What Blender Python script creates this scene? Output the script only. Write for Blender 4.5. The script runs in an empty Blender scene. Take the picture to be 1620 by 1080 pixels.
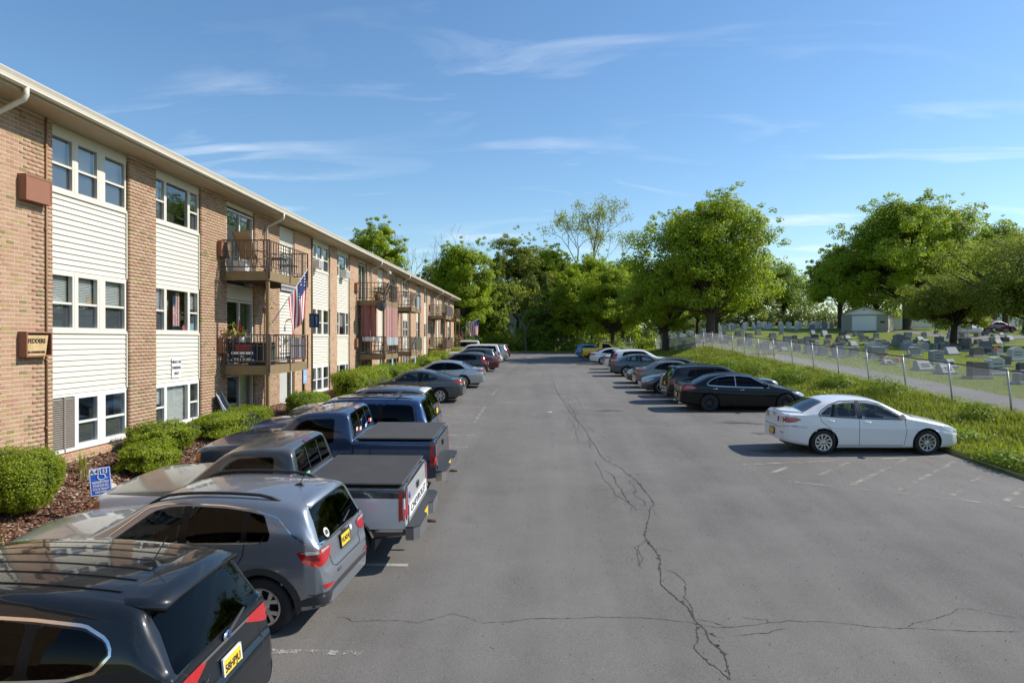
import bpy, bmesh, math, random
import numpy as np
from mathutils import Vector, Matrix, Quaternion
from mathutils.bvhtree import BVHTree
from mathutils.geometry import delaunay_2d_cdt

SC = bpy.context.scene
COL = SC.collection
R = math.radians
random.seed(7)
RNG = np.random.default_rng(7)

# ------------------------------------------------------------------ camera, sky, sun, exposure
cam_d = bpy.data.cameras.new('camera')
cam = bpy.data.objects.new('camera', cam_d); COL.objects.link(cam)
cam_d.sensor_width = 36.0
cam_d.lens = 36.0 * 1080 / 1620
cam_d.clip_start = 0.1; cam_d.clip_end = 3000
cam.location = (0, 0, 3.5)
cam.rotation_euler = (R(90 - 0.16), 0, R(2.386))
SC.camera = cam

SUN_AZ, SUN_EL = 13.0, 40.0          # degrees from +X towards +Y, and above the horizon
sd = Vector((math.cos(R(SUN_EL)) * math.cos(R(SUN_AZ)), math.cos(R(SUN_EL)) * math.sin(R(SUN_AZ)), math.sin(R(SUN_EL))))
sun_d = bpy.data.lights.new('sun', 'SUN'); sun_d.energy = 4.5; sun_d.angle = R(0.53); sun_d.color = (1.0, 0.94, 0.85)
sun = bpy.data.objects.new('sun', sun_d); COL.objects.link(sun)
sun.rotation_euler = sd.to_track_quat('Z', 'Y').to_euler(); sun.location = (40, 10, 60)

W = bpy.data.worlds.new('World'); SC.world = W; W.use_nodes = True
wn, wl = W.node_tree.nodes, W.node_tree.links
wn.clear()
def wnode(t, **k):
    n = wn.new(t)
    for a, b in k.items(): setattr(n, a, b)
    return n
sky = wnode('ShaderNodeTexSky', sky_type='NISHITA', sun_disc=False, sun_elevation=R(SUN_EL), sun_rotation=R(90 - SUN_AZ),
            air_density=1.15, dust_density=0.25, ozone_density=2.6, altitude=120)
tc = wnode('ShaderNodeTexCoord')
sep = wnode('ShaderNodeSeparateXYZ'); wl.new(tc.outputs['Generated'], sep.inputs[0])
def wmath(op, a, b=None):
    n = wnode('ShaderNodeMath', operation=op)
    for i, v in enumerate((a, b)):
        if v is None: continue
        if isinstance(v, (int, float)): n.inputs[i].default_value = v
        else: wl.new(v, n.inputs[i])
    return n.outputs[0]
zz = wmath('ADD', wmath('MAXIMUM', sep.outputs[2], 0.0), 0.12)
cmb = wnode('ShaderNodeCombineXYZ')
wl.new(wmath('DIVIDE', sep.outputs[0], zz), cmb.inputs[0]); wl.new(wmath('DIVIDE', sep.outputs[1], zz), cmb.inputs[1])
mp = wnode('ShaderNodeMapping'); wl.new(cmb.outputs[0], mp.inputs[0])
mp.inputs['Rotation'].default_value = (0, 0, R(-14)); mp.inputs['Scale'].default_value = (0.55, 1.5, 1); mp.inputs['Location'].default_value = (3.3, 1.9, 0)
n1 = wnode('ShaderNodeTexNoise'); wl.new(mp.outputs[0], n1.inputs['Vector'])
n1.inputs['Scale'].default_value = 1.75; n1.inputs['Detail'].default_value = 9; n1.inputs['Roughness'].default_value = 0.56; n1.inputs['Distortion'].default_value = 0.9
n2 = wnode('ShaderNodeTexNoise'); wl.new(cmb.outputs[0], n2.inputs['Vector'])
n2.inputs['Scale'].default_value = 0.95; n2.inputs['Detail'].default_value = 3
mr = wnode('ShaderNodeMapRange'); wl.new(n1.outputs[0], mr.inputs[0])
mr.inputs[1].default_value = 0.53; mr.inputs[2].default_value = 0.74; mr.inputs[3].default_value = 0.0; mr.inputs[4].default_value = 0.5
mr2 = wnode('ShaderNodeMapRange'); wl.new(n2.outputs[0], mr2.inputs[0])
mr2.inputs[1].default_value = 0.42; mr2.inputs[2].default_value = 0.62; mr2.inputs[3].default_value = 0.12; mr2.inputs[4].default_value = 1.0
cf = wmath('MULTIPLY', mr.outputs[0], mr2.outputs[0])
hs = wnode('ShaderNodeHueSaturation'); hs.inputs['Saturation'].default_value = 1.1; hs.inputs['Value'].default_value = 1.0
wl.new(sky.outputs[0], hs.inputs['Color'])
tn = wnode('ShaderNodeMixRGB', blend_type='MULTIPLY'); tn.inputs[0].default_value = 1; tn.inputs[2].default_value = (0.82, 0.90, 0.95, 1); wl.new(hs.outputs[0], tn.inputs[1])
mx = wnode('ShaderNodeMixRGB'); wl.new(cf, mx.inputs[0]); wl.new(tn.outputs[0], mx.inputs[1]); mx.inputs[2].default_value = (7.2, 7.5, 7.8, 1)
bg = wnode('ShaderNodeBackground'); bg.inputs[1].default_value = 0.132
wl.new(mx.outputs[0], bg.inputs[0])
wo = wnode('ShaderNodeOutputWorld'); wl.new(bg.outputs[0], wo.inputs[0])

SC.view_settings.view_transform = 'Standard'
SC.view_settings.look = 'None'
SC.view_settings.exposure = 0.36
SC.view_settings.gamma = 1.0
SC.view_settings.use_curve_mapping = False
SC.cycles.max_bounces = 10; SC.cycles.diffuse_bounces = 6; SC.cycles.glossy_bounces = 3
SC.cycles.transmission_bounces = 4; SC.cycles.transparent_max_bounces = 16
SC.cycles.caustics_reflective = False; SC.cycles.caustics_refractive = False
SC.cycles.use_denoising = True

# ------------------------------------------------------------------ helpers
def interp(v, pts):
    return float(np.interp(v, [p[0] for p in pts], [p[1] for p in pts]))

def link(o, parent=None):
    COL.objects.link(o)
    if parent is not None: o.parent = parent
    return o

def tag(o, label=None, cat=None, group=None, kind=None):
    if label: o['label'] = label
    if cat: o['category'] = cat
    if group: o['group'] = group
    if kind: o['kind'] = kind
    return o

def thing(name, loc=(0, 0, 0), rz=0.0, label=None, cat=None, group=None):
    o = bpy.data.objects.new(name, None); COL.objects.link(o)
    o.empty_display_size = 0.2
    o.location = loc; o.rotation_euler = (0, 0, rz)
    return tag(o, label, cat, group)

def fastmesh(name, V, F, smooth=False):
    """V (n,3) array, F (m,k) array of equal-size faces"""
    V = np.asarray(V, dtype=np.float32); F = np.asarray(F, dtype=np.int32)
    me = bpy.data.meshes.new(name)
    k = F.shape[1]
    me.vertices.add(len(V)); me.vertices.foreach_set('co', V.ravel())
    me.loops.add(F.size); me.loops.foreach_set('vertex_index', F.ravel())
    me.polygons.add(len(F))
    me.polygons.foreach_set('loop_start', np.arange(0, F.size, k, dtype=np.int32))
    me.polygons.foreach_set('loop_total', np.full(len(F), k, dtype=np.int32))
    if smooth: me.polygons.foreach_set('use_smooth', np.ones(len(F), dtype=bool))
    me.update(calc_edges=True)
    return me

def meshobj(name, me, mat, parent=None, loc=None):
    o = bpy.data.objects.new(name, me)
    if mat is not None:
        for m in (mat if isinstance(mat, (list, tuple)) else [mat]): me.materials.append(m)
    link(o, parent)
    if loc is not None: o.location = loc
    return o

class MB:
    def __init__(s): s.v = []; s.f = []; s.m = []; s.sm = []; s.cm = 0; s.cs = False
    def add(s, vs, fs, smooth=None):
        n = len(s.v); s.v += [tuple(p) for p in vs]
        for f in fs: s.f.append([i + n for i in f]); s.m.append(s.cm); s.sm.append(s.cs if smooth is None else smooth)
        return s
    def box(s, a, b, bev=0.0):
        x0, y0, z0 = [min(a[i], b[i]) for i in range(3)]; x1, y1, z1 = [max(a[i], b[i]) for i in range(3)]
        if bev <= 0:
            return s.add([(x0,y0,z0),(x1,y0,z0),(x1,y1,z0),(x0,y1,z0),(x0,y0,z1),(x1,y0,z1),(x1,y1,z1),(x0,y1,z1)],
                  [(0,3,2,1),(4,5,6,7),(0,1,5,4),(1,2,6,5),(2,3,7,6),(3,0,4,7)], False)
        c = bev; vs = []; 
        # bevelled box: 24 verts
        P = []
        for (sx, X) in ((-1, x0), (1, x1)):
            for (sy, Y) in ((-1, y0), (1, y1)):
                for (sz, Z) in ((-1, z0), (1, z1)):
                    P.append(((X, Y - sy*c, Z - sz*c), (X - sx*c, Y, Z - sz*c), (X - sx*c, Y - sy*c, Z)))
        bm = bmesh.new()
        for t in P:
            for p in t: bm.verts.new(p)
        r = bmesh.ops.convex_hull(bm, input=bm.verts)
        bm.verts.index_update()
        vs = [v.co[:] for v in bm.verts]; fs = [[v.index for v in f.verts] for f in bm.faces]
        bm.free()
        return s.add(vs, fs, False)
    def hexa(s, p8):
        return s.add(p8, [(0,3,2,1),(4,5,6,7),(0,1,5,4),(1,2,6,5),(2,3,7,6),(3,0,4,7)], False)
    def tube(s, pts, r, n=6, cap=True):
        pts = [Vector(p) for p in pts]; rs = r if isinstance(r, (list, tuple)) else [r] * len(pts)
        vs = []; prev = None
        for i, p in enumerate(pts):
            d = (pts[min(i+1, len(pts)-1)] - pts[max(i-1, 0)])
            d = d.normalized() if d.length > 1e-9 else Vector((0, 0, 1))
            if prev is None:
                a = Vector((0, 0, 1)) if abs(d.z) < 0.9 else Vector((1, 0, 0))
                u = d.cross(a).normalized()
            else:
                u = prev - d * prev.dot(d); u = u.normalized() if u.length > 1e-6 else d.orthogonal().normalized()
            prev = u; w = d.cross(u)
            for k in range(n):
                t = 2 * math.pi * k / n
                vs.append(p + (u * math.cos(t) + w * math.sin(t)) * rs[i])
        fs = []
        for i in range(len(pts) - 1):
            for k in range(n):
                fs.append((i*n + k, i*n + (k+1) % n, (i+1)*n + (k+1) % n, (i+1)*n + k))
        if cap: fs += [tuple(range(n-1, -1, -1)), tuple(range((len(pts)-1)*n, len(pts)*n))]
        return s.add(vs, fs, n > 5)
    def lathe(s, prof, n=24, origin=(0,0,0), axis='y', smooth=True):
        vs = []; o = Vector(origin)
        for (r, h) in prof:
            for k in range(n):
                t = 2*math.pi*k/n; c, q = r*math.cos(t), r*math.sin(t)
                vs.append(o + (Vector((c, h, q)) if axis == 'y' else Vector((c, q, h)) if axis == 'z' else Vector((h, c, q))))
        fs = []
        for i in range(len(prof) - 1):
            for k in range(n): fs.append((i*n+k, (i+1)*n+k, (i+1)*n+(k+1) % n, i*n+(k+1) % n))
        return s.add(vs, fs, smooth)
    def prism(s, poly, a, b, axis):
        """poly of 2D points extruded along axis ('x','y','z') from a to b"""
        n = len(poly)
        def P(p, h): return (h, p[0], p[1]) if axis == 'x' else (p[0], h, p[1]) if axis == 'y' else (p[0], p[1], h)
        return s.add([P(p, a) for p in poly] + [P(p, b) for p in poly],
              [tuple(range(n))[::-1], tuple(range(n, 2*n))] + [(i, (i+1) % n, n+(i+1) % n, n+i) for i in range(n)], False)
    def mesh(s, name):
        me = bpy.data.meshes.new(name); me.from_pydata(s.v, [], s.f)
        me.polygons.foreach_set('material_index', np.array(s.m, dtype=np.int32))
        me.polygons.foreach_set('use_smooth', np.array(s.sm, dtype=bool))
        bm = bmesh.new(); bm.from_mesh(me); bmesh.ops.recalc_face_normals(bm, faces=bm.faces); bm.to_mesh(me); bm.free()
        return me
    def build(s, name, mat, parent=None, loc=None):
        return meshobj(name, s.mesh(name), mat, parent, loc)

def copy_tree(o, parent=None):
    c = o.copy(); COL.objects.link(c)
    if parent is not None: c.parent = parent
    for ch in list(o.children): copy_tree(ch, c)
    return c

# ------------------------------------------------------------------ materials
MAT = {}
class NT:
    def __init__(s, name):
        s.m = bpy.data.materials.new(name); s.m.use_nodes = True
        s.t = s.m.node_tree; s.n = s.t.nodes; s.l = s.t.links; s.n.clear()
        s.out = s.n.new('ShaderNodeOutputMaterial')
    def node(s, t, ins=None, **k):
        n = s.n.new(t)
        for a, b in k.items(): setattr(n, a, b)
        for a, b in (ins or {}).items(): s.set(n.inputs[a], b)
        return n
    def set(s, sock, v):
        if hasattr(v, 'is_output') or isinstance(v, bpy.types.NodeSocket): s.l.new(v, sock)
        elif isinstance(v, (tuple, list)) and sock.type == 'RGBA' and len(v) == 3: sock.default_value = (*v, 1)
        else: sock.default_value = v
    def math(s, op, a, b=0.0, c=None):
        n = s.node('ShaderNodeMath', {0: a, 1: b}, operation=op)
        if c is not None: s.set(n.inputs[2], c)
        return n.outputs[0]
    def mix(s, f, a, b, mode='MIX'):
        return s.node('ShaderNodeMixRGB', {0: f, 1: a, 2: b}, blend_type=mode).outputs[0]
    def noise(s, scale, detail=4, rough=0.5, vec=None, dist=0.0):
        i = {'Scale': scale, 'Detail': detail, 'Roughness': rough, 'Distortion': dist}
        if vec is not None: i['Vector'] = vec
        return s.node('ShaderNodeTexNoise', i).outputs[0]
    def ramp(s, f, pts, const=False):
        n = s.node('ShaderNodeValToRGB', {0: f})
        e = n.color_ramp.elements
        while len(e) > 1: e.remove(e[-1])
        e[0].position = pts[0][0]; e[0].color = (*pts[0][1], 1) if len(pts[0][1]) == 3 else pts[0][1]
        for p, c in pts[1:]:
            q = e.new(p); q.color = (*c, 1)
        if const: n.color_ramp.interpolation = 'CONSTANT'
        return n.outputs[0]
    def obj(s): return s.node('ShaderNodeTexCoord').outputs['Object']
    def bump(s, h, strength=0.3, dist=0.02):
        return s.node('ShaderNodeBump', {'Height': h, 'Strength': strength, 'Distance': dist}).outputs[0]
    def principled(s, color, rough=0.6, metal=0.0, spec=0.5, coat=0.0, normal=None, **k):
        i = {'Base Color': color, 'Roughness': rough, 'Metallic': metal, 'Specular IOR Level': spec}
        if coat: i['Coat Weight'] = coat; i['Coat Roughness'] = k.pop('coatrough', 0.03)
        if normal is not None: i['Normal'] = normal
        i.update(k)
        return s.node('ShaderNodeBsdfPrincipled', i).outputs[0]
    def done(s, sh):
        s.l.new(sh, s.out.inputs[0]); return s.m

def simple(name, color, rough=0.6, metal=0.0, var=0.12, scale=6.0, spec=0.5, coat=0.0, bump=0.0, bscale=60.0):
    if name in MAT: return MAT[name]
    t = NT(name); v = t.obj()
    f = t.noise(scale, 5, 0.6, v)
    dark = tuple(c * (1 - var) for c in color); lite = tuple(min(1, c * (1 + var)) for c in color)
    col = t.mix(f, dark, lite)
    nr = t.bump(t.noise(bscale, 3, 0.5, v), bump, 0.01) if bump else None
    rr = t.math('ADD', t.math('MULTIPLY', f, 0.12), rough - 0.06)
    MAT[name] = t.done(t.principled(col, rr, metal, spec, coat, nr))
    return MAT[name]

def glass(name, tint=(0.1, 0.11, 0.11), refl=0.04, rough=0.0):
    if name in MAT: return MAT[name]
    t = NT(name)
    fc = t.node('ShaderNodeLayerWeight', {'Blend': 0.5}).outputs['Facing']
    f = t.math('ADD', refl, t.math('MULTIPLY', t.math('POWER', fc, 5.0), 0.9))
    tr = t.node('ShaderNodeBsdfTransparent', {'Color': tint}).outputs[0]
    gl = t.node('ShaderNodeBsdfGlossy', {'Color': (0.95, 0.97, 1.0), 'Roughness': rough}).outputs[0]
    MAT[name] = t.done(t.node('ShaderNodeMixShader', {0: f, 1: tr, 2: gl}).outputs[0])
    return MAT[name]

def paint(name, color, metal=0.0, rough=0.35, dust=0.25, two=None, coat=1.0, spec=0.5):
    """car paint with a clear coat and a thin uneven film of dust; two=(z0,z1,color) paints a second tone between two heights"""
    if name in MAT: return MAT[name]
    t = NT(name); v = t.obj()
    col = color
    if two:
        sx = t.node('ShaderNodeSeparateXYZ', {0: v}).outputs[2]
        inb = t.math('MULTIPLY', t.math('GREATER_THAN', sx, two[0]), t.math('LESS_THAN', sx, two[1]))
        col = t.mix(inb, color, two[2])
        metal = t.math('MULTIPLY', inb, two[3]) if len(two) > 3 else metal
    up = t.node('ShaderNodeSeparateXYZ', {0: t.node('ShaderNodeNewGeometry').outputs['Normal']}).outputs[2]
    dn = t.noise(5.0, 6, 0.65, v)
    df = t.math('MULTIPLY', t.math('MAXIMUM', t.math('ADD', up, 0.1), 0.12), t.math('MULTIPLY', dn, dust))
    col2 = t.mix(df, col, (0.34, 0.31, 0.25))
    rr = t.math('ADD', rough, t.math('MULTIPLY', df, 0.6))
    p = t.principled(col2, rr, metal, spec, coat, None, coatrough=t.math('ADD', 0.02, t.math('MULTIPLY', df, 0.5)))
    MAT[name] = t.done(p); return MAT[name]

def leafmat(name, c_dark, c_lite, trans=0.35, hue=0.0):
    if name in MAT: return MAT[name]
    t = NT(name)
    g = t.node('ShaderNodeNewGeometry')
    n = t.noise(0.35, 3, 0.5, t.obj())
    f = t.math('ADD', t.math('MULTIPLY', g.outputs['Random Per Island'], 0.65), t.math('MULTIPLY', n, 0.45))
    col = t.mix(f, c_dark, c_lite)
    d = t.principled(col, 0.55, 0, 0.35)
    tl = t.node('ShaderNodeBsdfTranslucent', {'Color': t.mix(0.55, col, (0.36, 0.46, 0.03))}).outputs[0]
    MAT[name] = t.done(t.node('ShaderNodeMixShader', {0: trans, 1: d, 2: tl}).outputs[0])
    return MAT[name]

# ------------------------------------------------------------------ terrain heights (metres, lot surface near the camera = 0)
LOT = [(-900, -0.2), (0, -0.16), (5, -0.10), (9, 0.0), (14, 0.33), (18, 0.5), (28, 0.78), (40, 1.03), (55, 1.25), (70, 1.43), (92, 1.78), (130, 2.4), (300, 5), (900, 14)]
CEM = [(-40, 0.7), (0, 0.85), (22, 1.15), (36, 1.8), (50, 2.35), (75, 3.3), (90, 4.5), (120, 5.7), (200, 8.0), (900, 22)]
BED = [(-40, 0.9), (14, 1.0), (20, 1.1), (30, 1.2), (48, 1.5), (75, 2.0), (95, 2.2), (300, 6), (900, 16)]
LX0, LX1, LY1 = -6.75, 10.6, 92.0
def npi(y, pts): return np.interp(y, [p[0] for p in pts], [p[1] for p in pts])
def sstep(t): t = np.clip(t, 0, 1); return t * t * (3 - 2 * t)
def lotz(x, y):
    return npi(y, LOT) + 0.003 * np.clip(np.asarray(x, float) + 3, 0, 13.1)
def G(x, y):
    x = np.asarray(x, float); y = np.asarray(y, float)
    l = lotz(x, y)
    wdt = 4.0 + np.maximum(0, y - 60) * 0.4
    tr = sstep((x - LX1) / wdt); zr = (l + 0.10) * (1 - tr) + npi(y, CEM) * tr
    tl = np.clip((LX0 - x) / 2.6, 0, 1); zl = (l + 0.13) * (1 - tl) + npi(y, BED) * tl
    z = np.where(x > LX1, zr, np.where(x < LX0, zl, l))
    z = z + np.where((y > LY1) & (x > LX0) & (x < LX1), 0.10 * sstep((y - LY1) / 1.0), 0)
    return z
def g1(x, y): return float(G(x, y))
# ------------------------------------------------------------------ ground sheets
def grass_mat():
    t = NT('lawn_grass'); v = t.obj()
    a = t.noise(0.12, 4, 0.6, v); b = t.noise(1.7, 5, 0.65, v); c = t.noise(28, 3, 0.7, v)
    col = t.mix(a, (0.085, 0.14, 0.014), (0.22, 0.26, 0.03))
    col = t.mix(t.math('MULTIPLY', b, 0.55), col, (0.27, 0.27, 0.06))
    col = t.mix(t.math('MULTIPLY', c, 0.5), col, (0.06, 0.10, 0.012))
    nr = t.bump(t.math('ADD', t.noise(40, 4, 0.7, v), t.math('MULTIPLY', b, 0.6)), 0.8, 0.06)
    return t.done(t.principled(col, 0.8, 0, 0.15, 0, nr))
def asphalt_mat(name='asphalt', base=0.172, warm=1.05):
    t = NT(name); v = t.obj()
    big = t.noise(0.16, 5, 0.6, v, 0.4); med = t.noise(0.9, 5, 0.6, v); fine = t.noise(55, 3, 0.75, v); spk = t.noise(150, 2, 0.8, v)
    mp = t.node('ShaderNodeMapping', {'Vector': v, 'Scale': (1.6, 0.10, 1.0)}).outputs[0]
    trk = t.noise(0.8, 4, 0.55, mp)
    val = t.math('ADD', base * 0.52, t.math('MULTIPLY', big, base * 0.62))
    val = t.math('ADD', val, t.math('MULTIPLY', t.math('SUBTRACT', trk, 0.5), base * 0.5))
    val = t.math('ADD', val, t.math('MULTIPLY', t.math('SUBTRACT', med, 0.5), base * 0.42))
    val = t.math('ADD', val, t.math('MULTIPLY', t.math('SUBTRACT', fine, 0.46), base * 1.3))
    col = t.node('ShaderNodeCombineColor', {0: t.math('MULTIPLY', val, 1.02 * warm), 1: val, 2: t.math('MULTIPLY', val, 0.95 / warm)}).outputs[0]
    st = t.ramp(t.noise(26, 2, 0.9, v), [(0.0, (0, 0, 0)), (0.70, (0, 0, 0)), (0.76, (1, 1, 1))])
    col = t.mix(t.math('MULTIPLY', st, 0.35), col, (0.34, 0.31, 0.26))
    oil = t.ramp(t.noise(0.55, 3, 0.5, v), [(0.0, (0, 0, 0)), (0.66, (0, 0, 0)), (0.76, (1, 1, 1))])
    col = t.mix(t.math('MULTIPLY', oil, 0.4), col, (0.05, 0.046, 0.04))
    nr = t.bump(t.math('ADD', fine, spk), 0.5, 0.012)
    return t.done(t.principled(col, 0.85, 0, 0.3, 0, nr))
M_GRASS = grass_mat(); M_ASPH = asphalt_mat(); M_PATH = asphalt_mat('path_asphalt', 0.19, 1.03)
M_CONC = simple('concrete', (0.42, 0.38, 0.32), 0.9, var=0.2, scale=9, bump=0.2)

def sheet(name, xs, ys, dz, mat, fn=G, clip=None):
    X, Y = np.meshgrid(xs, ys); Z = fn(X, Y) + (dz if not callable(dz) else dz(X, Y))
    V = np.stack([X.ravel(), Y.ravel(), Z.ravel()], 1)
    nx, ny = len(xs), len(ys)
    i, j = np.meshgrid(np.arange(nx - 1), np.arange(ny - 1)); a = (j * nx + i).ravel()
    F = np.stack([a, a + 1, a + nx + 1, a + nx], 1)
    if clip is not None:
        c = V[F].mean(1); F = F[clip(c[:, 0], c[:, 1])]
    o = meshobj(name, fastmesh(name, V, F, True), mat)
    return o
xs = np.concatenate([[-900, -500, -250, -120, -60, -35, -22, -15], np.arange(-12, -9, 0.5), np.arange(-9, LX0, 0.35), [LX0 - .02, LX0 + .02], np.arange(-6, 10.4, 1.0), [LX1 - .02, LX1 + .02],
                     np.arange(10.9, 16, 0.3), np.arange(16, 50, 1.5), [55, 65, 80, 100, 130, 200, 350, 600, 900]])
ys = np.concatenate([[-900, -400, -200, -100, -60.03, -59.97, -40, -25, -12, -5], np.arange(0, 40, 0.8), np.arange(40, 91, 1.5), [91.97, 92.03, 92.5, 93], np.arange(94, 130, 3), [140, 160, 200, 260, 350, 500, 900]])
ground = sheet('ground', xs, ys, lambda X, Y: np.where((X > LX0) & (X < LX1) & (Y < LY1) & (Y > -60), -0.06, 0.0), M_GRASS)
tag(ground, kind='structure')
lot = sheet('parking_lot', np.concatenate([[LX0, -6, -5, -4], np.arange(-3, 10.55, .5), [LX1]]), np.concatenate([np.arange(-60, 0, 2.0), np.arange(0, LY1 + .1, .5)]), 0.0, M_ASPH, lotz)
tag(lot, kind='structure')
path = sheet('cemetery_path', np.array([15.0, 15.9, 16.8, 17.6]), np.arange(4, 96, 1.5), 0.02, M_PATH)
tag(path, kind='structure')

# mulch bed with loose chips
def mulch_mat():
    t = NT('mulch'); v = t.obj()
    vo = t.node('ShaderNodeTexVoronoi', {'Vector': v, 'Scale': 26.0, 'Randomness': 1.0}); 
    f = t.node('ShaderNodeSeparateXYZ', {0: vo.outputs['Color']}).outputs[0]
    col = t.ramp(f, [(0, (0.055, 0.022, 0.014)), (0.4, (0.115, 0.05, 0.032)), (0.75, (0.19, 0.10, 0.065)), (0.95, (0.36, 0.27, 0.18))])
    nr = t.bump(vo.outputs['Distance'], 1.0, 0.04)
    return t.done(t.principled(col, 0.9, 0, 0.2, 0, nr))
M_MULCH = mulch_mat()
bed_x = np.array([-9.65, -9.3, -8.9, -8.5, -8.1, -7.7, -7.3, -6.98])
for (a, b) in ((-6, 24.6), (26.9, 75)):
    m = sheet('mulch_bed', bed_x, np.arange(a, b + .01, 0.6), 0.03, M_MULCH); tag(m, kind='structure')
def scatter_chips(name, n, xr, yr, size, mat, parent=None, dz=0.035):
    X = RNG.uniform(*xr, n); Y = yr[0] + (yr[1] - yr[0]) * RNG.uniform(0, 1, n) ** 1.6; Z = G(X, Y) + dz
    c = np.stack([X, Y, Z], 1)
    a = RNG.uniform(0, 6.28, n); e1 = np.stack([np.cos(a), np.sin(a), RNG.normal(0, .35, n)], 1); e2 = np.stack([-np.sin(a), np.cos(a), RNG.normal(0, .35, n)], 1)
    l = (size * RNG.uniform(.6, 1.6, n))[:, None]; w = l * RNG.uniform(.25, .5, n)[:, None]
    up = np.array([0, 0, 1.0]) * (l * .3)
    V = np.stack([c - e1*l - e2*w, c + e1*l - e2*w, c + e1*l + e2*w + up*.3, c - e1*l + e2*w + up], 1).reshape(-1, 3)
    o = meshobj(name, fastmesh(name, V, np.arange(4*n).reshape(-1, 4)), mat, parent); return o
def chipmat():
    t = NT('mulch_chip'); g = t.node('ShaderNodeNewGeometry').outputs['Random Per Island']
    col = t.ramp(g, [(0, (0.05, 0.02, 0.013)), (0.35, (0.13, 0.055, 0.033)), (0.7, (0.24, 0.13, 0.08)), (0.93, (0.42, 0.34, 0.24))])
    return t.done(t.principled(col, 0.9, 0, 0.2))
tag(scatter_chips('mulch_chips', 16000, (-9.45, -7.0), (6.0, 21.0), 0.028, chipmat()), 'reddish brown bark mulch chips in the bed by the brick wall', 'mulch', kind='stuff')

# kerbs, walk
def kerb(name, x0, x1, y0, y1, h, fn, step=1.5, mat=M_CONC):
    mb = MB(); y = y0
    while y < y1 - 1e-6:
        e = min(y + step, y1) - 0.012
        za, zb = float(fn((x0+x1)/2, y)), float(fn((x0+x1)/2, e))
        mb.hexa([(x0,y,za-.1),(x1,y,za-.1),(x1,e,zb-.1),(x0,e,zb-.1),(x0,y,za+h),(x1,y,za+h),(x1,e,zb+h),(x0,e,zb+h)])
        y += step
    o = mb.build(name, mat); tag(o, kind='structure'); return o
kerb('kerb', -6.98, -6.76, -6, 24.6, 0.14, lambda x, y: lotz(-6.7, y)); kerb('kerb', -6.98, -6.76, 26.9, 74, 0.14, lambda x, y: lotz(-6.7, y))
kerb('kerb', 10.61, 10.77, 2, 91, 0.085, lambda x, y: lotz(10.6, y))
walk = MB()
for k in range(4):
    xa = -9.52 + k * 0.7; xb = xa + 0.69
    if xb > -6.8: xb = -6.76
    za, zb = float(interp(-xa, [(6.75, g1(-6.7, 25.5) + .02), (9.6, 1.17)])), float(interp(-xb, [(6.75, g1(-6.7, 25.5) + .02), (9.6, 1.17)]))
    walk.hexa([(xa,24.62,za-.3),(xb,24.62,zb-.3),(xb,26.88,zb-.3),(xa,26.88,za-.3),(xa,24.62,za+.03),(xb,24.62,zb+.03),(xb,26.88,zb+.03),(xa,26.88,za+.03)])
o = walk.build('entrance_walk', M_CONC); tag(o, kind='structure')

# ------------------------------------------------------------------ apartment building
def brick_color(t, rnd):
    return t.ramp(rnd, [(0.0, (0.41, 0.23, 0.13)), (0.20, (0.44, 0.265, 0.155)), (0.40, (0.37, 0.19, 0.11)), (0.56, (0.46, 0.29, 0.175)),
                        (0.72, (0.45, 0.265, 0.16)), (0.86, (0.36, 0.265, 0.10)), (0.93, (0.21, 0.165, 0.045)), (0.97, (0.42, 0.31, 0.13))], True)
def brick_mat():
    t = NT('brick_face'); v = t.obj()
    gi = t.node('ShaderNodeNewGeometry').outputs['Random Per Island']; oi = t.node('ShaderNodeObjectInfo').outputs['Random']
    rnd = t.math('FRACT', t.math('ADD', gi, oi))
    col = brick_color(t, rnd)
    col = t.mix(t.math('MULTIPLY', t.noise(18, 5, 0.7, v), 0.32), col, (0.48, 0.33, 0.22), 'MIX')
    wp = t.node('ShaderNodeNewGeometry').outputs['Position']
    col = t.mix(t.math('MULTIPLY', t.noise(0.9, 5, .7, t.node('ShaderNodeMapping', {'Vector': wp, 'Scale': (1, 1.6, .35)}).outputs[0]), .45), col, (0.27, 0.17, 0.11), 'MIX')
    nr = t.bump(t.noise(90, 4, 0.6, v), 0.35, 0.006)
    return t.done(t.principled(col, 0.9, 0, 0.2, 0, nr))
def brick_far_mat():
    t = NT('brick_far'); v = t.obj()
    s = t.node('ShaderNodeSeparateXYZ', {0: v})
    vec = t.node('ShaderNodeCombineXYZ', {0: t.math('ADD', s.outputs[1], s.outputs[0]), 1: s.outputs[2], 2: 0.0}).outputs[0]
    b = t.node('ShaderNodeTexBrick', {'Vector': vec, 'Color1': (0, 0, 0), 'Color2': (1, 1, 1), 'Mortar': (0.5, 0.5, 0.5), 'Scale': 1.0, 'Mortar Size': 0.006, 'Bias': 0.0, 'Brick Width': 0.203, 'Row Height': 0.081})
    cell = t.node('ShaderNodeTexWhiteNoise', {'Vector': t.node('ShaderNodeVectorMath', {0: vec, 1: (0.203, 0.081, 1)}, operation='DIVIDE').outputs[0]})
    rnd = t.node('ShaderNodeSeparateXYZ', {0: b.outputs['Color']}).outputs[0]
    col = t.mix(b.outputs['Fac'], brick_color(t, rnd), (0.60, 0.54, 0.46))
    col = t.mix(t.math('MULTIPLY', t.noise(0.9, 4, 0.6, v), 0.3), col, (0.50, 0.33, 0.22))
    nr = t.bump(t.math('SUBTRACT', 1.0, b.outputs['Fac']), 0.5, 0.008)
    return t.done(t.principled(col, 0.9, 0, 0.2, 0, nr))
M_BRICK = brick_mat(); M_BRICKFAR = brick_far_mat()
M_MORTAR = simple('mortar', (0.60, 0.54, 0.46), 0.95, var=0.12, scale=30, bump=0.2)
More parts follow.
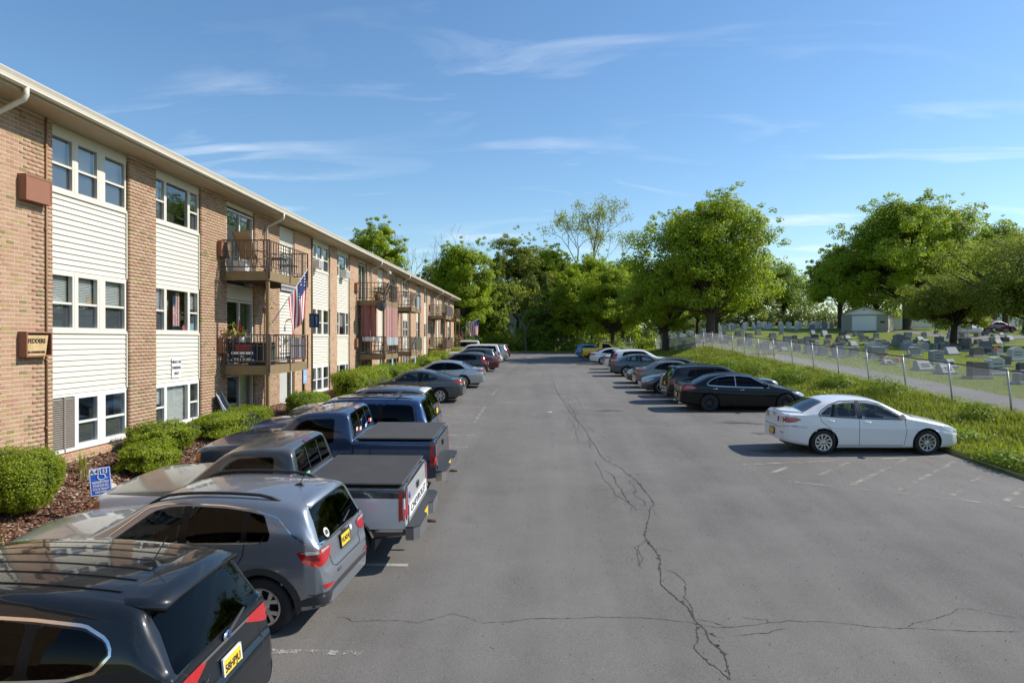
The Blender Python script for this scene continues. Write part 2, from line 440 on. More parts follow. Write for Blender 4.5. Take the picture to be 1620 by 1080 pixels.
def siding_mat():
    t = NT('vinyl_siding'); v = t.obj(); oi = t.node('ShaderNodeObjectInfo').outputs['Random']
    w = t.node('ShaderNodeNewGeometry').outputs['Position']
    st = t.noise(1.0, 5, .65, t.node('ShaderNodeMapping', {'Vector': w, 'Scale': (1, 5.0, .45)}).outputs[0])
    col = t.mix(t.math('MULTIPLY', st, .38), (0.71, 0.665, 0.56), (0.50, 0.455, 0.35))
    col = t.mix(t.math('MULTIPLY', oi, .12), col, (0.60, 0.57, 0.48))
    nr = t.bump(t.noise(2.5, 2, .5, t.node('ShaderNodeMapping', {'Vector': w, 'Scale': (1, .5, 3)}).outputs[0]), .12, .03)
    return t.done(t.principled(col, .5, 0, .4, 0, nr))
M_SIDING = siding_mat()
M_TRIM = simple('window_trim', (0.66, 0.62, 0.54), 0.5, var=0.08, scale=3)
M_TRIMW = simple('white_trim', (0.74, 0.73, 0.69), 0.45, var=0.06, scale=3)
M_SOFFIT = simple('soffit', (0.42, 0.345, 0.225), 0.7, var=0.08, scale=2)
M_GUTTER = simple('gutter_paint', (0.66, 0.60, 0.49), 0.45, var=0.08, scale=2)
M_ROOF = simple('shingles', (0.13, 0.09, 0.075), 0.9, var=0.3, scale=12, bump=0.5, bscale=20)
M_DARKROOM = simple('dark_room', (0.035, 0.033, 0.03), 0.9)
M_BLIND = simple('blind', (0.78, 0.78, 0.76), 0.7, var=0.05)
M_CURTAIN = simple('curtain', (0.50, 0.47, 0.42), 0.85, var=0.12, scale=8)
M_SCREEN = simple('insect_screen', (0.075, 0.08, 0.09), 0.75)
M_BROWN = simple('brown_wood', (0.16, 0.105, 0.055), 0.75, var=0.2, scale=5)
M_RAIL = simple('brown_rail', (0.13, 0.085, 0.065), 0.5, var=0.15, scale=6)
M_FASCIA = simple('brown_fascia', (0.22, 0.155, 0.075), 0.7, var=0.22, scale=4)
M_AC = simple('ac_brown', (0.27, 0.115, 0.065), 0.6, var=0.15, scale=9)
M_RUST = simple('rusty_panel', (0.52, 0.36, 0.17), 0.8, var=0.45, scale=7)
M_WHITE = simple('white_plastic', (0.72, 0.71, 0.68), 0.5, var=0.06)
M_BLACK = simple('black_plastic', (0.022, 0.022, 0.024), 0.55, var=0.2)
M_GLASSW = glass('window_glass', (0.90, 0.92, 0.92), 0.10)
M_LOUVER = simple('louver_metal', (0.25, 0.215, 0.18), 0.6, var=0.15)
M_SIGNW = simple('sign_white', (0.78, 0.78, 0.77), 0.4, var=0.03)
M_SIGNB = simple('sign_blue', (0.02, 0.11, 0.52), 0.4, var=0.06)
M_INK = simple('ink_black', (0.02, 0.02, 0.025), 0.6)
M_INKBLUE = simple('ink_blue', (0.03, 0.06, 0.25), 0.6)

BO = Vector((-9.5, 13.0, 1.0))
bld = thing('apartment_building', BO, 0, 'long three storey tan brick apartment building with cream siding and balconies', 'building')
def B(mb, name, mat, parent=bld):
    o = mb.build(name, mat, parent)
    o.location = -BO if parent is bld else (0, 0, 0)
    return o
WX, SX = -9.5, -9.6          # brick face, siding face
Z_SOF = 7.75
WIN = [(6.44, 7.61), (3.66, 4.87), (1.26, 2.37)]
SID = [(4.87, 6.44), (2.37, 3.66)]
SEG = [(-4, 2.2, 'k'), (2.2, 4.6, 'B'), (4.6, 9.35, 'k'), (9.35, 11.95, 'A'), (11.95, 13.31, 'k'), (13.31, 15.83, 'A'), (15.83, 16.9, 'k'), (16.9, 19.18, 'B'), (19.18, 20.73, 'k'),
       (20.73, 22.8, 'D'), (22.8, 24.9, 'k'), (24.9, 26.44, 'E'), (26.44, 28.5, 'k'), (28.5, 30.9, 'A'), (30.9, 31.96, 'k'), (31.96, 34.1, 'B'),
       (34.1, 35.7, 'k'), (35.7, 37.5, 'D'), (37.5, 39.9, 'k'), (39.9, 41.4, 'E'), (41.4, 43.1, 'k'), (43.1, 45.2, 'D'), (45.2, 47.3, 'k'), (47.3, 49.3, 'W'),
       (49.3, 52.3, 'k'), (52.3, 54.0, 'W'), (54.0, 55.8, 'k'), (55.8, 57.3, 'B'), (57.3, 59.0, 'k'), (59.0, 61.0, 'D'), (61.0, 62.6, 'k'), (62.6, 64.1, 'E'),
       (64.1, 66.0, 'k'), (66.0, 68.0, 'D'), (68.0, 70.0, 'k'), (70.0, 71.8, 'W'), (71.8, 75.0, 'k')]
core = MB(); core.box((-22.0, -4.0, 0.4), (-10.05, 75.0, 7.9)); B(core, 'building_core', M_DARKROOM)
BRK, BRL, BRH = 0.203, 0.193, 0.0705
brick_list = []
for (a, b, k) in SEG:
    if k != 'k': continue
    near = 8 < a < 24 and b > 11
    mb = MB()
    if near:
        mb.box((-10.05, a, 0.5), (WX - 0.004, b, Z_SOF - .001)); wall = B(mb, 'brick_wall', M_MORTAR)
        nrow = int((Z_SOF - 0.75) / 0.081)
        for r in range(nrow):
            z = 0.75 + r * 0.081
            y = a + (0.0 if r % 2 else -BRK / 2)
            while y < b:
                y0, y1 = max(y, a), min(y + BRL, b)
                if y1 - y0 > 0.04: brick_list.append((y0, y1, z, wall, a, b))
                y += BRK
        # corner returns in brick on the side that faces the camera
    else:
        mb.box((-10.05, a, 0.5), (WX, b, Z_SOF - .001)); wall = B(mb, 'brick_wall', M_BRICKFAR)
# the three hundred bricks nearest the camera are single objects, the rest of the near courses one mesh for each wall
bk_mesh = MB().box((-0.05, -BRL/2, -BRH/2), (0.0, BRL/2, BRH/2), 0.002).mesh('brick'); bk_mesh.materials.append(M_BRICK)
full = [b for b in brick_list if b[1] - b[0] > BRL - 1e-4 and b[4] < 13]
full.sort(key=lambda q: (q[0] - 0.0) ** 2 + (q[2] - 3.9) ** 2 * 0.9)
chosen = set()
for q in full[:300]:
    chosen.add(id(q))
    o = bpy.data.objects.new('brick', bk_mesh); link(o, q[3])
    o.location = (WX + RNG.uniform(-.0015, .0015), (q[0] + q[1]) / 2, q[2] + BRH / 2)
rest = {}
for q in brick_list:
    if id(q) in chosen: continue
    rest.setdefault(q[3].name, []).append(q)
for wn_, qs in rest.items():
    V = []; F = []
    for (y0, y1, z, wall, a, b) in qs:
        n = len(V); x1 = WX + random.uniform(-.002, .0015); x0 = WX - 0.05
        # wrap the return at the wall's ends so corners read as whole bricks
        e0 = y0 - (0.004 if y0 <= a + 1e-6 else 0); e1 = y1 + (0.004 if y1 >= b - 1e-6 else 0)
        if y0 <= a + 1e-6: x0 = WX - 0.098
        V += [(x0,e0,z),(x1,e0,z),(x1,e1,z),(x0,e1,z),(x0,e0,z+BRH),(x1,e0,z+BRH),(x1,e1,z+BRH),(x0,e1,z+BRH)]
        F += [(n,n+3,n+2,n+1),(n+4,n+5,n+6,n+7),(n,n+1,n+5,n+4),(n+1,n+2,n+6,n+5),(n+2,n+3,n+7,n+6),(n+3,n,n+4,n+7)]
    o = meshobj('brick_courses', fastmesh('brick_courses', V, F), M_BRICK, qs[0][3]); o['kind'] = 'stuff'

def window(y0, y1, z0, z1, kind='hung', blind=0.4, mat=None, x=SX, screen=True, inner=None):
    """one window: frame (part) with panes, sash rail, blind as sub-parts"""
    mat = mat or M_TRIM
    f = MB(); d = 0.055; fx0, fx1 = x - 0.06, x + 0.035
    f.box((fx0, y0, z0), (fx1, y0 + d, z1)); f.box((fx0, y1 - d, z0), (fx1, y1, z1))
    f.box((fx0, y0 + d, z0), (fx1, y1 - d, z0 + d)); f.box((fx0, y0 + d, z1 - d), (fx1, y1 - d, z1))
    zm = z0 + (z1 - z0) * 0.47
    if kind == 'hung': f.box((fx0 + .01, y0 + d, zm - .022), (fx1 - .012, y1 - d, zm + .022))
    w = B(f, 'window', mat)
    def sub(mb, nm, m):
        o = mb.build(nm, m, w); return o
    g = MB()
    if kind == 'hung':
        sub(MB().box((x - .005, y0 + d, zm + .02), (x + .001, y1 - d, z1 - d)), 'pane', M_GLASSW)
        sub(MB().box((x - .035, y0 + d, z0 + d), (x - .029, y1 - d, zm)), 'pane', M_GLASSW)
        if screen: sub(MB().box((x - .06, y0 + d, z0 + d), (x - .052, y1 - d, zm)), 'screen', M_SCREEN)
    else:
        sub(MB().box((x - .005, y0 + d, z0 + d), (x + .001, y1 - d, z1 - d)), 'pane', M_GLASSW)
    if blind > 0:
        bl = MB(); z = z1 - d
        zb = z1 - d - (z1 - z0 - 2 * d) * blind
        while z > zb:
            bl.hexa([(x-.10,y0+d,z-.03),(x-.075,y0+d,z-.045),(x-.075,y1-d,z-.045),(x-.10,y1-d,z-.03),(x-.10,y0+d,z-.026),(x-.075,y0+d,z-.041),(x-.075,y1-d,z-.041),(x-.10,y1-d,z-.026)])
            z -= 0.034
        sub(bl, 'blind', inner or M_BLIND)
        sub(MB().box((x - .125, y0 + d, zb), (x - .12, y1 - d, z1 - d)), 'blind_backing', inner or M_BLIND)
    return w
board_cache = {}
def siding(y0, y1, z0, z1):
    n = max(1, round((z1 - z0) / 0.117)); h = (z1 - z0) / n; key = (round(y1 - y0, 2), round(h, 4))
    if key not in board_cache:
        L = y1 - y0
        mb = MB().hexa([(-.06, 0, 0), (.026, 0, 0), (.026, L, 0), (-.06, L, 0), (-.06, 0, h + .004), (-.002, 0, h + .004), (-.002, L, h + .004), (-.06, L, h + .004)])
        me = mb.mesh('siding_board'); me.materials.append(M_SIDING); board_cache[key] = me
    for i in range(n):
        o = bpy.data.objects.new('siding_board', board_cache[key]); link(o, bld)
        o.location = Vector((SX, y0, z0 + i * h)) - BO

def trim(mb_name, y0, y1, z0, z1, x0=-9.66, x1=-9.55, mat=None):
    return B(MB().box((x0, y0, z0), (x1, y1, z1)), mb_name, mat or M_TRIM)
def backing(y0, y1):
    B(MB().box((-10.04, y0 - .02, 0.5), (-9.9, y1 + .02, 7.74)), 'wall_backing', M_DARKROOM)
random.seed(21)
for (a, b, k) in SEG:
    if k == 'k': continue
    backing(a, b); L = b - a
    m = M_TRIM
    if k in 'AB':
        for (z0, z1) in SID: siding(a, b - .045, z0 + .03, z1 - .02)
        for (z0, z1) in SID: trim('corner_trim', b - .045, b, z0 + .03, z1 - .02, mat=M_TRIM)
        for fl, (z0, z1) in enumerate(WIN):
            mt = M_TRIMW if fl == 2 else M_TRIM
            trim('window_sill', a, b, z0 - .035, z0 + .03, -9.66, -9.555, mt)
            trim('window_head', a, b, z1 - .03, z1 + (.02 if fl else .14), -9.66, -9.575, mt)
            zz0, zz1 = z0 + .03, z1 - .03
            if k == 'A':
                w1 = L * .285; c1, c2 = a + L * .312, a + L * .66
                bl = [(.5, .5, .45), (.55, .6, .5), (0.0, .0, .0)][fl] if a == 13.31 else tuple(random.choice([0, .4, .5, .9]) for _ in range(3))
                if fl == 2 and a in (13.31, 9.35):
                    lv = B(MB().box((-9.66, a, zz0 - .06), (-9.61, a + L * .33, zz1)), 'louver', M_LOUVER)
                    for q in range(24):
                        z = zz0 - .04 + q * (zz1 - zz0 + .02) / 24
                        o = MB().hexa([(-9.61,a+.03,z+.03),(-9.565,a+.03,z),(-9.565,a+L*.33-.03,z),(-9.61,a+L*.33-.03,z+.03),(-9.61,a+.03,z+.037),(-9.565,a+.03,z+.008),(-9.565,a+L*.33-.03,z+.008),(-9.61,a+L*.33-.03,z+.037)]).build('slat', M_LOUVER, lv)
                    MB().box((-9.6, a + L*.16, zz0 - .06), (-9.555, a + L*.175, zz1)).build('louver_bar', M_LOUVER, lv)
                else: window(a + .01, a + w1, zz0, zz1, 'hung', bl[0], mt)
                trim('mullion', a + w1 + .001, c1 - .001, zz0, zz1, -9.66, -9.56, mt)
                window(c1, c1 + w1, zz0, zz1, 'hung', bl[1], mt)
                trim('mullion', c1 + w1 + .001, c2 - .001, zz0, zz1, -9.66, -9.56, mt)
                window(c2, b - .05, zz0, zz1, 'hung', bl[2], mt)
            else:
                s = L * .235
                bl = [(.5, .0, .4), (.5, 0, .4), (.4, .98, 0)][fl] if a == 16.9 else tuple(random.choice([0, .4, .6]) for _ in range(3))
                window(a + .01, a + s, zz0, zz1, 'hung', bl[0], mt)
                window(a + s + .005, b - s - .05, zz0, zz1, 'fixed', bl[1], mt)
                window(b - s - .045, b - .05, zz0, zz1, 'hung', bl[2], mt)
        # brick sill under the ground floor windows
        B(MB().hexa([(-9.7,a,1.02),(-9.47,a,1.02),(-9.47,b,1.02),(-9.7,b,1.02),(-9.7,a,1.225),(-9.46,a,1.16),(-9.46,b,1.16),(-9.7,b,1.225)]), 'brick_sill', M_BRICKFAR)
        B(MB().box((-9.7, a, 0.5), (-9.505, b, 1.02)), 'foundation', simple('foundation', (0.50, 0.40, 0.26), 0.9, bump=0.3))
    elif k == 'D':
        for fl, z0 in enumerate((5.55, 2.75, 1.12)):
            h = 1.98 if fl < 2 else 1.28
            z1 = min(z0 + h, 7.6)
            f = MB(); x = -9.62
            for yy in (a + .02, (a + b) / 2 - .03, b - .08): f.box((x - .05, yy, z0), (x + .04, yy + .06, z1))
            f.box((x - .05, a + .08, z1 - .06), (x + .04, (a+b)/2 - .03, z1)); f.box((x - .05, a + .08, z0), (x + .04, (a+b)/2 - .03, z0 + .05))
            f.box((x - .05, (a+b)/2 + .03, z1 - .06), (x + .04, b - .08, z1)); f.box((x - .05, (a+b)/2 + .03, z0), (x + .04, b - .08, z0 + .05))
            d = B(f, 'sliding_door' if fl < 2 else 'window', M_TRIM)
            MB().box((x - .01, a + .08, z0 + .05), (x - .004, (a+b)/2 - .03, z1 - .06)).build('pane', M_GLASSW, d)
            MB().box((x - .03, (a+b)/2 + .03, z0 + .05), (x - .024, b - .08, z1 - .06)).build('pane', M_GLASSW, d)
            MB().box((x - .16, (a+b)/2 + .3, z0 + .05), (x - .15, b - .1, z1 - .08)).build('curtain', simple('green_curtain', (0.10, 0.13, 0.07), 0.9) if fl == 1 else M_CURTAIN, d)
            if fl == 0:
                MB().box((x - .07, a + .08, z0 + .05), (x - .065, (a+b)/2 - .03, z1 - .06)).build('screen', M_SCREEN, d)
        siding(a, b, 4.75, 5.2); siding(a, b, 2.42, 2.5) ; trim('door_head', a, b, 7.6, 7.74, -9.66, -9.58)
    elif k == 'E':
        siding(a, b - .04, 6.75, 7.7); siding(a, b - .04, 3.0, 5.25)
        trim('corner_trim', b - .04, b, 3.0, 7.7)
        for (z0, z1) in ((5.3, 6.7),):
            window(a + .05, (a + b) / 2 - .02, z0, z1, 'hung', .6); window((a + b) / 2 + .02, b - .08, z0, z1, 'hung', .5)
        f = MB().box((-9.66, a + .05, 1.12), (-9.6, a + .12, 2.95)).box((-9.66, b - .12, 1.12), (-9.6, b - .05, 2.95)).box((-9.66, a + .12, 2.88), (-9.6, b - .12, 2.95))
        d = B(f, 'entrance_door', M_TRIMW)
        MB().box((-9.65, a + .12, 1.14), (-9.62, b - .5, 2.88)).build('door_leaf', simple('door_grey', (0.46, 0.45, 0.42), 0.5), d)
        MB().box((-9.65, b - .48, 1.14), (-9.64, b - .12, 2.88)).build('pane', M_GLASSW, d)
    elif k == 'W':
        for (z0, z1) in SID: siding(a, b, z0 + .03, z1 - .02)
        for fl, (z0, z1) in enumerate(WIN):
            window(a + .02, (a + b) / 2, z0, z1, 'hung', .5, M_TRIMW); window((a + b) / 2 + .01, b - .02, z0, z1, 'hung', .4, M_TRIMW)
        trim('foundation', a, b, 0.6, 1.26, -9.8, -9.52, M_BRICKFAR)

# roof, soffit, gutter
rf = MB().prism([(-23.2, 7.86), (-8.92, 7.86), (-8.92, 7.98), (-15.9, 9.6), (-23.2, 7.98)], -4.6, 75.6, 'y')
B(rf, 'roof', M_ROOF)
B(MB().box((-10.0, -4.5, 7.752), (-8.9, 75.5, 7.80)), 'soffit', M_SOFFIT)
B(MB().box((-8.95, -4.5, 7.76), (-8.905, 75.5, 7.99)), 'fascia_board', M_GUTTER)
gp = [(-8.9, 7.83), (-8.84, 7.80), (-8.80, 7.82), (-8.78, 7.90), (-8.755, 7.95), (-8.76, 7.97), (-8.9, 7.97)]
B(MB().prism(gp, -4.55, 75.55, 'y'), 'gutter', M_GUTTER)
B(MB().tube([(-8.765, -4.55, 7.965), (-8.765, 75.55, 7.965)], 0.016, 6), 'gutter_lip', M_GUTTER)
B(MB().tube([(-8.80, -4.55, 7.835), (-8.80, 75.55, 7.835)], 0.014, 6), 'gutter_bead', M_GUTTER)
def spout(y, zbot, r=0.045):
    B(MB().tube([(-8.83, y, 7.84), (-8.83, y, 7.70), (-8.87, y, 7.63), (-9.36, y - .0, 7.40), (-9.42, y, 7.32), (-9.43, y, zbot)], r, 8), 'downspout', M_GUTTER)
for y in (11.78, 23.55, 38.1, 46.4, 61.9, 68.6): spout(y, 1.1 if y > 12 else 1.0)
# brown conduit running up the near pier
cd = MB().tube([(-9.475, 13.12, 1.0), (-9.475, 13.12, 7.75)], 0.018, 6)
for z in (1.8, 3.1, 4.5, 5.6, 7.2): cd.box((-9.5, 13.08, z), (-9.455, 13.16, z + .03))
B(cd, 'conduit', simple('conduit_brown', (0.30, 0.17, 0.085), 0.6))
B(MB().tube([(-9.46, 28.35, 1.2), (-9.46, 28.35, 7.7)], 0.03, 6), 'conduit', M_BROWN)

def text(body, size, loc, rot, mat, parent, align='CENTER', ext=0.002, shear=0.0, bold=0.0, name='lettering', sx=1.0):
    c = bpy.data.curves.new(name, 'FONT'); c.body = body; c.size = size; c.align_x = align; c.align_y = 'CENTER'
    c.extrude = ext; c.shear = shear; c.offset = bold; c.resolution_u = 3
    c.materials.append(mat)
    tmp = bpy.data.objects.new('tmp', c); me = bpy.data.meshes.new_from_object(tmp); me.name = name
    bpy.data.objects.remove(tmp); bpy.data.curves.remove(c)
    if not me.materials: me.materials.append(mat)
    o = bpy.data.objects.new(name, me); link(o, parent); o.location = loc; o.rotation_euler = rot; o.scale = (sx, 1, 1); return o
RX = (R(90), 0, R(90))        # text upright, readable from +X

def ac_sleeve(y0, z0, style, w=0.66, h=0.47, d=0.17):
    x0, x1 = WX - .05, WX + d
    t = MB().box((x0, y0, z0 + h - .03), (x1, y0 + w, z0 + h)).box((x0, y0, z0), (x1, y0 + w, z0 + .03))
    t.box((x0, y0, z0 + .03), (x1, y0 + .03, z0 + h - .03)).box((x0, y0 + w - .03, z0 + .03), (x1, y0 + w, z0 + h - .03))
    r = thing('wall_air_conditioner', (WX, y0, z0))
    def sub(mb, n, m):
        o = mb.build(n, m, r); o.location = (-WX, -y0, -z0); return o
    sub(t, 'sleeve', M_AC)
    if style == 'cover': sub(MB().box((x1 - .03, y0 + .03, z0 + .03), (x1 - .008, y0 + w - .03, z0 + h - .03)), 'cover_panel', M_AC)
    elif style == 'open':
        sub(MB().box((x0, y0 + .03, z0 + .03), (x0 + .05, y0 + w - .03, z0 + h - .03)), 'cavity', M_BLACK)
        sub(MB().hexa([(x1-.06,y0+.04,z0+.03),(x1-.04,y0+.04,z0+.03),(x1-.04,y0+w-.13,z0+.03),(x1-.06,y0+w-.13,z0+.03),(x1-.06,y0+.04,z0+h-.07),(x1-.04,y0+.04,z0+h-.07),(x1-.04,y0+w-.06,z0+h-.07),(x1-.06,y0+w-.06,z0+h-.07)]), 'rusty_cover', M_RUST)
        for s, (dy, dz, sz) in (('FEDDERS', (w/2 - .03, h*.62, .115)), ('AIR CONDITIONER', (w/2 - .05, h*.18, .055))):
            text(s, sz, (WX - WX + d - .035, dy, dz), RX, M_INK, r, bold=.003, sx=.95)
    else:
        sub(MB().box((x0, y0 + .03, z0 + .03), (x0 + .05, y0 + w - .03, z0 + h - .03)), 'cavity', M_BLACK)
        for q in range(6):
            z = z0 + .05 + q * (h - .08) / 6
            sub(MB().box((x1 - .05, y0 + .03, z), (x1 - .01, y0 + w - .03, z + .035)), 'grille_slat', simple('ac_tan', (0.42, 0.27, 0.15), 0.6))
    return r
tag(ac_sleeve(12.42, 6.05, 'cover'), 'closed brown air conditioner cover high on the nearest brick pier', 'air conditioner')
tag(ac_sleeve(12.42, 3.18, 'open'), 'rusted open air conditioner box on the nearest brick pier', 'air conditioner')
k_ = 0
for (y, lab) in ((20.08, 'first'), (34.9, 'second'), (58.2, 'far')):
    for z0, fl in ((5.95, 'top'), (3.1, 'middle')):
        tag(ac_sleeve(y, z0, 'grille', .58, .45, .14), 'brown slatted air conditioner box on brick beside the %s %s balcony' % ({'first': 'nearest', 'second': 'curtained stack\'s', 'far': 'farthest'}[lab], fl), 'air conditioner', 'slatted wall air conditioners')
def window_ac(y0, z0, lab):
    r = thing('window_air_conditioner', (SX, y0, z0), 0, lab, 'air conditioner', 'window air conditioners')
    MB().box((-.1, 0, 0), (.38, .5, .36), .02).build('case', M_WHITE, r)
    MB().box((.381, .04, .05), (.395, .46, .31)).build('grille', simple('ac_grey', (0.35, 0.35, 0.34), .6), r)
window_ac(28.6, 6.5, 'white window air conditioner in the third bay top floor'); window_ac(32.6, 6.45, 'cream window air conditioner in the fourth bay top floor')

# wall signs
def wall_sign(y, z, w, h, lines, mat, ink, lab, x=SX + .03, name='parking_sign', rz=0.0):
    r = thing(name, (x, y, z), rz, lab, 'sign')
    MB().box((0, -w/2, 0), (.012, w/2, h)).build('plate', mat, r)
    for (s, dz, sz) in lines: text(s, sz, (.0145, 0, dz), RX, ink, r, bold=.004)
    return r
wall_sign(17.95, 2.50, .44, .52, [('HEAD ON', .41, .10), ('PARKING', .26, .10), ('ONLY', .11, .10)], M_SIGNW, M_INK, 'white HEAD ON PARKING ONLY sign on the cream siding')
wall_sign(25.05, 3.05, .42, .62, [('A', .45, .2), ('4500', .2, .13)], M_SIGNW, M_INKBLUE, 'white address board on siding above the first entrance', name='address_sign')
# entrance lamp fittings on the siding
lm = thing('wall_lamp', (-9.58, 25.75, 4.2), 0, 'brown bracket wall lamp on siding by the first entrance', 'lamp')
MB().tube([(0, 0, 0), (.1, 0, .05), (.28, -.05, .05)], .025, 6).build('arm', M_BROWN, lm); MB().lathe([(.02, .06), (.07, .03), (.1, -.06), (.0, -.06)], 12, (.3, -.05, 0), 'z').build('lamp_shade', M_BROWN, lm)
vt = thing('siding_vent', (-9.58, 25.6, 3.5), 0, 'grey round dryer vent on siding by the first entrance', 'vent')
MB().lathe([(0, .16), (.09, .14), (.12, .02), (.12, 0)], 12, (0, 0, 0), 'x').build('hood', simple('vent_grey', (0.42, 0.42, 0.38), .6), vt)

# ------------------------------------------------------------------ balconies
def balcony(y0, y1, zf, posts, lab, xo=-8.03, zrail=None, mid=True):
    r = thing('balcony', (xo, y0, zf), 0, lab, 'balcony', 'brown balconies on the front of the building')
    zr = zf + (zrail or .92)
    def sub(mb, n, m):
        o = mb.build(n, m, r); o.location = (-xo, -y0, -zf); return o
    sub(MB().box((WX + .002, y0 + .04, zf - .05), (xo - .04, y1 - .04, zf)), 'deck', M_BROWN)
    for q in range(5):
        yy = y0 + .2 + q * (y1 - y0 - .4) / 4
        sub(MB().box((WX + .01, yy - .02, zf - .25), (xo - .05, yy + .02, zf - .051)), 'joist', M_BROWN)
    sub(MB().box((WX + .002, y0, zf - .27), (xo, y0 + .04, zf + .0)), 'fascia_end', M_FASCIA)
    sub(MB().box((WX + .002, y1 - .04, zf - .27), (xo, y1, zf + .0)), 'fascia_end', M_FASCIA)
    sub(MB().box((xo - .04, y0 + .041, zf - .27), (xo, y1 - .041, zf + .0)), 'fascia', M_FASCIA)
    # railing: top and bottom rails, uprights, each baluster on its own
    rails = MB()
    for z in (zr, zf + .13):
        rails.box((WX + .01, y0 + .005, z - .02), (xo - .005, y0 + .035, z + .015)); rails.box((WX + .01, y1 - .035, z - .02), (xo - .005, y1 - .005, z + .015))
        rails.box((xo - .035, y0 + .036, z - .02), (xo - .005, y1 - .036, z + .015))
    if mid: rails.box((WX + .01, y0 + .008, zr - .34), (xo - .008, y0 + .03, zr - .32)); rails.box((xo - .03, y0 + .04, zr - .34), (xo - .008, y1 - .04, zr - .32))
    sub(rails, 'railing', M_RAIL)
    bal = MB().box((-.011, -.011, 0), (.011, .011, zr - zf - .15)).mesh('baluster'); bal.materials.append(M_RAIL)
    def bar(x, y):
        o = bpy.data.objects.new('baluster', bal); link(o, r); o.location = (x - xo, y - y0, .13)
    n = int((xo - WX) / .19)
    for k in range(1, n + 1):
        bar(WX + k * (xo - WX) / (n + 1), y0 + .02); bar(WX + k * (xo - WX) / (n + 1), y1 - .02)
    n = int((y1 - y0) / .19)
    for k in range(1, n): bar(xo - .02, y0 + k * (y1 - y0) / n)
    for (x, y) in ((WX + .12, y0 - .012), (xo + .005, y0 + .02), (xo + .005, (y0 + y1) / 2), (xo + .005, y1 - .02), (xo - .05, y0 - .012)):
        sub(MB().box((x - .02, y - .02, zf - .22), (x + .02, y + .02, zr + .012)), 'railing_post', M_RAIL)
    for (yp, zb, zt) in posts:
        sub(MB().box((xo - .13, yp - .05, zb), (xo - .045, yp + .05, zt)), 'support_post', M_FASCIA)
    return r
balcony(20.3, 23.65, 5.53, [(20.42, 2.75, 5.26), (23.5, 2.75, 5.26)], 'nearest top floor balcony with lounge chair')
balcony(20.3, 23.65, 2.73, [(20.42, 0.9, 2.46), (23.5, 0.9, 2.46)], 'nearest middle floor balcony with banner and flags', mid=True)
balcony(35.4, 38.6, 5.53, [(35.5, 2.75, 5.26), (38.4, 2.75, 5.26)], 'top balcony above the hanging pink curtains')
balcony(35.4, 38.6, 2.73, [(35.5, 0.9, 2.46), (38.4, 0.9, 2.46)], 'middle floor balcony hung with pink curtains')
balcony(42.5, 45.9, 5.53, [(42.6, 2.75, 5.26), (45.7, 2.75, 5.26)], 'top balcony of the third stack with white chair')
balcony(42.5, 45.9, 2.73, [(42.6, 1.1, 2.46), (45.7, 1.1, 2.46)], 'middle balcony of the third stack')
balcony(57.9, 61.8, 5.53, [(58, 2.75, 5.26), (61.6, 2.75, 5.26)], 'top balcony of the fourth stack with dark screen')
balcony(57.9, 61.8, 2.73, [(58, 1.4, 2.46), (61.6, 1.4, 2.46)], 'middle balcony of the fourth stack')
balcony(65.3, 68.4, 5.53, [(65.4, 2.75, 5.26), (68.2, 2.75, 5.26)], 'top balcony at the far end of the building')
balcony(65.3, 68.4, 2.73, [(65.4, 1.6, 2.46), (68.2, 1.6, 2.46)], 'middle balcony at the far end of the building')
# ------------------------------------------------------------------ vehicles
M_TYRE = simple('tyre_rubber', (0.018, 0.018, 0.019), 0.85, var=0.25, scale=14)
M_CLAD = simple('dark_cladding', (0.035, 0.036, 0.038), 0.6, var=0.2, scale=10)
M_GAP = simple('panel_gap', (0.008, 0.008, 0.009), 0.8)
M_CHROME = simple('chrome', (0.72, 0.72, 0.72), 0.12, 1.0, var=0.03)
M_ALLOY = simple('alloy', (0.55, 0.55, 0.56), 0.32, 0.9, var=0.08)
M_ALLOYD = simple('alloy_dark', (0.05, 0.05, 0.055), 0.35, 0.6, var=0.1)
M_HUB = simple('brake_dark', (0.03, 0.03, 0.03), 0.6, 0.3)
M_REDL = simple('red_lens', (0.42, 0.008, 0.012), 0.12, 0, var=0.25, scale=20, coat=1.0)
M_REDD = simple('dark_red_lens', (0.13, 0.004, 0.008), 0.12, 0, var=0.25, scale=20, coat=1.0)
M_CLEARL = simple('clear_lens', (0.55, 0.56, 0.57), 0.15, 0.4, var=0.25, scale=18, coat=1.0)
M_AMBER = simple('amber_lens', (0.55, 0.16, 0.02), 0.15, coat=1.0)
M_PLATE = simple('plate_yellow', (0.75, 0.52, 0.04), 0.45, var=0.06)
M_SEATD = simple('seat_dark', (0.04, 0.038, 0.036), 0.85)
M_SEATG = simple('seat_grey', (0.16, 0.15, 0.14), 0.85)
M_SEATR = simple('seat_maroon', (0.20, 0.045, 0.04), 0.85)
M_DASH = simple('dash', (0.03, 0.03, 0.032), 0.7)
G_CLEAR = glass('car_glass_clear', (0.50, 0.56, 0.55), 0.05)
G_TINT = glass('car_glass_tint', (0.20, 0.23, 0.235), 0.018)
G_DARK = glass('car_glass_dark', (0.03, 0.033, 0.036), 0.016)

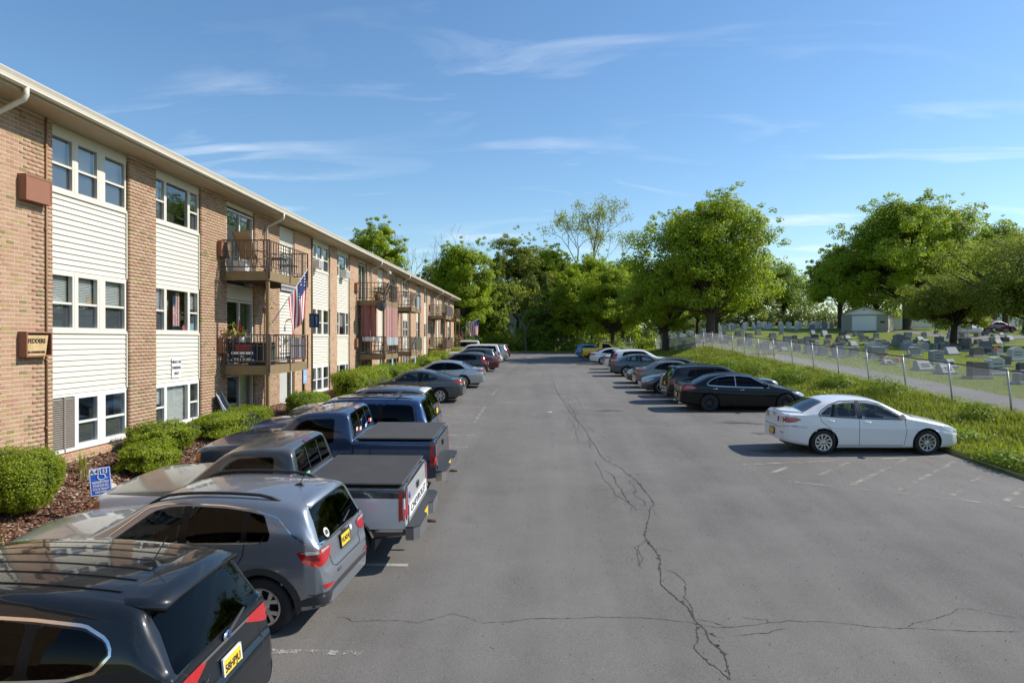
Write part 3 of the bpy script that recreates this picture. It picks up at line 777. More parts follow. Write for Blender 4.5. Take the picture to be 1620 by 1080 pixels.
def chaikin(p, it=2):
    p = [np.array(q, float) for q in p]
    for _ in range(it):
        r = [p[0]]
        for a, b in zip(p[:-1], p[1:]): r += [a * .75 + b * .25, a * .25 + b * .75]
        r.append(p[-1]); p = r
    return np.array(p)
def resample(p, ds):
    d = np.r_[0, np.cumsum(np.hypot(*np.diff(p, axis=0).T))]
    n = max(8, int(d[-1] / ds)); s = np.linspace(0, d[-1], n)
    return np.stack([np.interp(s, d, p[:, 0]), np.interp(s, d, p[:, 1])], 1)
def inpoly(x, y, poly):
    c = np.zeros(np.shape(x), bool); n = len(poly)
    for i in range(n):
        (x1, y1), (x2, y2) = poly[i], poly[(i + 1) % n]
        if y1 == y2: continue
        k = ((y1 > y) != (y2 > y)) & (x < (x2 - x1) * (y - y1) / (y2 - y1) + x1); c ^= k
    return c
def round_poly(poly, it=2):
    p = [np.array(q, float) for q in poly]
    for _ in range(it):
        r = []
        for i in range(len(p)):
            a, b = p[i], p[(i + 1) % len(p)]; r += [a * .9 + b * .1, a * .1 + b * .9]
        p = r
    return [tuple(q) for q in p]
def densify(poly, step):
    out = []
    for i in range(len(poly)):
        a, b = np.array(poly[i]), np.array(poly[(i + 1) % len(poly)]); n = max(1, int(np.hypot(*(b - a)) / step))
        out += [tuple(a + (b - a) * k / n) for k in range(n)]
    return out

class Car:
    def __init__(s, S, paint_m, ds=0.045, nm='parked_car'):
        s.S = S; s.L = S['L']; s.hw = S['W'] / 2; s.paint = paint_m
        s.root = thing(nm); s.ds = ds
        s.wx = [S['fo'], S['fo'] + S['wb']]; s.tr = S['tr']; s.AR = S.get('arch', S['tr'] + .055)
        s.holes = []
        s._body()
    def X(s, xf): return s.L / 2 - xf
    def sec(s, xf, zt):
        S = s.S
        w = s.hw * interp(xf, S['plan']); z0 = interp(xf, S['bot']); zb = min(interp(xf, S['belt']), zt - .004)
        if zb < z0 + .03: z0 = zb - .03
        n1, n2, n4 = s.n1, s.n2, s.n4
        ys, zs = [], []
        sf = S.get('side', [(0, .93), (.09, .965), (.3, .99), (.5, 1.0), (.714, .999), (.786, .979), (1, .957)])
        for k in range(n1 + 1):
            q = k / n1; ys.append(w * interp(q, sf)); zs.append(z0 + (zb - z0) * q)
        wb = ys[-1]; H = zt - zb; tum = S.get('tumble', .33)
        ye = wb - tum * H - .03 * min(1, H / .08); cr = min(S.get('crown', .055), .6 * H); ze = zt - cr
        r = min(S.get('rr', .10), .38 * H, .3 * ye)
        d = math.hypot(wb - ye, ze - zb) + 1e-9
        A = (ye + (wb - ye) * min(1, r / d), ze + (zb - ze) * min(1, r / d))
        yB = ye - r; Bz = zt - cr * (yB / ye) ** 2
        for k in range(1, n2 + 1):
            q = k / n2; bl = .02 * math.sin(math.pi * q) * min(1, H / .4)
            ys.append(wb + (A[0] - wb) * q + bl); zs.append(zb + (A[1] - zb) * q)
        for k in (1, 2, 3, 4):
            q = k / 4; ys.append((1-q)**2*A[0] + 2*q*(1-q)*ye + q*q*yB); zs.append((1-q)**2*A[1] + 2*q*(1-q)*ze + q*q*Bz)
        for k in range(1, n4 + 1):
            y = yB * (1 - k / n4); ys.append(y); zs.append(zt - cr * (y / ye) ** 2)
        return ys, zs
    def _body(s):
        S = s.S
        s.n1, s.n2, s.n4 = (14, 9, 9) if s.ds < .05 else (9, 6, 5)
        st = resample(chaikin(S['top'], 2), s.ds); s.st = st
        Y, Z = [], []
        for xf, zt in st:
            a, b = s.sec(xf, zt); Y.append(a); Z.append(b)
        Y, Z = np.array(Y), np.array(Z); s.Y, s.Z = Y, Z
        ns, nt = Y.shape; s.nt = nt
        Xs = s.L / 2 - st[:, 0]
        XX = np.repeat(Xs[:, None], nt, 1)
        # snap the grid to the wheel arch circles
        for wx in s.wx:
            cx, cz = s.X(wx), s.tr; jl = s.n1 + 1
            dx, dz = XX[:, :jl] - cx, Z[:, :jl] - cz; rr = np.hypot(dx, dz); m = (np.abs(rr - s.AR) < .03) & (rr > 1e-6)
            k = np.where(m, s.AR / np.maximum(rr, 1e-6), 1.0); XX[:, :jl] = cx + dx * k; Z[:, :jl] = cz + dz * k
        V = np.concatenate([np.stack([XX, Y, Z], 2), np.stack([XX, -Y, Z], 2)[:, nt-2::-1]], 1)   # left then right
        m = V.shape[1]; V = V.reshape(-1, 3)
        i, j = np.meshgrid(np.arange(ns - 1), np.arange(m - 1), indexing='ij'); a = (i * m + j).ravel()
        F = np.stack([a, a + 1, a + m + 1, a + m], 1)
        Ij = j.ravel()
        s.V, s.F, s.Fi, s.Fj, s.m, s.ns = V, F, i.ravel(), Ij, m, ns
        s.bvh = BVHTree.FromPolygons([tuple(p) for p in V], [tuple(f) for f in F])
        s.keep = np.ones(len(F), bool)
        c = V[F].mean(1); s.c = c
        for wx in s.wx:
            s.keep &= ~((np.hypot(c[:, 0] - s.X(wx), c[:, 2] - s.tr) < s.AR - .004) & (np.abs(c[:, 1]) > s.hw * .55) & ((Ij < s.n1) | (Ij >= m - 1 - s.n1)))
    def cut_side(s, poly):
        P = [(s.X(a), b) for a, b in poly]
        vin = inpoly(s.V[:, 0], s.V[:, 2], P)
        side = np.abs(s.c[:, 1]) > s.hw * .4
        top = (s.Fj >= s.n1 - 1) & (s.Fj < s.m - s.n1)
        s.keep &= ~(vin[s.F].all(1) & side & top)
    def finish(s):
        F = s.F[s.keep].tolist()
        m, ns = s.m, s.ns
        F.append(list(range(m))); F.append(list(range((ns - 1) * m, ns * m))[::-1])
        for i in range(ns - 1): F.append([i * m, (i + 1) * m, (i + 1) * m + m - 1, i * m + m - 1])
        me = bpy.data.meshes.new('body'); me.from_pydata([tuple(v) for v in s.V], [], F)
        sm = np.ones(len(F), bool); sm[-(ns + 1):] = False
        # keep faces of the wheel opening out of the floor strip
        me.polygons.foreach_set('use_smooth', sm)
        bm = bmesh.new(); bm.from_mesh(me)
        kill = [f for f in bm.faces if f.index >= len(F) - (ns - 1) and any(abs(f.calc_center_median().x - s.X(w)) < s.AR for w in s.wx)]
        bmesh.ops.delete(bm, geom=kill, context='FACES')
        bmesh.ops.recalc_face_normals(bm, faces=bm.faces); bm.to_mesh(me); bm.free()
        s.body = meshobj('body', me, s.paint, s.root)
        return s.body
    # ---- pieces laid onto the body surface
    def cast(s, a, b, ax):
        if ax == 'L': o, d = Vector((a, 3, b)), Vector((0, -1, 0))
        elif ax == 'R': o, d = Vector((a, -3, b)), Vector((0, 1, 0))
        elif ax == 'B': o, d = Vector((-5, a, b)), Vector((1, 0, 0))
        elif ax == 'F': o, d = Vector((5, a, b)), Vector((-1, 0, 0))
        else: o, d = Vector((a, b, 4)), Vector((0, 0, -1))
        h = s.bvh.ray_cast(o, d); s.miss = h[0] is None
        if h[0] is None:
            h = s.bvh.find_nearest(o + d * (3 if ax in 'LR' else 2.8))
            q = h[0]; n = -d
            return q, n
        n = h[1]
        if n.dot(d) > 0: n = -n
        return h[0], n
    def patch(s, poly, ax, off=.004, step=.07, rnd=0):
        """mesh builder data for a polygon laid on the body; L/R/T polygons use xf, B/F use (y,z)"""
        if rnd: poly = round_poly(poly, rnd)
        P = [(s.X(min(a, s.L - .012)), b) for a, b in poly] if ax in 'LRT' else list(poly)
        bd = densify(P, step)
        xs = [p[0] for p in bd]; ys = [p[1] for p in bd]
        gx, gy = np.meshgrid(np.arange(min(xs) + step*.5, max(xs), step), np.arange(min(ys) + step*.5, max(ys), step)); gx, gy = gx.ravel(), gy.ravel()
        k = inpoly(gx, gy, bd)
        pts = [Vector(p) for p in bd]
        A = np.array(bd)
        for x, y in zip(gx[k], gy[k]):
            if np.min(np.hypot(A[:, 0] - x, A[:, 1] - y)) > step * .35: pts.append(Vector((x, y)))
        nb = len(bd)
        vs, es, fs, *_ = delaunay_2d_cdt(pts, [(i, (i + 1) % nb) for i in range(nb)], [], 1, 1e-6)
        out = []; bad = []
        for v in vs:
            q, n = s.cast(v[0], v[1], ax); out.append(q + n * off); bad.append(s.miss or (ax in 'BF' and abs(n.x) < .25) or (ax in 'LR' and abs(n.y) < .05))
        F = [list(f) for f in fs if not any(bad[i] for i in f)]
        par = list(range(len(out)))                       # keep the one largest connected piece
        def root(i):
            while par[i] != i: par[i] = par[par[i]]; i = par[i]
            return i
        for f in F:
            for i in f[1:]: par[root(i)] = root(f[0])
        cnt = {}
        for f in F: cnt[root(f[0])] = cnt.get(root(f[0]), 0) + 1
        if cnt: best = max(cnt, key=cnt.get); F = [f for f in F if root(f[0]) == best]
        used = sorted({i for f in F for i in f}); ix = {i: k for k, i in enumerate(used)}
        return [out[i] for i in used], [[ix[i] for i in f] for f in F]
    def lay(s, name, polys, mat, off=.004, parent=None, step=.07, rnd=0):
        bk = {}
        for (poly, ax) in polys:
            for a in (('L', 'R') if ax == 'S' else (ax,)):
                v, f = s.patch(poly, a, off, step, rnd)
                my = np.mean([p[0] for p in poly]) if a in 'BF' else 0
                key = a if a in 'LR' else ('L' if my > .05 else 'R' if my < -.05 else 'C')
                if f: bk.setdefault(key, MB()).add(v, f, True)
        o = None
        for mb in bk.values(): o = mb.build(name, mat, parent or s.root)
        return o
    def strip(s, name, path, ax, w, mat, off=.003, parent=None):
        for a in (('L', 'R') if ax == 'S' else (ax,)):
            mb = MB(); P = np.array([(s.X(p[0]), p[1]) if a in 'LRT' else p for p in path], float)
            P = resample(P, .05) if len(P) > 1 else P
            T = np.gradient(P, axis=0); T /= np.maximum(np.hypot(T[:, 0], T[:, 1]), 1e-9)[:, None]; N = np.stack([-T[:, 1], T[:, 0]], 1) * w / 2
            vs, fs = [], []
            for p, n in zip(P, N):
                for sg in (-1, 1):
                    q, nn = s.cast(p[0] + sg * n[0], p[1] + sg * n[1], a); vs.append(q + nn * off)
            for i in range(len(P) - 1): fs.append((2*i, 2*i+1, 2*i+3, 2*i+2))
            o = mb.add(vs, fs, True).build(name, mat, parent or s.root)
        return o
    def top_glass(s, name, x0, x1, k, mat, zlo=0, zhi=9, off=.004, cut=True, parent=None, kk=None):
        """windscreen or rear window: a run of stations across the top surface"""
        idx = [i for i, (xf, zt) in enumerate(s.st) if x0 <= xf <= x1 and zlo <= zt <= zhi]
        i0, i1 = idx[0], idx[-1]
        jB = s.n1 + s.n2 + 4
        if cut:
            s.keep &= ~((s.Fi >= i0) & (s.Fi < i1) & (s.Fj >= jB + 1) & (s.Fj < s.m - 2 - jB))
        P = np.stack([s.L / 2 - s.st[:, 0], s.st[:, 1]], 1)
        vs, fs = [], []; nq = 14
        rows = list(range(max(0, i0 - 1), min(s.ns, i1 + 2)))
        for r, i in enumerate(rows):
            t = P[min(i+1, s.ns-1)] - P[max(i-1, 0)]; t /= np.hypot(*t) + 1e-9
            nrm = np.array([t[1], -t[0]]); nrm = -nrm if nrm[1] < 0 or (abs(nrm[1]) < .05 and nrm[0] * (1 if s.st[i, 0] < s.L/2 else -1) < 0) else nrm
            ye = s.Y[i, jB]; zB, zt = s.Z[i, jB], s.Z[i, -1]
            u = r / (len(rows) - 1); ins = 1 - (.05 * (abs(2*u - 1) ** 8))
            K = k * ins if kk is None else ins * (k + (kk - k) * u)
            for q in range(nq + 1):
                y = (2 * q / nq - 1) * ye * K
                z = zt - (zt - zB) * min(1.2, (y / ye) ** 2)
                vs.append((P[i, 0] + nrm[0] * off, y, z + nrm[1] * off))
        for r in range(len(rows) - 1):
            for q in range(nq): fs.append((r*(nq+1)+q, r*(nq+1)+q+1, (r+1)*(nq+1)+q+1, (r+1)*(nq+1)+q))
        return MB().add(vs, fs, True).build(name, mat, parent or s.root)
    def side_glass(s, polys, mats, trim=None, rnd=1, cut=True, frame=None):
        for p, m in zip(polys, mats):
            P = round_poly(p, rnd) if rnd else p
            if cut:
                cx, cz = np.mean([q[0] for q in P]), np.mean([q[1] for q in P])
                s.cut_side([(cx + (a - cx) * .97, cz + (b - cz) * .95) for a, b in P])
            for a in 'LR':
                s.lay('window', [(P, a)], m, .004)
    def pillars(s, polys):
        for p, q in zip(polys[:-1], polys[1:]):
            xm = max(a for a, b in p); xn = min(a for a, b in q)
            R1 = [v for v in p if v[0] > xm - .13]; L2 = [v for v in q if v[0] < xn + .13]
            tb = lambda l, sg: max(l, key=lambda v: sg * v[1])
            a, b, c_, d = tb(R1, 1), tb(R1, -1), tb(L2, -1), tb(L2, 1)
            s.lay('window_pillar', [([(a[0] - .015, a[1]), (b[0] - .015, b[1]), (c_[0] + .015, c_[1]), (d[0] + .015, d[1])], 'S')], simple('pillar_black', (0.006, 0.006, 0.007), .3, spec=.2), .0025, step=.09)
    def wheels(s, rim='twin', mat=None, n=5, back=None, cover=None):
        S = s.S; r = s.tr; w = S.get('tw', .215)
        mat = mat or M_ALLOY
        ty = MB(); rr = S.get('rim', r * .66)
        ty.lathe([(rr, -w/2 + .02), (rr + .01, -w/2), (r - .035, -w/2 - .004), (r - .012, -w/2 + .015), (r, -w/2 + .04), (r + .0, w/2 - .04), (r - .012, w/2 - .015), (r - .035, w/2 + .004), (rr + .01, w/2), (rr, w/2 - .02), (rr, -w/2 + .02)], 36)
        tyre = ty.mesh('tyre'); tyre.materials.append(M_TYRE)
        rm = MB()
        rm.lathe([(rr + .008, w/2 - .004), (rr - .008, w/2 + .003), (rr - .022, w/2 - .008), (rr - .03, .0), (rr - .03, -w/2)], 36)
        yo = w/2 - .02
        rm.lathe([(.0, yo + .012), (.035, yo + .012), (.042, yo), (.085, yo - .006), (.09, yo - .03)], 20)
        def spoke(a0, r0, r1, w0, w1, y0, y1, twist=0.0):
            e = lambda rad, t, y: (rad * math.cos(a0 + t), y, rad * math.sin(a0 + t))
            t0, t1 = math.atan2(w0, r0), math.atan2(w1, r1)
            v = [e(r0, -t0, y0), e(r0, t0, y0), e(r1, t1 + twist, y1), e(r1, -t1 + twist, y1)]
            v2 = [(p[0], p[1] - .03, p[2]) for p in v]
            rm.hexa([v2[0], v2[1], v2[2], v2[3], v[0], v[1], v[2], v[3]])
        if rim == 'twin':
            for k in range(n):
                for dd in (-.13, .13): spoke(2*math.pi*k/n + dd, .06, rr - .012, .014, .020, yo, yo + .012)
        elif rim == 'star':
            for k in range(n): spoke(2*math.pi*k/n + .3, .05, rr - .012, .036, .045, yo, yo + .012)
        elif rim == 'y':
            for k in range(n):
                a = 2*math.pi*k/n + .3; spoke(a, .05, rr * .55, .03, .034, yo, yo + .006)
                spoke(a + .06, rr*.5, rr - .012, .022, .028, yo + .006, yo + .012, .22); spoke(a - .06, rr*.5, rr - .012, .022, .028, yo + .006, yo + .012, -.22)
        elif rim == 'swirl':
            for k in range(n): spoke(2*math.pi*k/n, .06, rr - .012, .017, .026, yo, yo + .012, .42)
        elif rim == 'mesh':
            for k in range(n): spoke(2*math.pi*k/n, .05, rr - .012, .010, .013, yo, yo + .012, .0)
        elif rim == 'steel':
            rm.lathe([(.09, yo - .02), (rr * .45, yo - .01), (rr * .75, yo - .03), (rr - .02, yo - .02)], 24)
        rim_me = rm.mesh('rim'); rim_me.materials.append(mat)
        bk = MB().lathe([(.0, .01), (rr - .02, .01), (rr - .02, -.06), (0, -.06)], 20)
        hub = bk.mesh('wheel'); hub.materials.append(back or M_HUB)
        tw = S.get('track', s.hw - w/2 - .015)
        for wx in s.wx:
            for sg in (1, -1):
                o = bpy.data.objects.new('wheel', hub); link(o, s.root)
                o.location = (s.X(wx), sg * tw, r); o.rotation_euler = (0, random.uniform(0, 6), 0 if sg > 0 else math.pi)
                t = bpy.data.objects.new('tyre', tyre); link(t, o); q = bpy.data.objects.new('rim', rim_me); link(q, o)
        # wheel-well liners and underbody
        ub = MB()
        for wx in s.wx:
            for sg in (1, -1):
                pr = [(s.AR + .012, sg * (s.hw * .9)), (s.AR + .012, sg * .45), (.05, sg * .45)]
                n_ = 20; vs = []
                for (rad, y) in pr:
                    for q in range(n_ + 1):
                        t = -.25 + (math.pi + .5) * q / n_; vs.append((s.X(wx) + rad*math.cos(t), y, r + rad*math.sin(t)))
                fs = [(a*(n_+1)+q, a*(n_+1)+q+1, (a+1)*(n_+1)+q+1, (a+1)*(n_+1)+q) for a in range(2) for q in range(n_)]
                ub.add(vs, fs, False)
        zb = interp(s.L/2, S['bot'])
        ub.box((-s.L/2 + .35, -.45, zb - .04), (s.L/2 - .3, .45, zb + .25))
        ub.box((s.X(s.wx[1]) + s.AR + .02, -s.hw*.9, zb + .01), (s.X(s.wx[0]) - s.AR - .02, s.hw*.9, zb + .06))
        ub.build('underbody', M_BLACK, s.root)
    def interior(s, seat=None, x_front=None, belt=None, rear=True, wheel=True, hs=1.0):
        S = s.S; seat = seat or M_SEATD
        zb = belt or interp(s.L*.5, S['belt']); xf = x_front or s.wx[0] + 1.25; w = s.hw
        MB().box((s.X(xf + (1.75 if rear else .75)), -w*.84, .3), (s.X(xf - .95), w*.84, zb - .38)).build('cabin_floor', M_DASH, s.root)
        MB().box((s.X(xf - .55), -w*.80, zb - .4), (s.X(xf - 1.0), w*.80, zb - .035), .05).build('dashboard', M_DASH, s.root)
        rows = [(xf, (.38, -.38))] + ([(xf + .92, (.40, 0, -.40))] if rear else [])
        for rx, ysx in rows:
            for y in ysx:
                q = MB()
                hw = .25 if len(ysx) == 2 else .2
                q.box((s.X(rx - .1) - .1, y - hw, zb - .55), (s.X(rx - .5), y + hw, zb - .38), .05)
                a, b = s.X(rx), s.X(rx + .2)
                q.hexa([(a - .14, y - hw, zb - .5), (a, y - hw, zb - .5), (a, y + hw, zb - .5), (a - .14, y + hw, zb - .5), (b - .1, y - hw*.86, zb + .14*hs), (b, y - hw*.86, zb + .14*hs), (b, y + hw*.86, zb + .14*hs), (b - .1, y + hw*.86, zb + .14*hs)])
                so = q.build('seat', seat, s.root)
                MB().box((b - .13, y - .13, zb + .17*hs), (b - .03, y + .13, zb + .36*hs), .04).build('headrest', seat, so)
        if wheel:
            sw = MB(); c = Vector((s.X(xf - .52), .38, zb + .0)); tl = R(28)
            pts = [c + Vector((-.19*math.sin(t)*math.sin(tl)*-1, .19*math.cos(t), .19*math.sin(t)*math.cos(tl))) for t in np.linspace(0, 2*math.pi, 20)]
            sw.tube(pts, .016, 6, False); sw.tube([c - Vector((0, .18, 0)), c + Vector((0, .18, 0))], .02, 5); sw.tube([c, c + Vector((.3, 0, -.15))], .03, 5)
            sw.build('steering_wheel', M_DASH, s.root)
    def mirror(s, xf, z, mat=None):
        for sg in (1, -1):
            q, n = s.cast(s.X(xf), z, 'L' if sg > 0 else 'R')
            mb = MB(); c = q + Vector((0, sg * .14, .02))
            bm = bmesh.new(); bmesh.ops.create_uvsphere(bm, u_segments=14, v_segments=9, radius=1)
            for v in bm.verts: v.co = Vector((c.x + v.co.x * .075 * (1 if v.co.x > 0 else .5), c.y + v.co.y * .115, c.z + v.co.z * .075))
            bm.verts.index_update(); mb.add([v.co[:] for v in bm.verts], [[v.index for v in f.verts] for f in bm.faces], True); bm.free()
            mb.box((q.x - .03, min(q.y - .02*sg, c.y), q.z - .03), (q.x + .03, max(q.y - .02*sg, c.y), q.z + .0))
            mb.build('mirror', mat or s.paint, s.root)
    def handles(s, spots, mat=None):
        for (xf, z) in spots:
            for ax, sg in (('L', 1), ('R', -1)):
                q, n = s.cast(s.X(xf), z, ax)
                MB().tube([q + Vector((.09, -sg*.01, 0)), q + Vector((.07, sg*.028, 0)), q + Vector((-.07, sg*.03, .004)), q + Vector((-.09, -sg*.01, .002))], .013, 6).build('door_handle', mat or s.paint, s.root)
    def plate(s, z, txt=None, rear=True, frame=None, y=0, tilt=.1):
        q, n = s.cast(y, z, 'B' if rear else 'F')
        sg = -1 if rear else 1
        p = bpy.data.objects.new('licence_plate', MB().box((-.006, -.153, -.077), (.006, .153, .077)).mesh('licence_plate')); p.data.materials.append(M_PLATE)
        link(p, s.root); p.location = q + Vector((sg * .018, 0, 0)); p.rotation_euler = (0, sg * tilt * -1, 0)
        fr = MB()
        for (a, b) in (((-.165, .075), (.165, .092)), ((-.165, -.092), (.165, -.075)), ((-.168, -.092), (-.150, .092)), ((.150, -.092), (.168, .092))):
            fr.box((-.008, a[0], a[1]), (.009, b[0], b[1]))
        fr.build('plate_frame', frame or M_BLACK, p)
        if txt: text(txt, .088, (sg * .0075, 0, -.005), (R(90), 0, R(-90) if rear else R(90)), M_INK, p, bold=.002, name='plate_number', ext=.001)
    def place(s, xr, y, zoff=0.0, face='-X', yaw=0.0):
        """xr: world x of the rear bumper"""
        if face == '-X': ang = math.pi + R(yaw); cx = xr - s.L / 2
        elif face == '+X': ang = R(yaw); cx = xr + s.L / 2
        y = y + .0417 * cx
        n = Vector((-(float(lotz(cx + 1, y)) - float(lotz(cx - 1, y))) / 2, -(float(lotz(cx, y + 1)) - float(lotz(cx, y - 1))) / 2, 1)).normalized()
        q = Vector((0, 0, 1)).rotation_difference(n) @ Quaternion((0, 0, 1), ang)
        s.root.rotation_mode = 'QUATERNION'; s.root.rotation_quaternion = q
        s.root.location = (cx, y, float(lotz(cx, y)) + zoff)
        return s

def remap(S, L=None, W=None, H=None, wb=None, fo=None, tr=None, **k):
    """a new outline from an old one: lengths stretched axle to axle, heights scaled"""
    o = {a: b for a, b in S.items()}
    L, W, H, wb, fo = L or S['L'], W or S['W'], H or S['H'], wb or S['wb'], fo or S['fo']
    xa = [0, S['fo'], S['fo'] + S['wb'], S['L']]; xb = [0, fo, fo + wb, L]; kz = H / S['H']
    fx = lambda x: float(np.interp(x, xa, xb) + (x - xa[-1] if x > xa[-1] else 0))
    def P(p, z=True): return [(fx(a), b * kz if z else b) for a, b in p]
    for key in ('top', 'belt', 'bot'): o[key] = P(S[key])
    o['plan'] = P(S['plan'], False)
    for key in ('wins', 'doors'): o[key] = [P(p) for p in S.get(key, [])]
    o['handles'] = P(S.get('handles', []))
    for key in ('ws', 'rg'):
        if key in S: o[key] = (fx(S[key][0]), fx(S[key][1])) + tuple(v * kz for v in S[key][2:])
    if 'mirror' in S: o['mirror'] = (fx(S['mirror'][0]), S['mirror'][1] * kz)
    o['seatx'] = fx(S['seatx']) if 'seatx' in S else None
    o['fx'] = fx; o['kz'] = kz
    o.update(L=L, W=W, H=H, wb=wb, fo=fo, tr=tr or S['tr']); o.pop('arch', None); o.update(k)
    return o

SEDAN = dict(L=4.58, W=1.755, H=1.455, wb=2.64, fo=.93, tr=.318, tumble=.36,
    top=[(0, .40), (0, .50), (.02, .60), (.09, .69), (.3, .79), (.75, .895), (1.1, .965), (1.22, .99), (1.30, 1.01), (1.95, 1.335), (2.1, 1.395), (2.4, 1.445), (2.75, 1.455), (3.1, 1.44), (3.4, 1.385), (3.55, 1.335), (4.0, 1.12), (4.1, 1.09), (4.3, 1.075), (4.47, 1.07), (4.50, 1.055), (4.52, 1.0), (4.535, .80), (4.54, .74), (4.57, .70), (4.58, .62), (4.58, .42)],
    belt=[(0, .58), (.35, .70), (.9, .83), (1.3, .89), (2.5, .925), (3.5, .985), (4.1, 1.01), (4.4, 1.01), (4.58, .9)],
    plan=[(0, .58), (.03, .68), (.1, .79), (.25, .885), (.5, .95), (.95, .985), (1.6, 1), (3.2, 1), (3.8, .985), (4.2, .945), (4.42, .885), (4.52, .82), (4.565, .75), (4.58, .68)],
    bot=[(0, .24), (.3, .19), (.7, .19), (1.2, .18), (3.3, .18), (3.9, .22), (4.3, .28), (4.58, .34)],
    wins=[[(1.52, .925), (2.10, 1.285), (2.36, 1.335), (2.62, 1.35), (2.60, .945)], [(2.70, .95), (2.70, 1.352), (3.0, 1.34), (3.22, 1.295), (3.34, 1.02), (3.32, .985)], [(3.385, .995), (3.285, 1.275), (3.42, 1.225), (3.60, 1.10), (3.66, 1.03)]],
    ws=(1.30, 2.06), rg=(3.48, 4.02),
    doors=[[(1.50, .90), (1.47, .60), (1.52, .26)], [(2.66, .94), (2.67, .55), (2.66, .24)], [(3.66, 1.0), (3.62, .86), (3.42, .70), (3.32, .55), (3.28, .27)], [(1.55, .245), (3.22, .245)]],
    handles=[(2.45, .84), (3.38, .875)], mirror=(1.62, .97), seatx=2.30)
SUV = dict(L=4.40, W=1.82, H=1.64, wb=2.636, fo=.87, tr=.345, tumble=.27, arch=.42,
    top=[(0, .46), (0, .60), (.01, .80), (.04, .93), (.14, 1.0), (.5, 1.055), (.95, 1.09), (1.2, 1.11), (1.30, 1.135), (1.93, 1.50), (2.08, 1.56), (2.32, 1.612), (2.7, 1.635), (3.2, 1.63), (3.7, 1.595), (3.95, 1.56), (4.03, 1.53), (4.08, 1.47), (4.255, 1.14), (4.28, 1.08), (4.30, 1.04), (4.335, .85), (4.34, .78), (4.385, .74), (4.40, .66), (4.40, .46)],
    belt=[(0, .80), (.3, .93), (.9, 1.0), (1.3, 1.02), (2.5, 1.055), (3.5, 1.10), (4.1, 1.12), (4.4, 1.0)],
    plan=[(0, .68), (.02, .76), (.08, .86), (.2, .93), (.5, .98), (1, 1), (3.4, 1), (3.9, .985), (4.12, .955), (4.26, .905), (4.345, .85), (4.385, .79), (4.40, .72)],
    bot=[(0, .26), (.4, .22), (1.2, .21), (3.2, .21), (3.8, .27), (4.4, .34)],
    wins=[[(1.60, 1.06), (2.10, 1.425), (2.3, 1.48), (2.50, 1.495), (2.48, 1.085)], [(2.57, 1.09), (2.57, 1.497), (3.0, 1.488), (3.25, 1.465), (3.25, 1.12)], [(3.32, 1.125), (3.32, 1.455), (3.50, 1.425), (3.62, 1.22), (3.6, 1.14)]],
    ws=(1.29, 2.04), rg=(4.05, 4.29, 1.08, 1.50),
    doors=[[(1.46, 1.03), (1.40, .7), (1.42, .35)], [(2.50, 1.07), (2.50, .7), (2.49, .32)], [(3.30, 1.12), (3.28, .95), (3.12, .72), (3.04, .36)]],
    handles=[(2.28, .955), (3.06, .985)], mirror=(1.68, 1.08), seatx=2.25)
BOXSUV = dict(L=4.62, W=1.73, H=1.63, wb=2.72, fo=.85, tr=.345, tumble=.26, arch=.415, crown=.04,
    top=[(0, .50), (0, .66), (.01, .86), (.05, .96), (.15, 1.0), (.6, 1.04), (1.15, 1.075), (1.25, 1.09), (1.33, 1.12), (1.80, 1.50), (1.92, 1.56), (2.15, 1.605), (2.7, 1.63), (3.5, 1.63), (4.1, 1.61), (4.22, 1.585), (4.27, 1.53), (4.44, 1.08), (4.46, 1.04), (4.50, .80), (4.505, .70), (4.60, .68), (4.62, .62), (4.62, .46)],
    belt=[(0, .84), (.5, .96), (1.3, 1.0), (4.3, 1.03), (4.62, .98)],
    plan=[(0, .80), (.03, .86), (.1, .92), (.3, .97), (.8, 1), (4.0, 1), (4.3, .985), (4.46, .96), (4.56, .93), (4.62, .88)],
    bot=[(0, .32), (.5, .27), (3.9, .27), (4.62, .36)],
    wins=[[(1.56, 1.04), (1.94, 1.42), (2.12, 1.475), (2.42, 1.49), (2.42, 1.05)], [(2.53, 1.05), (2.53, 1.49), (3.22, 1.49), (3.22, 1.06)], [(3.34, 1.06), (3.34, 1.488), (4.06, 1.47), (4.16, 1.07)]],
    ws=(1.34, 1.86), rg=(4.24, 4.46, 1.06, 1.55),
    doors=[[(1.52, 1.02), (1.48, .7), (1.5, .36)], [(2.475, 1.05), (2.475, .33)], [(3.28, 1.06), (3.26, .9), (3.05, .7), (3.0, .36)]],
    handles=[(2.28, .95), (3.08, .96)], mirror=(1.62, 1.06), seatx=2.3)
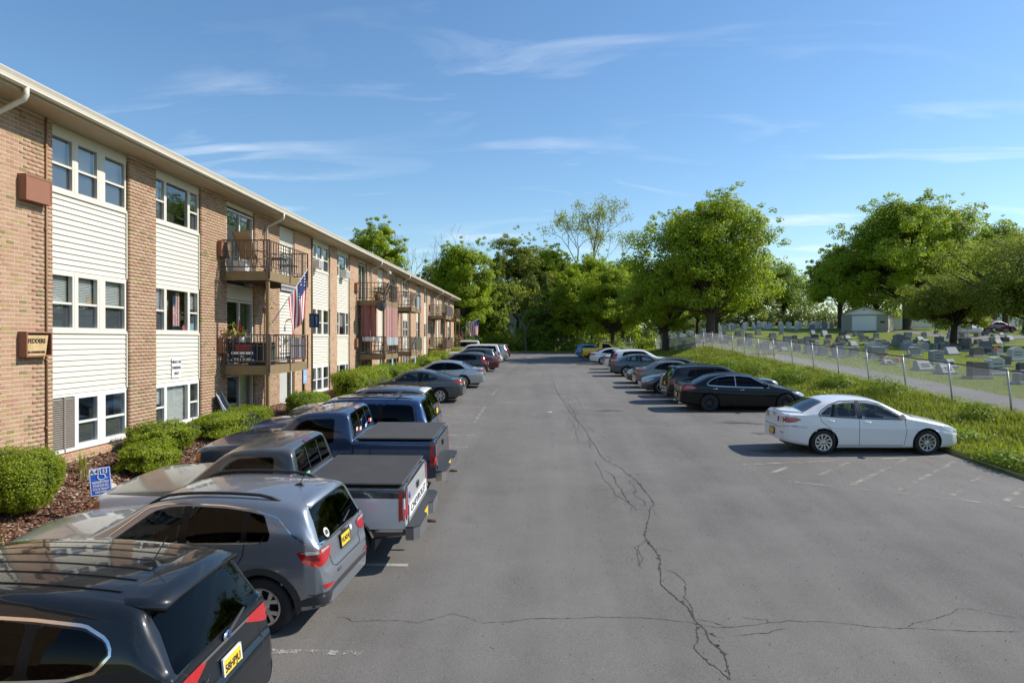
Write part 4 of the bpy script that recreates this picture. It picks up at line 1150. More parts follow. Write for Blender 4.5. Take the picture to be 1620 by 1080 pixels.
TRUCK = dict(L=4.80, W=1.95, H=1.79, wb=2.985, fo=.86, tr=.37, arch=.45, tumble=.24, crown=.03, rr=.08, track=.81, tw=.24,
    top=[(0, .62), (0, .90), (.01, 1.02), (.06, 1.09), (.2, 1.12), (.7, 1.155), (1.2, 1.185), (1.32, 1.195), (1.40, 1.22), (1.92, 1.655), (2.0, 1.70), (2.15, 1.75), (2.45, 1.785), (2.85, 1.785), (2.99, 1.765), (3.04, 1.72), (3.10, 1.50), (3.15, 1.30), (3.155, 1.275), (3.155, 1.268), (3.17, 1.262), (3.2, 1.26), (3.2, 1.26), (4.74, 1.26), (4.74, 1.26), (4.765, 1.25), (4.775, 1.22), (4.785, .9), (4.79, .62), (4.79, .60)],
    belt=[(0, .95), (.3, 1.04), (1.2, 1.10), (3.1, 1.13), (3.2, 1.2), (4.80, 1.2)],
    plan=[(0, .90), (.03, .945), (.12, .975), (.4, .99), (.9, 1), (4.62, 1), (4.74, .99), (4.785, .975), (4.80, .965)],
    bot=[(0, .48), (.5, .42), (3.2, .40), (4.2, .44), (4.8, .52)],
    side=[(0, .95), (.12, .975), (.4, .997), (.6, 1.0), (.8, .992), (1, .975)],
    wins=[[(1.72, 1.165), (2.08, 1.56), (2.24, 1.63), (2.72, 1.655), (2.78, 1.62), (2.78, 1.175)]],
    ws=(1.41, 1.95), rg=(3.02, 3.15, 1.32, 1.70),
    doors=[[(1.66, 1.13), (1.60, .8), (1.62, .45)], [(2.88, 1.15), (2.88, .45)]],
    handles=[(2.68, 1.02)], mirror=(1.74, 1.17), seatx=2.45)

def base_car(S, paint_m, ds=.045, nm='parked_car', gl=None, ws=None, rg=None, rim='twin', rimm=None, n=5, seat=None, interior=True, wk=.985, rk=.97, rear=True, gaps=True, hand=None, rback=None, mir=None, gapm=None):
    c = Car(S, paint_m, ds, nm)
    gl = gl or G_TINT
    if not isinstance(gl, (list, tuple)): gl = [gl] * len(S['wins'])
    c.side_glass(S['wins'], gl)
    c.pillars(S['wins'])
    c.top_glass('windscreen', S['ws'][0], S['ws'][1], wk, ws or G_CLEAR)
    g = S['rg']; c.rglass = c.top_glass('rear_window', g[0], g[1], rk, rg or gl[-1], *(g[2:4] if len(g) > 2 else ()))
    c.finish(); c.wheels(rim, rimm, n, rback)
    if interior: c.interior(seat, S.get('seatx'), rear=rear)
    if gaps:
        for d in S['doors']: c.strip('panel_gap', d, 'S', .013, gapm or M_GAP, .0015)
        if len(S['wins']) > 1:
            pass
    c.mirror(*S['mirror'], mat=mir)
    c.handles(S['handles'], hand)
    return c
def arch_poly(cx, cz, r0, r1, a0=-.15, a1=math.pi + .15, n=18):
    o = [(cx + r1 * math.cos(t), cz + r1 * math.sin(t)) for t in np.linspace(a0, a1, n)]
    return o + [(cx + r0 * math.cos(t), cz + r0 * math.sin(t)) for t in np.linspace(a1, a0, n)]
# ---------- left row, noses to the building
LROW = 'cars parked nose-in along the building'
RROW = 'cars parked along the grass verge'

# black crossover at the bottom left
P_BLK = paint('paint_black', (0.006, 0.009, 0.013), 0.0, 0.3, 0.03, coat=.95, spec=.1)
SF = remap(SUV, L=4.785, W=1.90, H=1.74, wb=2.765, fo=.93, tr=.37, arch=.44)
f_, kz_ = SF['fx'], SF['kz']
SF['wins'] = [[(1.72, 1.10), (2.26, 1.47), (2.4, 1.52), (2.66, 1.54), (2.64, 1.12)], [(2.75, 1.125), (2.75, 1.54), (3.3, 1.53), (3.56, 1.51), (3.53, 1.15)], [(3.63, 1.155), (3.65, 1.505), (4.0, 1.47), (4.16, 1.40), (4.20, 1.33), (4.10, 1.22), (3.9, 1.17)]]
c = base_car(SF, P_BLK, .035, 'parked_crossover', [G_TINT, G_DARK, G_DARK], rg=G_DARK, rim='y', mir=P_BLK)
tag(c.root, 'black crossover with ribbed roof at the bottom left corner', 'car', LROW)
def spoiler(c, x0, x1, k, z0, th, mat, drop=.03, w0=.98, w1=.93):
    i = int(np.argmin(np.abs(c.st[:, 0] - x0))); jB = c.n1 + c.n2 + 4
    vs = []; nq = 16; rows = [(x0, z0 + .006, k), ((x0 + x1) / 2, z0 - drop * .4 + .012, k * .99), (x1, z0 - drop, k * w1), (x1 - .01, z0 - drop - th * .6, k * w1), (x0 + .02, z0 - th, k * .97)]
    for (xf, z, kk) in rows:
        for q in range(nq + 1):
            u = 2 * q / nq - 1; vs.append((c.X(xf - .05 * u * u * (1 if xf > x0 + .05 else .2)), u * kk, z - .05 * u * u - .015 * u ** 8))
    fs = [(r*(nq+1)+q, r*(nq+1)+q+1, (r+1)*(nq+1)+q+1, (r+1)*(nq+1)+q) for r in range(len(rows) - 1) for q in range(nq)]
    fs += [tuple(r*(nq+1) for r in range(len(rows))), tuple(r*(nq+1)+nq for r in range(len(rows)))[::-1]]
    return MB().add(vs, fs, True).build('spoiler', mat, c.root)
spoiler(c, 4.18, 4.56, .66, 1.67, .07, P_BLK)
for y in (-.50, -.30, -.10, .10, .30, .50):
    c.lay('roof_rib', [([(2.3, y - .022), (4.1, y - .02), (4.1, y + .02), (2.3, y + .022)], 'T')], P_BLK, .011, step=.1)
c.strip('window_trim', SF['wins'][0] and [(1.5, 1.085), (2.1, 1.10), (2.9, 1.115), (3.6, 1.14), (3.92, 1.155), (4.13, 1.21), (4.235, 1.33), (4.18, 1.42), (4.0, 1.50), (3.6, 1.535), (2.7, 1.565), (2.35, 1.545), (2.1, 1.50)], 'S', .022, M_CHROME, .006)
c.lay('tail_light', [([(4.36, 1.02), (4.56, 1.05), (4.8, 1.05), (4.8, .90), (4.66, .90), (4.60, .84), (4.55, .96)], 'S'), ([(.86, 1.05), (.40, 1.055), (.36, 1.03), (.62, .93), (.72, .90), (.86, .90)], 'B'), ([(-.86, 1.05), (-.40, 1.055), (-.36, 1.03), (-.62, .93), (-.72, .90), (-.86, .90)], 'B')], M_REDL, .008, step=.05)
c.strip('light_bar', [(.42, 1.045), (-.42, 1.045)], 'B', .022, M_CHROME, .008)
c.strip('panel_gap', [(.70, 1.12), (.62, 1.05), (.60, .82), (.52, .74), (-.52, .74), (-.60, .82), (-.62, 1.05), (-.70, 1.12)], 'B', .014, M_GAP, .002)
c.lay('bumper_cladding', [([(4.28, .30), (4.28, .50), (4.8, .50), (4.8, .30)], 'S'), ([(-.9, .36), (-.9, .52), (.9, .52), (.9, .36)], 'B')], M_CLAD, .006)
c.lay('bumper_insert', [([(-.62, .42), (-.70, .50), (.70, .50), (.62, .42)], 'B')], simple('silver_plastic', (0.42, 0.42, 0.42), .45), .012)
for w in c.wx: c.lay('arch_cladding', [(arch_poly(w, SF['tr'], c.AR - .004, c.AR + .055), 'S')], M_CLAD, .007, step=.06)
c.lay('sill_cladding', [([(1.4, .27), (1.4, .40), (3.25, .40), (3.25, .27)], 'S')], M_CLAD, .006)
c.plate(.86, '58HPJU', frame=M_WHITE)
q, n = c.cast(0, 1.065, 'B')
em = MB().lathe([(.0, .012), (.055, .01), (.065, 0)], 20, (0, 0, 0), 'x').build('emblem', M_CHROME, c.root); em.location = q + Vector((-.016, 0, .02)); em.scale = (-1, 1, .62)
text('H', .07, (q.x - .034, 0, q.z + .02), (R(90), 0, R(-90)), M_INKBLUE, c.root, shear=.25, bold=.003, name='emblem_letter')
q, n = c.cast(.42, .88, 'B'); text('SANTA FE', .05, (q.x - .012, .42, .90), (R(90), 0, R(-90 + 12)), M_CHROME, c.root, name='model_lettering', bold=.002, sx=1.25)
w = MB().tube([c.cast(.0, 1.10, 'B')[0] + Vector((-.03, 0, 0)), c.cast(-.38, 1.16, 'B')[0] + Vector((-.03, 0, 0))], [.02, .012], 5).build('rear_wiper', M_BLACK, c.root)
q, n = c.cast(c.X(4.02), 0, 'T')
MB().hexa([(q.x - .09, -.03, q.z - .01), (q.x + .09, -.02, q.z - .01), (q.x + .09, .02, q.z - .01), (q.x - .09, .03, q.z - .01), (q.x - .06, -.012, q.z + .03), (q.x + .02, -.01, q.z + .02), (q.x + .02, .01, q.z + .02), (q.x - .06, .012, q.z + .03)]).tube([(q.x - .03, 0, q.z + .02), (q.x - .16, 0, q.z + .24)], [.006, .004], 5).build('antenna', M_BLACK, c.root)
c.place(-2.55, 5.9)

# silver crossover
P_SIL = paint('paint_silver_blue', (0.27, 0.295, 0.33), 0.6, 0.30, 0.12)
CMP = remap(SUV, fo=.93, wb=2.70, tr=.35, arch=.41)
c = base_car(CMP, P_SIL, .035, 'parked_crossover', [G_TINT, G_DARK, G_DARK], rg=G_DARK, rim='y', rimm=M_ALLOY, hand=P_SIL)
tag(c.root, 'silver blue compact crossover with SB oval sticker beside the black one', 'car', LROW)
c.spoil = spoiler(c, 3.88, 4.17, .60, 1.572, .06, P_SIL, .025)
for sg in (1, -1):
    pts = []
    for xf in np.linspace(2.05, 3.75, 14):
        u = (xf - 2.05) / 1.7; q, n = c.cast(c.X(xf), sg * (.60 - .02 * u), 'T'); pts.append(q + Vector((0, 0, .045 * min(1, 8 * u, 8 * (1 - u)) - .004)))
    MB().tube(pts, .020, 6).build('roof_rail', M_BLACK, c.root)
c.lay('tail_light', [([(4.06, 1.02), (4.3, 1.035), (4.45, 1.03), (4.45, .84), (4.28, .84), (4.14, .90)], 'S'), ([(.84, 1.035), (.6, 1.02), (.46, 1.0), (.50, .92), (.6, .86), (.70, .84), (.84, .84)], 'B'), ([(-.84, 1.035), (-.6, 1.02), (-.46, 1.0), (-.50, .92), (-.6, .86), (-.70, .84), (-.84, .84)], 'B')], M_REDL, .008, step=.045, rnd=1)
c.lay('clear_light', [([(4.10, 1.012), (4.3, 1.028), (4.45, 1.022), (4.45, .985), (4.25, .985)], 'S'), ([(.84, 1.028), (.55, 1.01), (.50, .985), (.84, .985)], 'B'), ([(-.84, 1.028), (-.55, 1.01), (-.50, .985), (-.84, .985)], 'B')], M_CLEARL, .013, step=.05)
c.lay('dark_light', [([(4.22, .975), (4.38, .98), (4.38, .91), (4.26, .91)], 'S')], M_REDD, .013, step=.05)
c.strip('window_trim', [(1.54, 1.045), (2.4, 1.07), (3.3, 1.105), (3.62, 1.12), (3.66, 1.2)], 'S', .016, M_CHROME, .005)
c.strip('window_trim', [(1.66, 1.13), (2.10, 1.455), (2.32, 1.503), (2.6, 1.522), (3.1, 1.515), (3.5, 1.475), (3.8, 1.40), (4.0, 1.22), (4.2, 1.09)], 'S', .014, M_CHROME, .005)
c.strip('tailgate_trim', [(.74, 1.085), (.4, 1.06), (-.4, 1.06), (-.74, 1.085)], 'B', .016, M_CHROME, .006)
c.strip('panel_gap', [(.66, 1.06), (.58, .98), (.50, .84), (.48, .74), (.40, .72), (-.40, .72), (-.48, .74), (-.50, .84), (-.58, .98), (-.66, 1.06)], 'B', .012, M_GAP, .002)
c.lay('bumper_cladding', [([(4.06, .26), (4.05, .42), (4.18, .47), (4.42, .50), (4.42, .28)], 'S'), ([(-.92, .30), (-.92, .50), (-.4, .54), (.4, .54), (.92, .50), (.92, .30)], 'B')], M_CLAD, .006)
c.lay('fog_reflector', [([(.50, .555), (.74, .555), (.78, .615), (.66, .60)], 'B'), ([(-.50, .555), (-.74, .555), (-.78, .615), (-.66, .60)], 'B')], M_REDL, .008, step=.04)
for w in c.wx: c.lay('arch_cladding', [(arch_poly(w, CMP['tr'], c.AR - .004, c.AR + .075), 'S')], M_CLAD, .008, step=.06)
c.lay('sill_cladding', [([(1.42, .25), (1.42, .40), (3.14, .40), (3.14, .25)], 'S')], M_CLAD, .007)
c.plate(.93, 'VLM24J')
def disc(c, y, z, r, mat, nm, txt=None, ts=.1, off=.02, ax='B'):
    q, n = c.cast(y, z, ax); e = MB().lathe([(0, .004), (r, .004), (r, 0)], 24, (0, 0, 0), 'z').build(nm, mat, c.root)
    e.location = q + n * off; e.rotation_mode = 'QUATERNION'; e.rotation_quaternion = n.to_track_quat('Z', 'Y')
    if txt: text(txt, ts, (0, 0, .006), (0, 0, 0), M_INK, e, bold=.003, name='sticker_lettering')
    return e
disc(c, .46, 1.14, .062, M_SIGNW, 'sticker', 'SB', .075, .012); disc(c, -.24, .985, .04, M_SIGNW, 'sticker', None, .1, .012)
for (s_, y, z, sz) in (('Jeep', 0, 1.035, .075), ('4x4', .36, .66, .07)):
    q, n = c.cast(y, z, 'B'); text(s_, sz, (q.x - .012, y, z), (R(90), 0, R(-90)), M_CHROME if s_ == '4x4' else M_CLAD, c.root, bold=.002, name='badge')
MB().tube([c.cast(-.02, 1.13, 'B')[0] + Vector((-.035, 0, 0)), c.cast(-.34, 1.19, 'B')[0] + Vector((-.035, 0, 0))], [.014, .008], 5).build('rear_wiper', M_BLACK, c.root)
q, n = c.cast(c.X(3.72), 0, 'T')
MB().hexa([(q.x - .08, -.03, q.z - .01), (q.x + .08, -.02, q.z - .01), (q.x + .08, .02, q.z - .01), (q.x - .08, .03, q.z - .01), (q.x - .05, -.012, q.z + .03), (q.x + .02, -.01, q.z + .02), (q.x + .02, .01, q.z + .02), (q.x - .05, .012, q.z + .03)]).tube([(q.x - .02, 0, q.z + .02), (q.x - .15, 0, q.z + .24)], [.006, .004], 5).build('antenna', M_BLACK, c.root)
c.lay('brake_light', [([(4.10, -.16), (4.10, .16), (4.165, .16), (4.165, -.16)], 'T')], M_REDD, .0, step=.08)
c.place(-2.49, 9.2, 0, '-X', -4.0)

# pickups
def pickup(paint_m, label, y, xr, gate, seat, cover, lights, stripe=None, ds=.04, chrome=True, grp=LROW, face='-X', gl=None):
    S = dict(TRUCK)
    c = base_car(S, paint_m, ds, 'pickup_truck', gl or G_TINT, rg=G_TINT, rim='steel' if not chrome else 'star', rimm=M_ALLOY, seat=seat, rear=False, rk=.93, hand=M_BLACK, mir=M_BLACK)
    tag(c.root, label, 'pickup truck', grp)
    if cover:
        tp = MB().box((c.X(4.74), -.90, 1.262), (c.X(3.22), .90, 1.296), .014).build('bed_cover', cover, c.root)
        for k in range(3): MB().box((c.X(3.58 + k*.38) - .012, -.88, 1.2955), (c.X(3.58 + k*.38) + .012, .88, 1.2972)).build('cover_seam', cover, tp)
    c.strip('cab_gap', [(3.165, 1.22), (3.165, .46)], 'S', .03, M_GAP, .003)
    for yy in (.26, -.26): c.strip('rear_window_bar', [(yy, 1.34), (yy, 1.69)], 'B', .022, M_BLACK, .012)
    c.lay('rear_window_frame', [([(-.70, 1.30), (-.70, 1.335), (.70, 1.335), (.70, 1.30)], 'B')], M_BLACK, .012)
    # tailgate, lights
    tg = c.lay('tailgate', [([(-.76, .66), (-.76, 1.21), (.76, 1.21), (.76, .66)], 'B')], gate, .012, step=.2)
    c.strip('tailgate_gap', [(-.775, .64), (-.775, 1.235), (.775, 1.235), (.775, .64), (-.775, .64)], 'B', .018, M_GAP, .004)
    q, n = c.cast(0, 1.0, 'B')
    MB().box((q.x - .03, -.08, 1.0), (q.x - .012, .08, 1.1), .006).build('tailgate_handle', M_BLACK, tg)
    for sg in (1, -1):
        c.lay('tail_light', [([(sg*.80, .74), (sg*.80, 1.20), (sg*.955, 1.20), (sg*.955, .74)], 'B'), ([(4.69, .74), (4.69, 1.20), (4.80, 1.20), (4.80, .74)], 'L' if sg > 0 else 'R')], lights, .014, step=.08)
        c.lay('reverse_light', [([(sg*.82, .755), (sg*.82, .82), (sg*.93, .82), (sg*.93, .755)], 'B')], M_CLEARL, .018, step=.1)
    # step bumper
    bp = MB(); xb = c.X(4.79)
    pr = [(-.98, .0), (-.98, -.12), (-.88, -.20), (-.30, -.21), (-.24, -.14), (.24, -.14), (.30, -.21), (.88, -.20), (.98, -.12), (.98, 0)]
    bp.prism([(xb + d, yv) for (yv, d) in pr], .47, .645, 'z')
    bo = bp.build('rear_bumper', M_CHROME if chrome else simple('bumper_grey', (0.20, 0.20, 0.20), .4, .5), c.root)
    MB().prism([(xb + d * .98, yv * .985) for (yv, d) in pr], .646, .668, 'z').build('bumper_step', M_CLAD, bo)
    MB().tube([(xb - .1, 0, .44), (xb - .30, 0, .44)], .03, 6).build('tow_hitch', simple('hitch_rust', (0.10, 0.05, 0.03), .8), c.root)
    p = MB().box((xb - .145, -.15, .49), (xb - .135, .15, .64)).build('licence_plate', M_PLATE, c.root)
    c.lay('roof_light', [([(-.14, 1.735), (-.14, 1.765), (.14, 1.765), (.14, 1.735)], 'B')], M_AMBER if chrome else M_REDD, .014)
    [c.lay('arch_trim', [(arch_poly(w_, S['tr'], c.AR - .004, c.AR + .03), 'S')], M_CHROME if stripe else paint_m, .006, step=.06) for w_ in c.wx]
    if stripe: c.strip('side_moulding', [(.4, .615), (.42, .615)], 'S', .03, M_CHROME); c.strip('side_moulding', [(1.38, .60), (3.34, .60)], 'S', .035, stripe, .008); c.strip('side_moulding', [(4.33, .60), (4.74, .60)], 'S', .035, stripe, .008)
    # front end
    c.lay('headlight', [([(.55, .82), (.55, 1.0), (.9, 1.0), (.9, .82)], 'F'), ([(-.55, .82), (-.55, 1.0), (-.9, 1.0), (-.9, .82)], 'F')], M_CLEARL, .01)
    c.lay('turn_signal', [([(0.0, .80), (0.0, 1.0), (.13, 1.0), (.13, .80)], 'S')], M_AMBER, .008)
    c.lay('grille', [([(-.53, .78), (-.53, 1.02), (.53, 1.02), (.53, .78)], 'F')], M_BLACK, .01)
    fb = MB().prism([(c.X(0) - .05, -.95), (c.X(0) + .08, -.9), (c.X(0) + .12, -.4), (c.X(0) + .12, .4), (c.X(0) + .08, .9), (c.X(0) - .05, .95)], .48, .72, 'z').build('front_bumper', M_CHROME, c.root)
    for sg in (1, -1):   # big square door mirrors
        pass
    c.place(xr, y, 0, face); return c, tg
P_2T = paint('paint_two_tone', (0.010, 0.017, 0.026), 0.0, 0.28, 0.30, two=(0.62, 1.085, (0.66, 0.685, 0.70), .12))
M_TON = simple('vinyl_cover', (0.046, 0.043, 0.040), .72, var=.3, scale=2.5, bump=.5, bscale=5)
M_GATE = paint('paint_gate_silver', (0.55, 0.56, 0.57), .3, .35, .15)
c, tg = pickup(P_2T, 'black over silver pickup truck with white lettered tailgate band and vinyl bed cover', 11.2, -1.98, M_GATE, M_SEATR, M_TON, M_REDL, M_CHROME, chrome=False)
q = c.cast(0, .86, 'B')[0]
MB().box((q.x - .024, -.75, .74), (q.x - .016, .75, .93)).build('tailgate_band', M_SIGNW, tg)
text('CHEVROLET', .165, (q.x - .0265, 0, .835), (R(90), 0, R(-90)), M_INK, tg, bold=.001, name='tailgate_lettering', sx=1.42)
disc(c, .66, 1.06, .05, simple('sticker_blue', (0.03, 0.12, 0.5), .5), 'sticker', None, .1, .018)
MB().box((c.X(3.19), .42, 1.315), (c.X(3.17), .62, 1.36)).build('window_sticker', simple('sticker_green', (0.25, 0.5, 0.35), .5), c.root)
P_BLU = paint('paint_deep_blue', (0.010, 0.032, 0.085), 0.35, 0.28, 0.12)
M_GATED = paint('paint_gate_dark', (0.03, 0.032, 0.036), .0, .45, .15)
c, tg = pickup(P_BLU, 'dark blue pickup truck with black bed cover and stickered rear window', 14.35, -2.02, M_GATED, M_SEATG, simple('vinyl_cover_b', (0.056, 0.053, 0.050), .72, var=.3, scale=2.5, bump=.4, bscale=5), M_REDL, None, chrome=True)
for (y, z, m_) in ((.55, 1.40, M_SIGNW), (.42, 1.38, simple('sticker_red', (0.5, 0.03, 0.03), .5)), (.30, 1.37, M_SIGNW), (-.1, 1.36, M_SIGNW), (-.2, 1.38, simple('sticker_blue', (0.03, 0.12, 0.5), .5)), (-.42, 1.42, simple('sticker_red', (0.5, 0.03, 0.03), .5)), (-.55, 1.40, M_SIGNW)):
    q = c.cast(y, z, 'B')[0]; MB().box((q.x - .024, y - .05, z - .03), (q.x - .017, y + .05, z + .04)).build('window_sticker', m_, c.root)
c, tg = pickup(paint('paint_yellow', (0.85, 0.50, 0.008), 0, .35, .04), 'bright yellow pickup truck beyond the white sedans by the verge', 68.5, 4.1, paint('paint_yellow', (0, 0, 0)), M_SEATD, None, M_REDD, None, .07, False, RROW, '+X', G_DARK)

# dark blue boxy wagon with roof rack
P_BLU2 = paint('paint_blue', (0.012, 0.05, 0.15), 0.4, 0.28, 0.14)
c = base_car(BOXSUV, P_BLU2, .045, 'parked_suv', [G_TINT, G_TINT, G_DARK], rg=G_TINT, rim='star', hand=M_BLACK, mir=M_BLACK)
tag(c.root, 'boxy dark blue SUV with black roof rack beside the blue pickup', 'car', LROW)
for sg in (1, -1):
    pts = [c.cast(c.X(xf), sg * .58, 'T')[0] + Vector((0, 0, .05)) for xf in np.linspace(2.2, 4.05, 10)]
    MB().tube(pts, .018, 6).build('roof_rail', M_BLACK, c.root)
for xf in (2.7, 3.6):
    z = c.cast(c.X(xf), 0, 'T')[0].z + .06; MB().box((c.X(xf) - .03, -.6, z), (c.X(xf) + .03, .6, z + .02)).build('roof_bar', M_BLACK, c.root)
c.lay('tail_light', [([(4.42, .72), (4.40, 1.02), (4.6, 1.02), (4.6, .72)], 'S')], M_REDL, .008)
c.lay('tail_light', [([(sg*.66, .72), (sg*.66, 1.02), (sg*.84, 1.02), (sg*.84, .72)], 'B') for sg in (1, -1)], M_REDL, .008)
c.lay('bumper_cladding', [([(-.8, .48), (-.8, .67), (.8, .67), (.8, .48)], 'B'), ([(4.45, .45), (4.45, .67), (4.65, .67), (4.65, .45)], 'S')], M_CLAD, .006)
c.strip('window_divider', [(2.9, 1.06), (2.9, 1.48)], 'S', .02, M_CHROME, .006)
c.strip('window_trim', [(3.3, 1.04), (4.2, 1.045), (4.10, 1.50)], 'S', .025, M_BLACK, .005)
c.plate(.80)
c.place(-2.55, 17.4)

# grey hatchback wagon with rounded tail
P_GRY = paint('paint_slate', (0.085, 0.10, 0.115), 0.6, 0.3, 0.2)
HAT = remap(SUV, L=4.35, W=1.78, H=1.56, wb=2.62, fo=.88, tr=.325)
c = base_car(HAT, P_GRY, .05, 'parked_hatchback', [G_TINT, G_DARK, G_DARK], rg=G_DARK, rim='twin')
tag(c.root, 'slate grey hatchback with a rear spoiler behind the boxy blue SUV', 'car', LROW)
spoiler(c, 3.84, 4.1, .58, 1.495, .05, simple('spoiler_pale', (0.5, 0.5, 0.5), .4), .02)
c.lay('tail_light', [([(4.1, .82), (4.02, 1.0), (4.40, 1.0), (4.40, .82)], 'S')] + [([(sg*.5, .82), (sg*.55, .98), (sg*.84, .98), (sg*.84, .82)], 'B') for sg in (1, -1)], M_REDL, .008)
c.plate(.82)
c.place(-3.05, 20.6)

# grey coupe
P_CIV = paint('paint_grey', (0.075, 0.080, 0.088), 0.6, 0.3, 0.12)
CIV = remap(SEDAN, L=4.48, W=1.755, H=1.40, wb=2.62, fo=.90, tr=.315)
CIV['top'] = [(CIV['fx'](a), b * CIV['kz']) for a, b in [(0, .40), (0, .52), (.02, .62), (.09, .72), (.3, .82), (.75, .92), (1.1, .98), (1.22, 1.0), (1.30, 1.02), (1.95, 1.345), (2.1, 1.405), (2.4, 1.45), (2.7, 1.455), (3.0, 1.43), (3.3, 1.36), (3.5, 1.29), (4.05, 1.115), (4.12, 1.10), (4.3, 1.09), (4.47, 1.085), (4.50, 1.06), (4.52, 1.0), (4.535, .80), (4.54, .74), (4.57, .70), (4.58, .62), (4.58, .42)]]
CIV['wins'] = [[(1.48, .90), (2.08, 1.245), (2.35, 1.285), (2.66, 1.30), (2.58, .92)], [(2.72, .925), (2.78, 1.295), (3.05, 1.255), (3.42, 1.07), (3.36, 1.0), (3.1, .95)]]
CIV['doors'] = [[(1.46, .88), (1.43, .58), (1.48, .26)], [(2.62, .92), (2.66, .6), (2.60, .24)]]; CIV['handles'] = [(2.42, .82)]
CIV['rg'] = (CIV['fx'](3.32), CIV['fx'](4.06))
c = base_car(CIV, P_CIV, .045, 'parked_coupe', [G_CLEAR, G_CLEAR], rg=G_TINT, rim='twin', n=7)
tag(c.root, 'dark grey two-door coupe next to the striped access bay', 'car', LROW)
def tails(c, side, back, mat=M_REDL, off=.008, extra=None, emat=M_CLEARL, nm='tail_light', ax='B', step=.05):
    c.lay(nm, [(side, 'S')] + [([(sg * a, b) for a, b in back], ax) for sg in (1, -1)], mat, off, step=step)
    zc = np.mean([b for a, b in back]); yc = np.mean([a for a, b in back])
    c.lay('inner_lens', [([(sg * (yc + (a - yc) * .62), zc + (b - zc) * .42) for a, b in back], ax) for sg in (1, -1)], M_REDD, off + .004, step=step)
    if extra: c.lay('reverse_light', [([(sg * a, b) for a, b in extra], ax) for sg in (1, -1)], emat, off + .005, step=step)
tails(c, [(4.02, .93), (4.2, .985), (4.5, .98), (4.5, .83), (4.22, .84)], [(.5, .84), (.46, .95), (.84, .97), (.84, .83)], extra=[(.5, .80), (.5, .835), (.74, .835), (.74, .80)])
c.strip('panel_gap', [(.80, .74), (.55, .72), (-.55, .72), (-.80, .74)], 'B', .012, M_GAP, .002); c.plate(.80)
c.place(-3.30, 29.9)

# silver sedan with dark two-tone wheels
P_ALT = paint('paint_silver', (0.47, 0.49, 0.51), 0.7, 0.3, 0.10)
ALT = remap(SEDAN, L=4.90, W=1.85, H=1.445, wb=2.825, fo=.97, tr=.335)
c = base_car(ALT, P_ALT, .05, 'parked_sedan', G_DARK, rg=G_DARK, rim='mesh', n=10)
tag(c.root, 'silver sedan with black window tint and two-tone wheels past the grey coupe', 'car', LROW)
tails(c, [(4.42, .93), (4.6, .99), (4.92, .98), (4.92, .88), (4.66, .89)], [(.35, .93), (.5, .98), (.88, .98), (.88, .87), (.6, .88)])
c.strip('roof_trim', [(3.7, 1.31), (4.05, 1.15), (4.25, 1.06)], 'S', .02, M_CHROME, .005); c.plate(.80)
c.place(-2.95, 36.8)

def plain_sedan(label, y, xr, pm, face, grp, gl=G_DARK, rim='twin', n=5, rimm=None, H=1.45, L=4.6, yaw=0, ds=.065, nm='parked_sedan', **k):
    S = remap(SEDAN, L=L, W=k.pop('W', 1.78), H=H, wb=L * .577, fo=L * .2, tr=.32)
    kx, kz = L / 4.58, H / 1.455
    c = base_car(S, pm, ds, nm, gl, rg=k.pop('rg', G_DARK), rim=rim, n=n, rimm=rimm, **k)
    tag(c.root, label, 'car', grp)
    sc = lambda p: [(a * kx, b * kz) for a, b in p]
    tails(c, sc([(4.05, .93), (4.2, 1.0), (4.58, .98), (4.58, .82), (4.25, .83)]), [(.46, .83 * kz), (.48, .97 * kz), (.84, .99 * kz), (.84, .82 * kz)])
    c.lay('headlight', [(sc([(.12, .62), (.55, .76), (.62, .74), (.3, .60), (.0, .54), (.0, .62)]), 'S')] + [([(sg*.36, .60*kz), (sg*.62, .72*kz), (sg*.86, .74*kz), (sg*.84, .58*kz), (sg*.55, .55*kz)], 'F') for sg in (1, -1)], M_CLEARL, .007, step=.05)
    c.lay('grille', [([(-.34, .56*kz), (-.40, .66*kz), (.40, .66*kz), (.34, .56*kz)], 'F'), ([(-.5, .28), (-.55, .40), (.55, .40), (.5, .28)], 'F')], M_BLACK, .008)
    c.strip('panel_gap', [(.82, .72), (.55, .70), (-.55, .70), (-.82, .72)], 'B', .012, M_GAP, .002)
    c.plate(.82 if not k.get('lowplate') else .55)
    c.place(xr, y, 0, face, yaw); return c
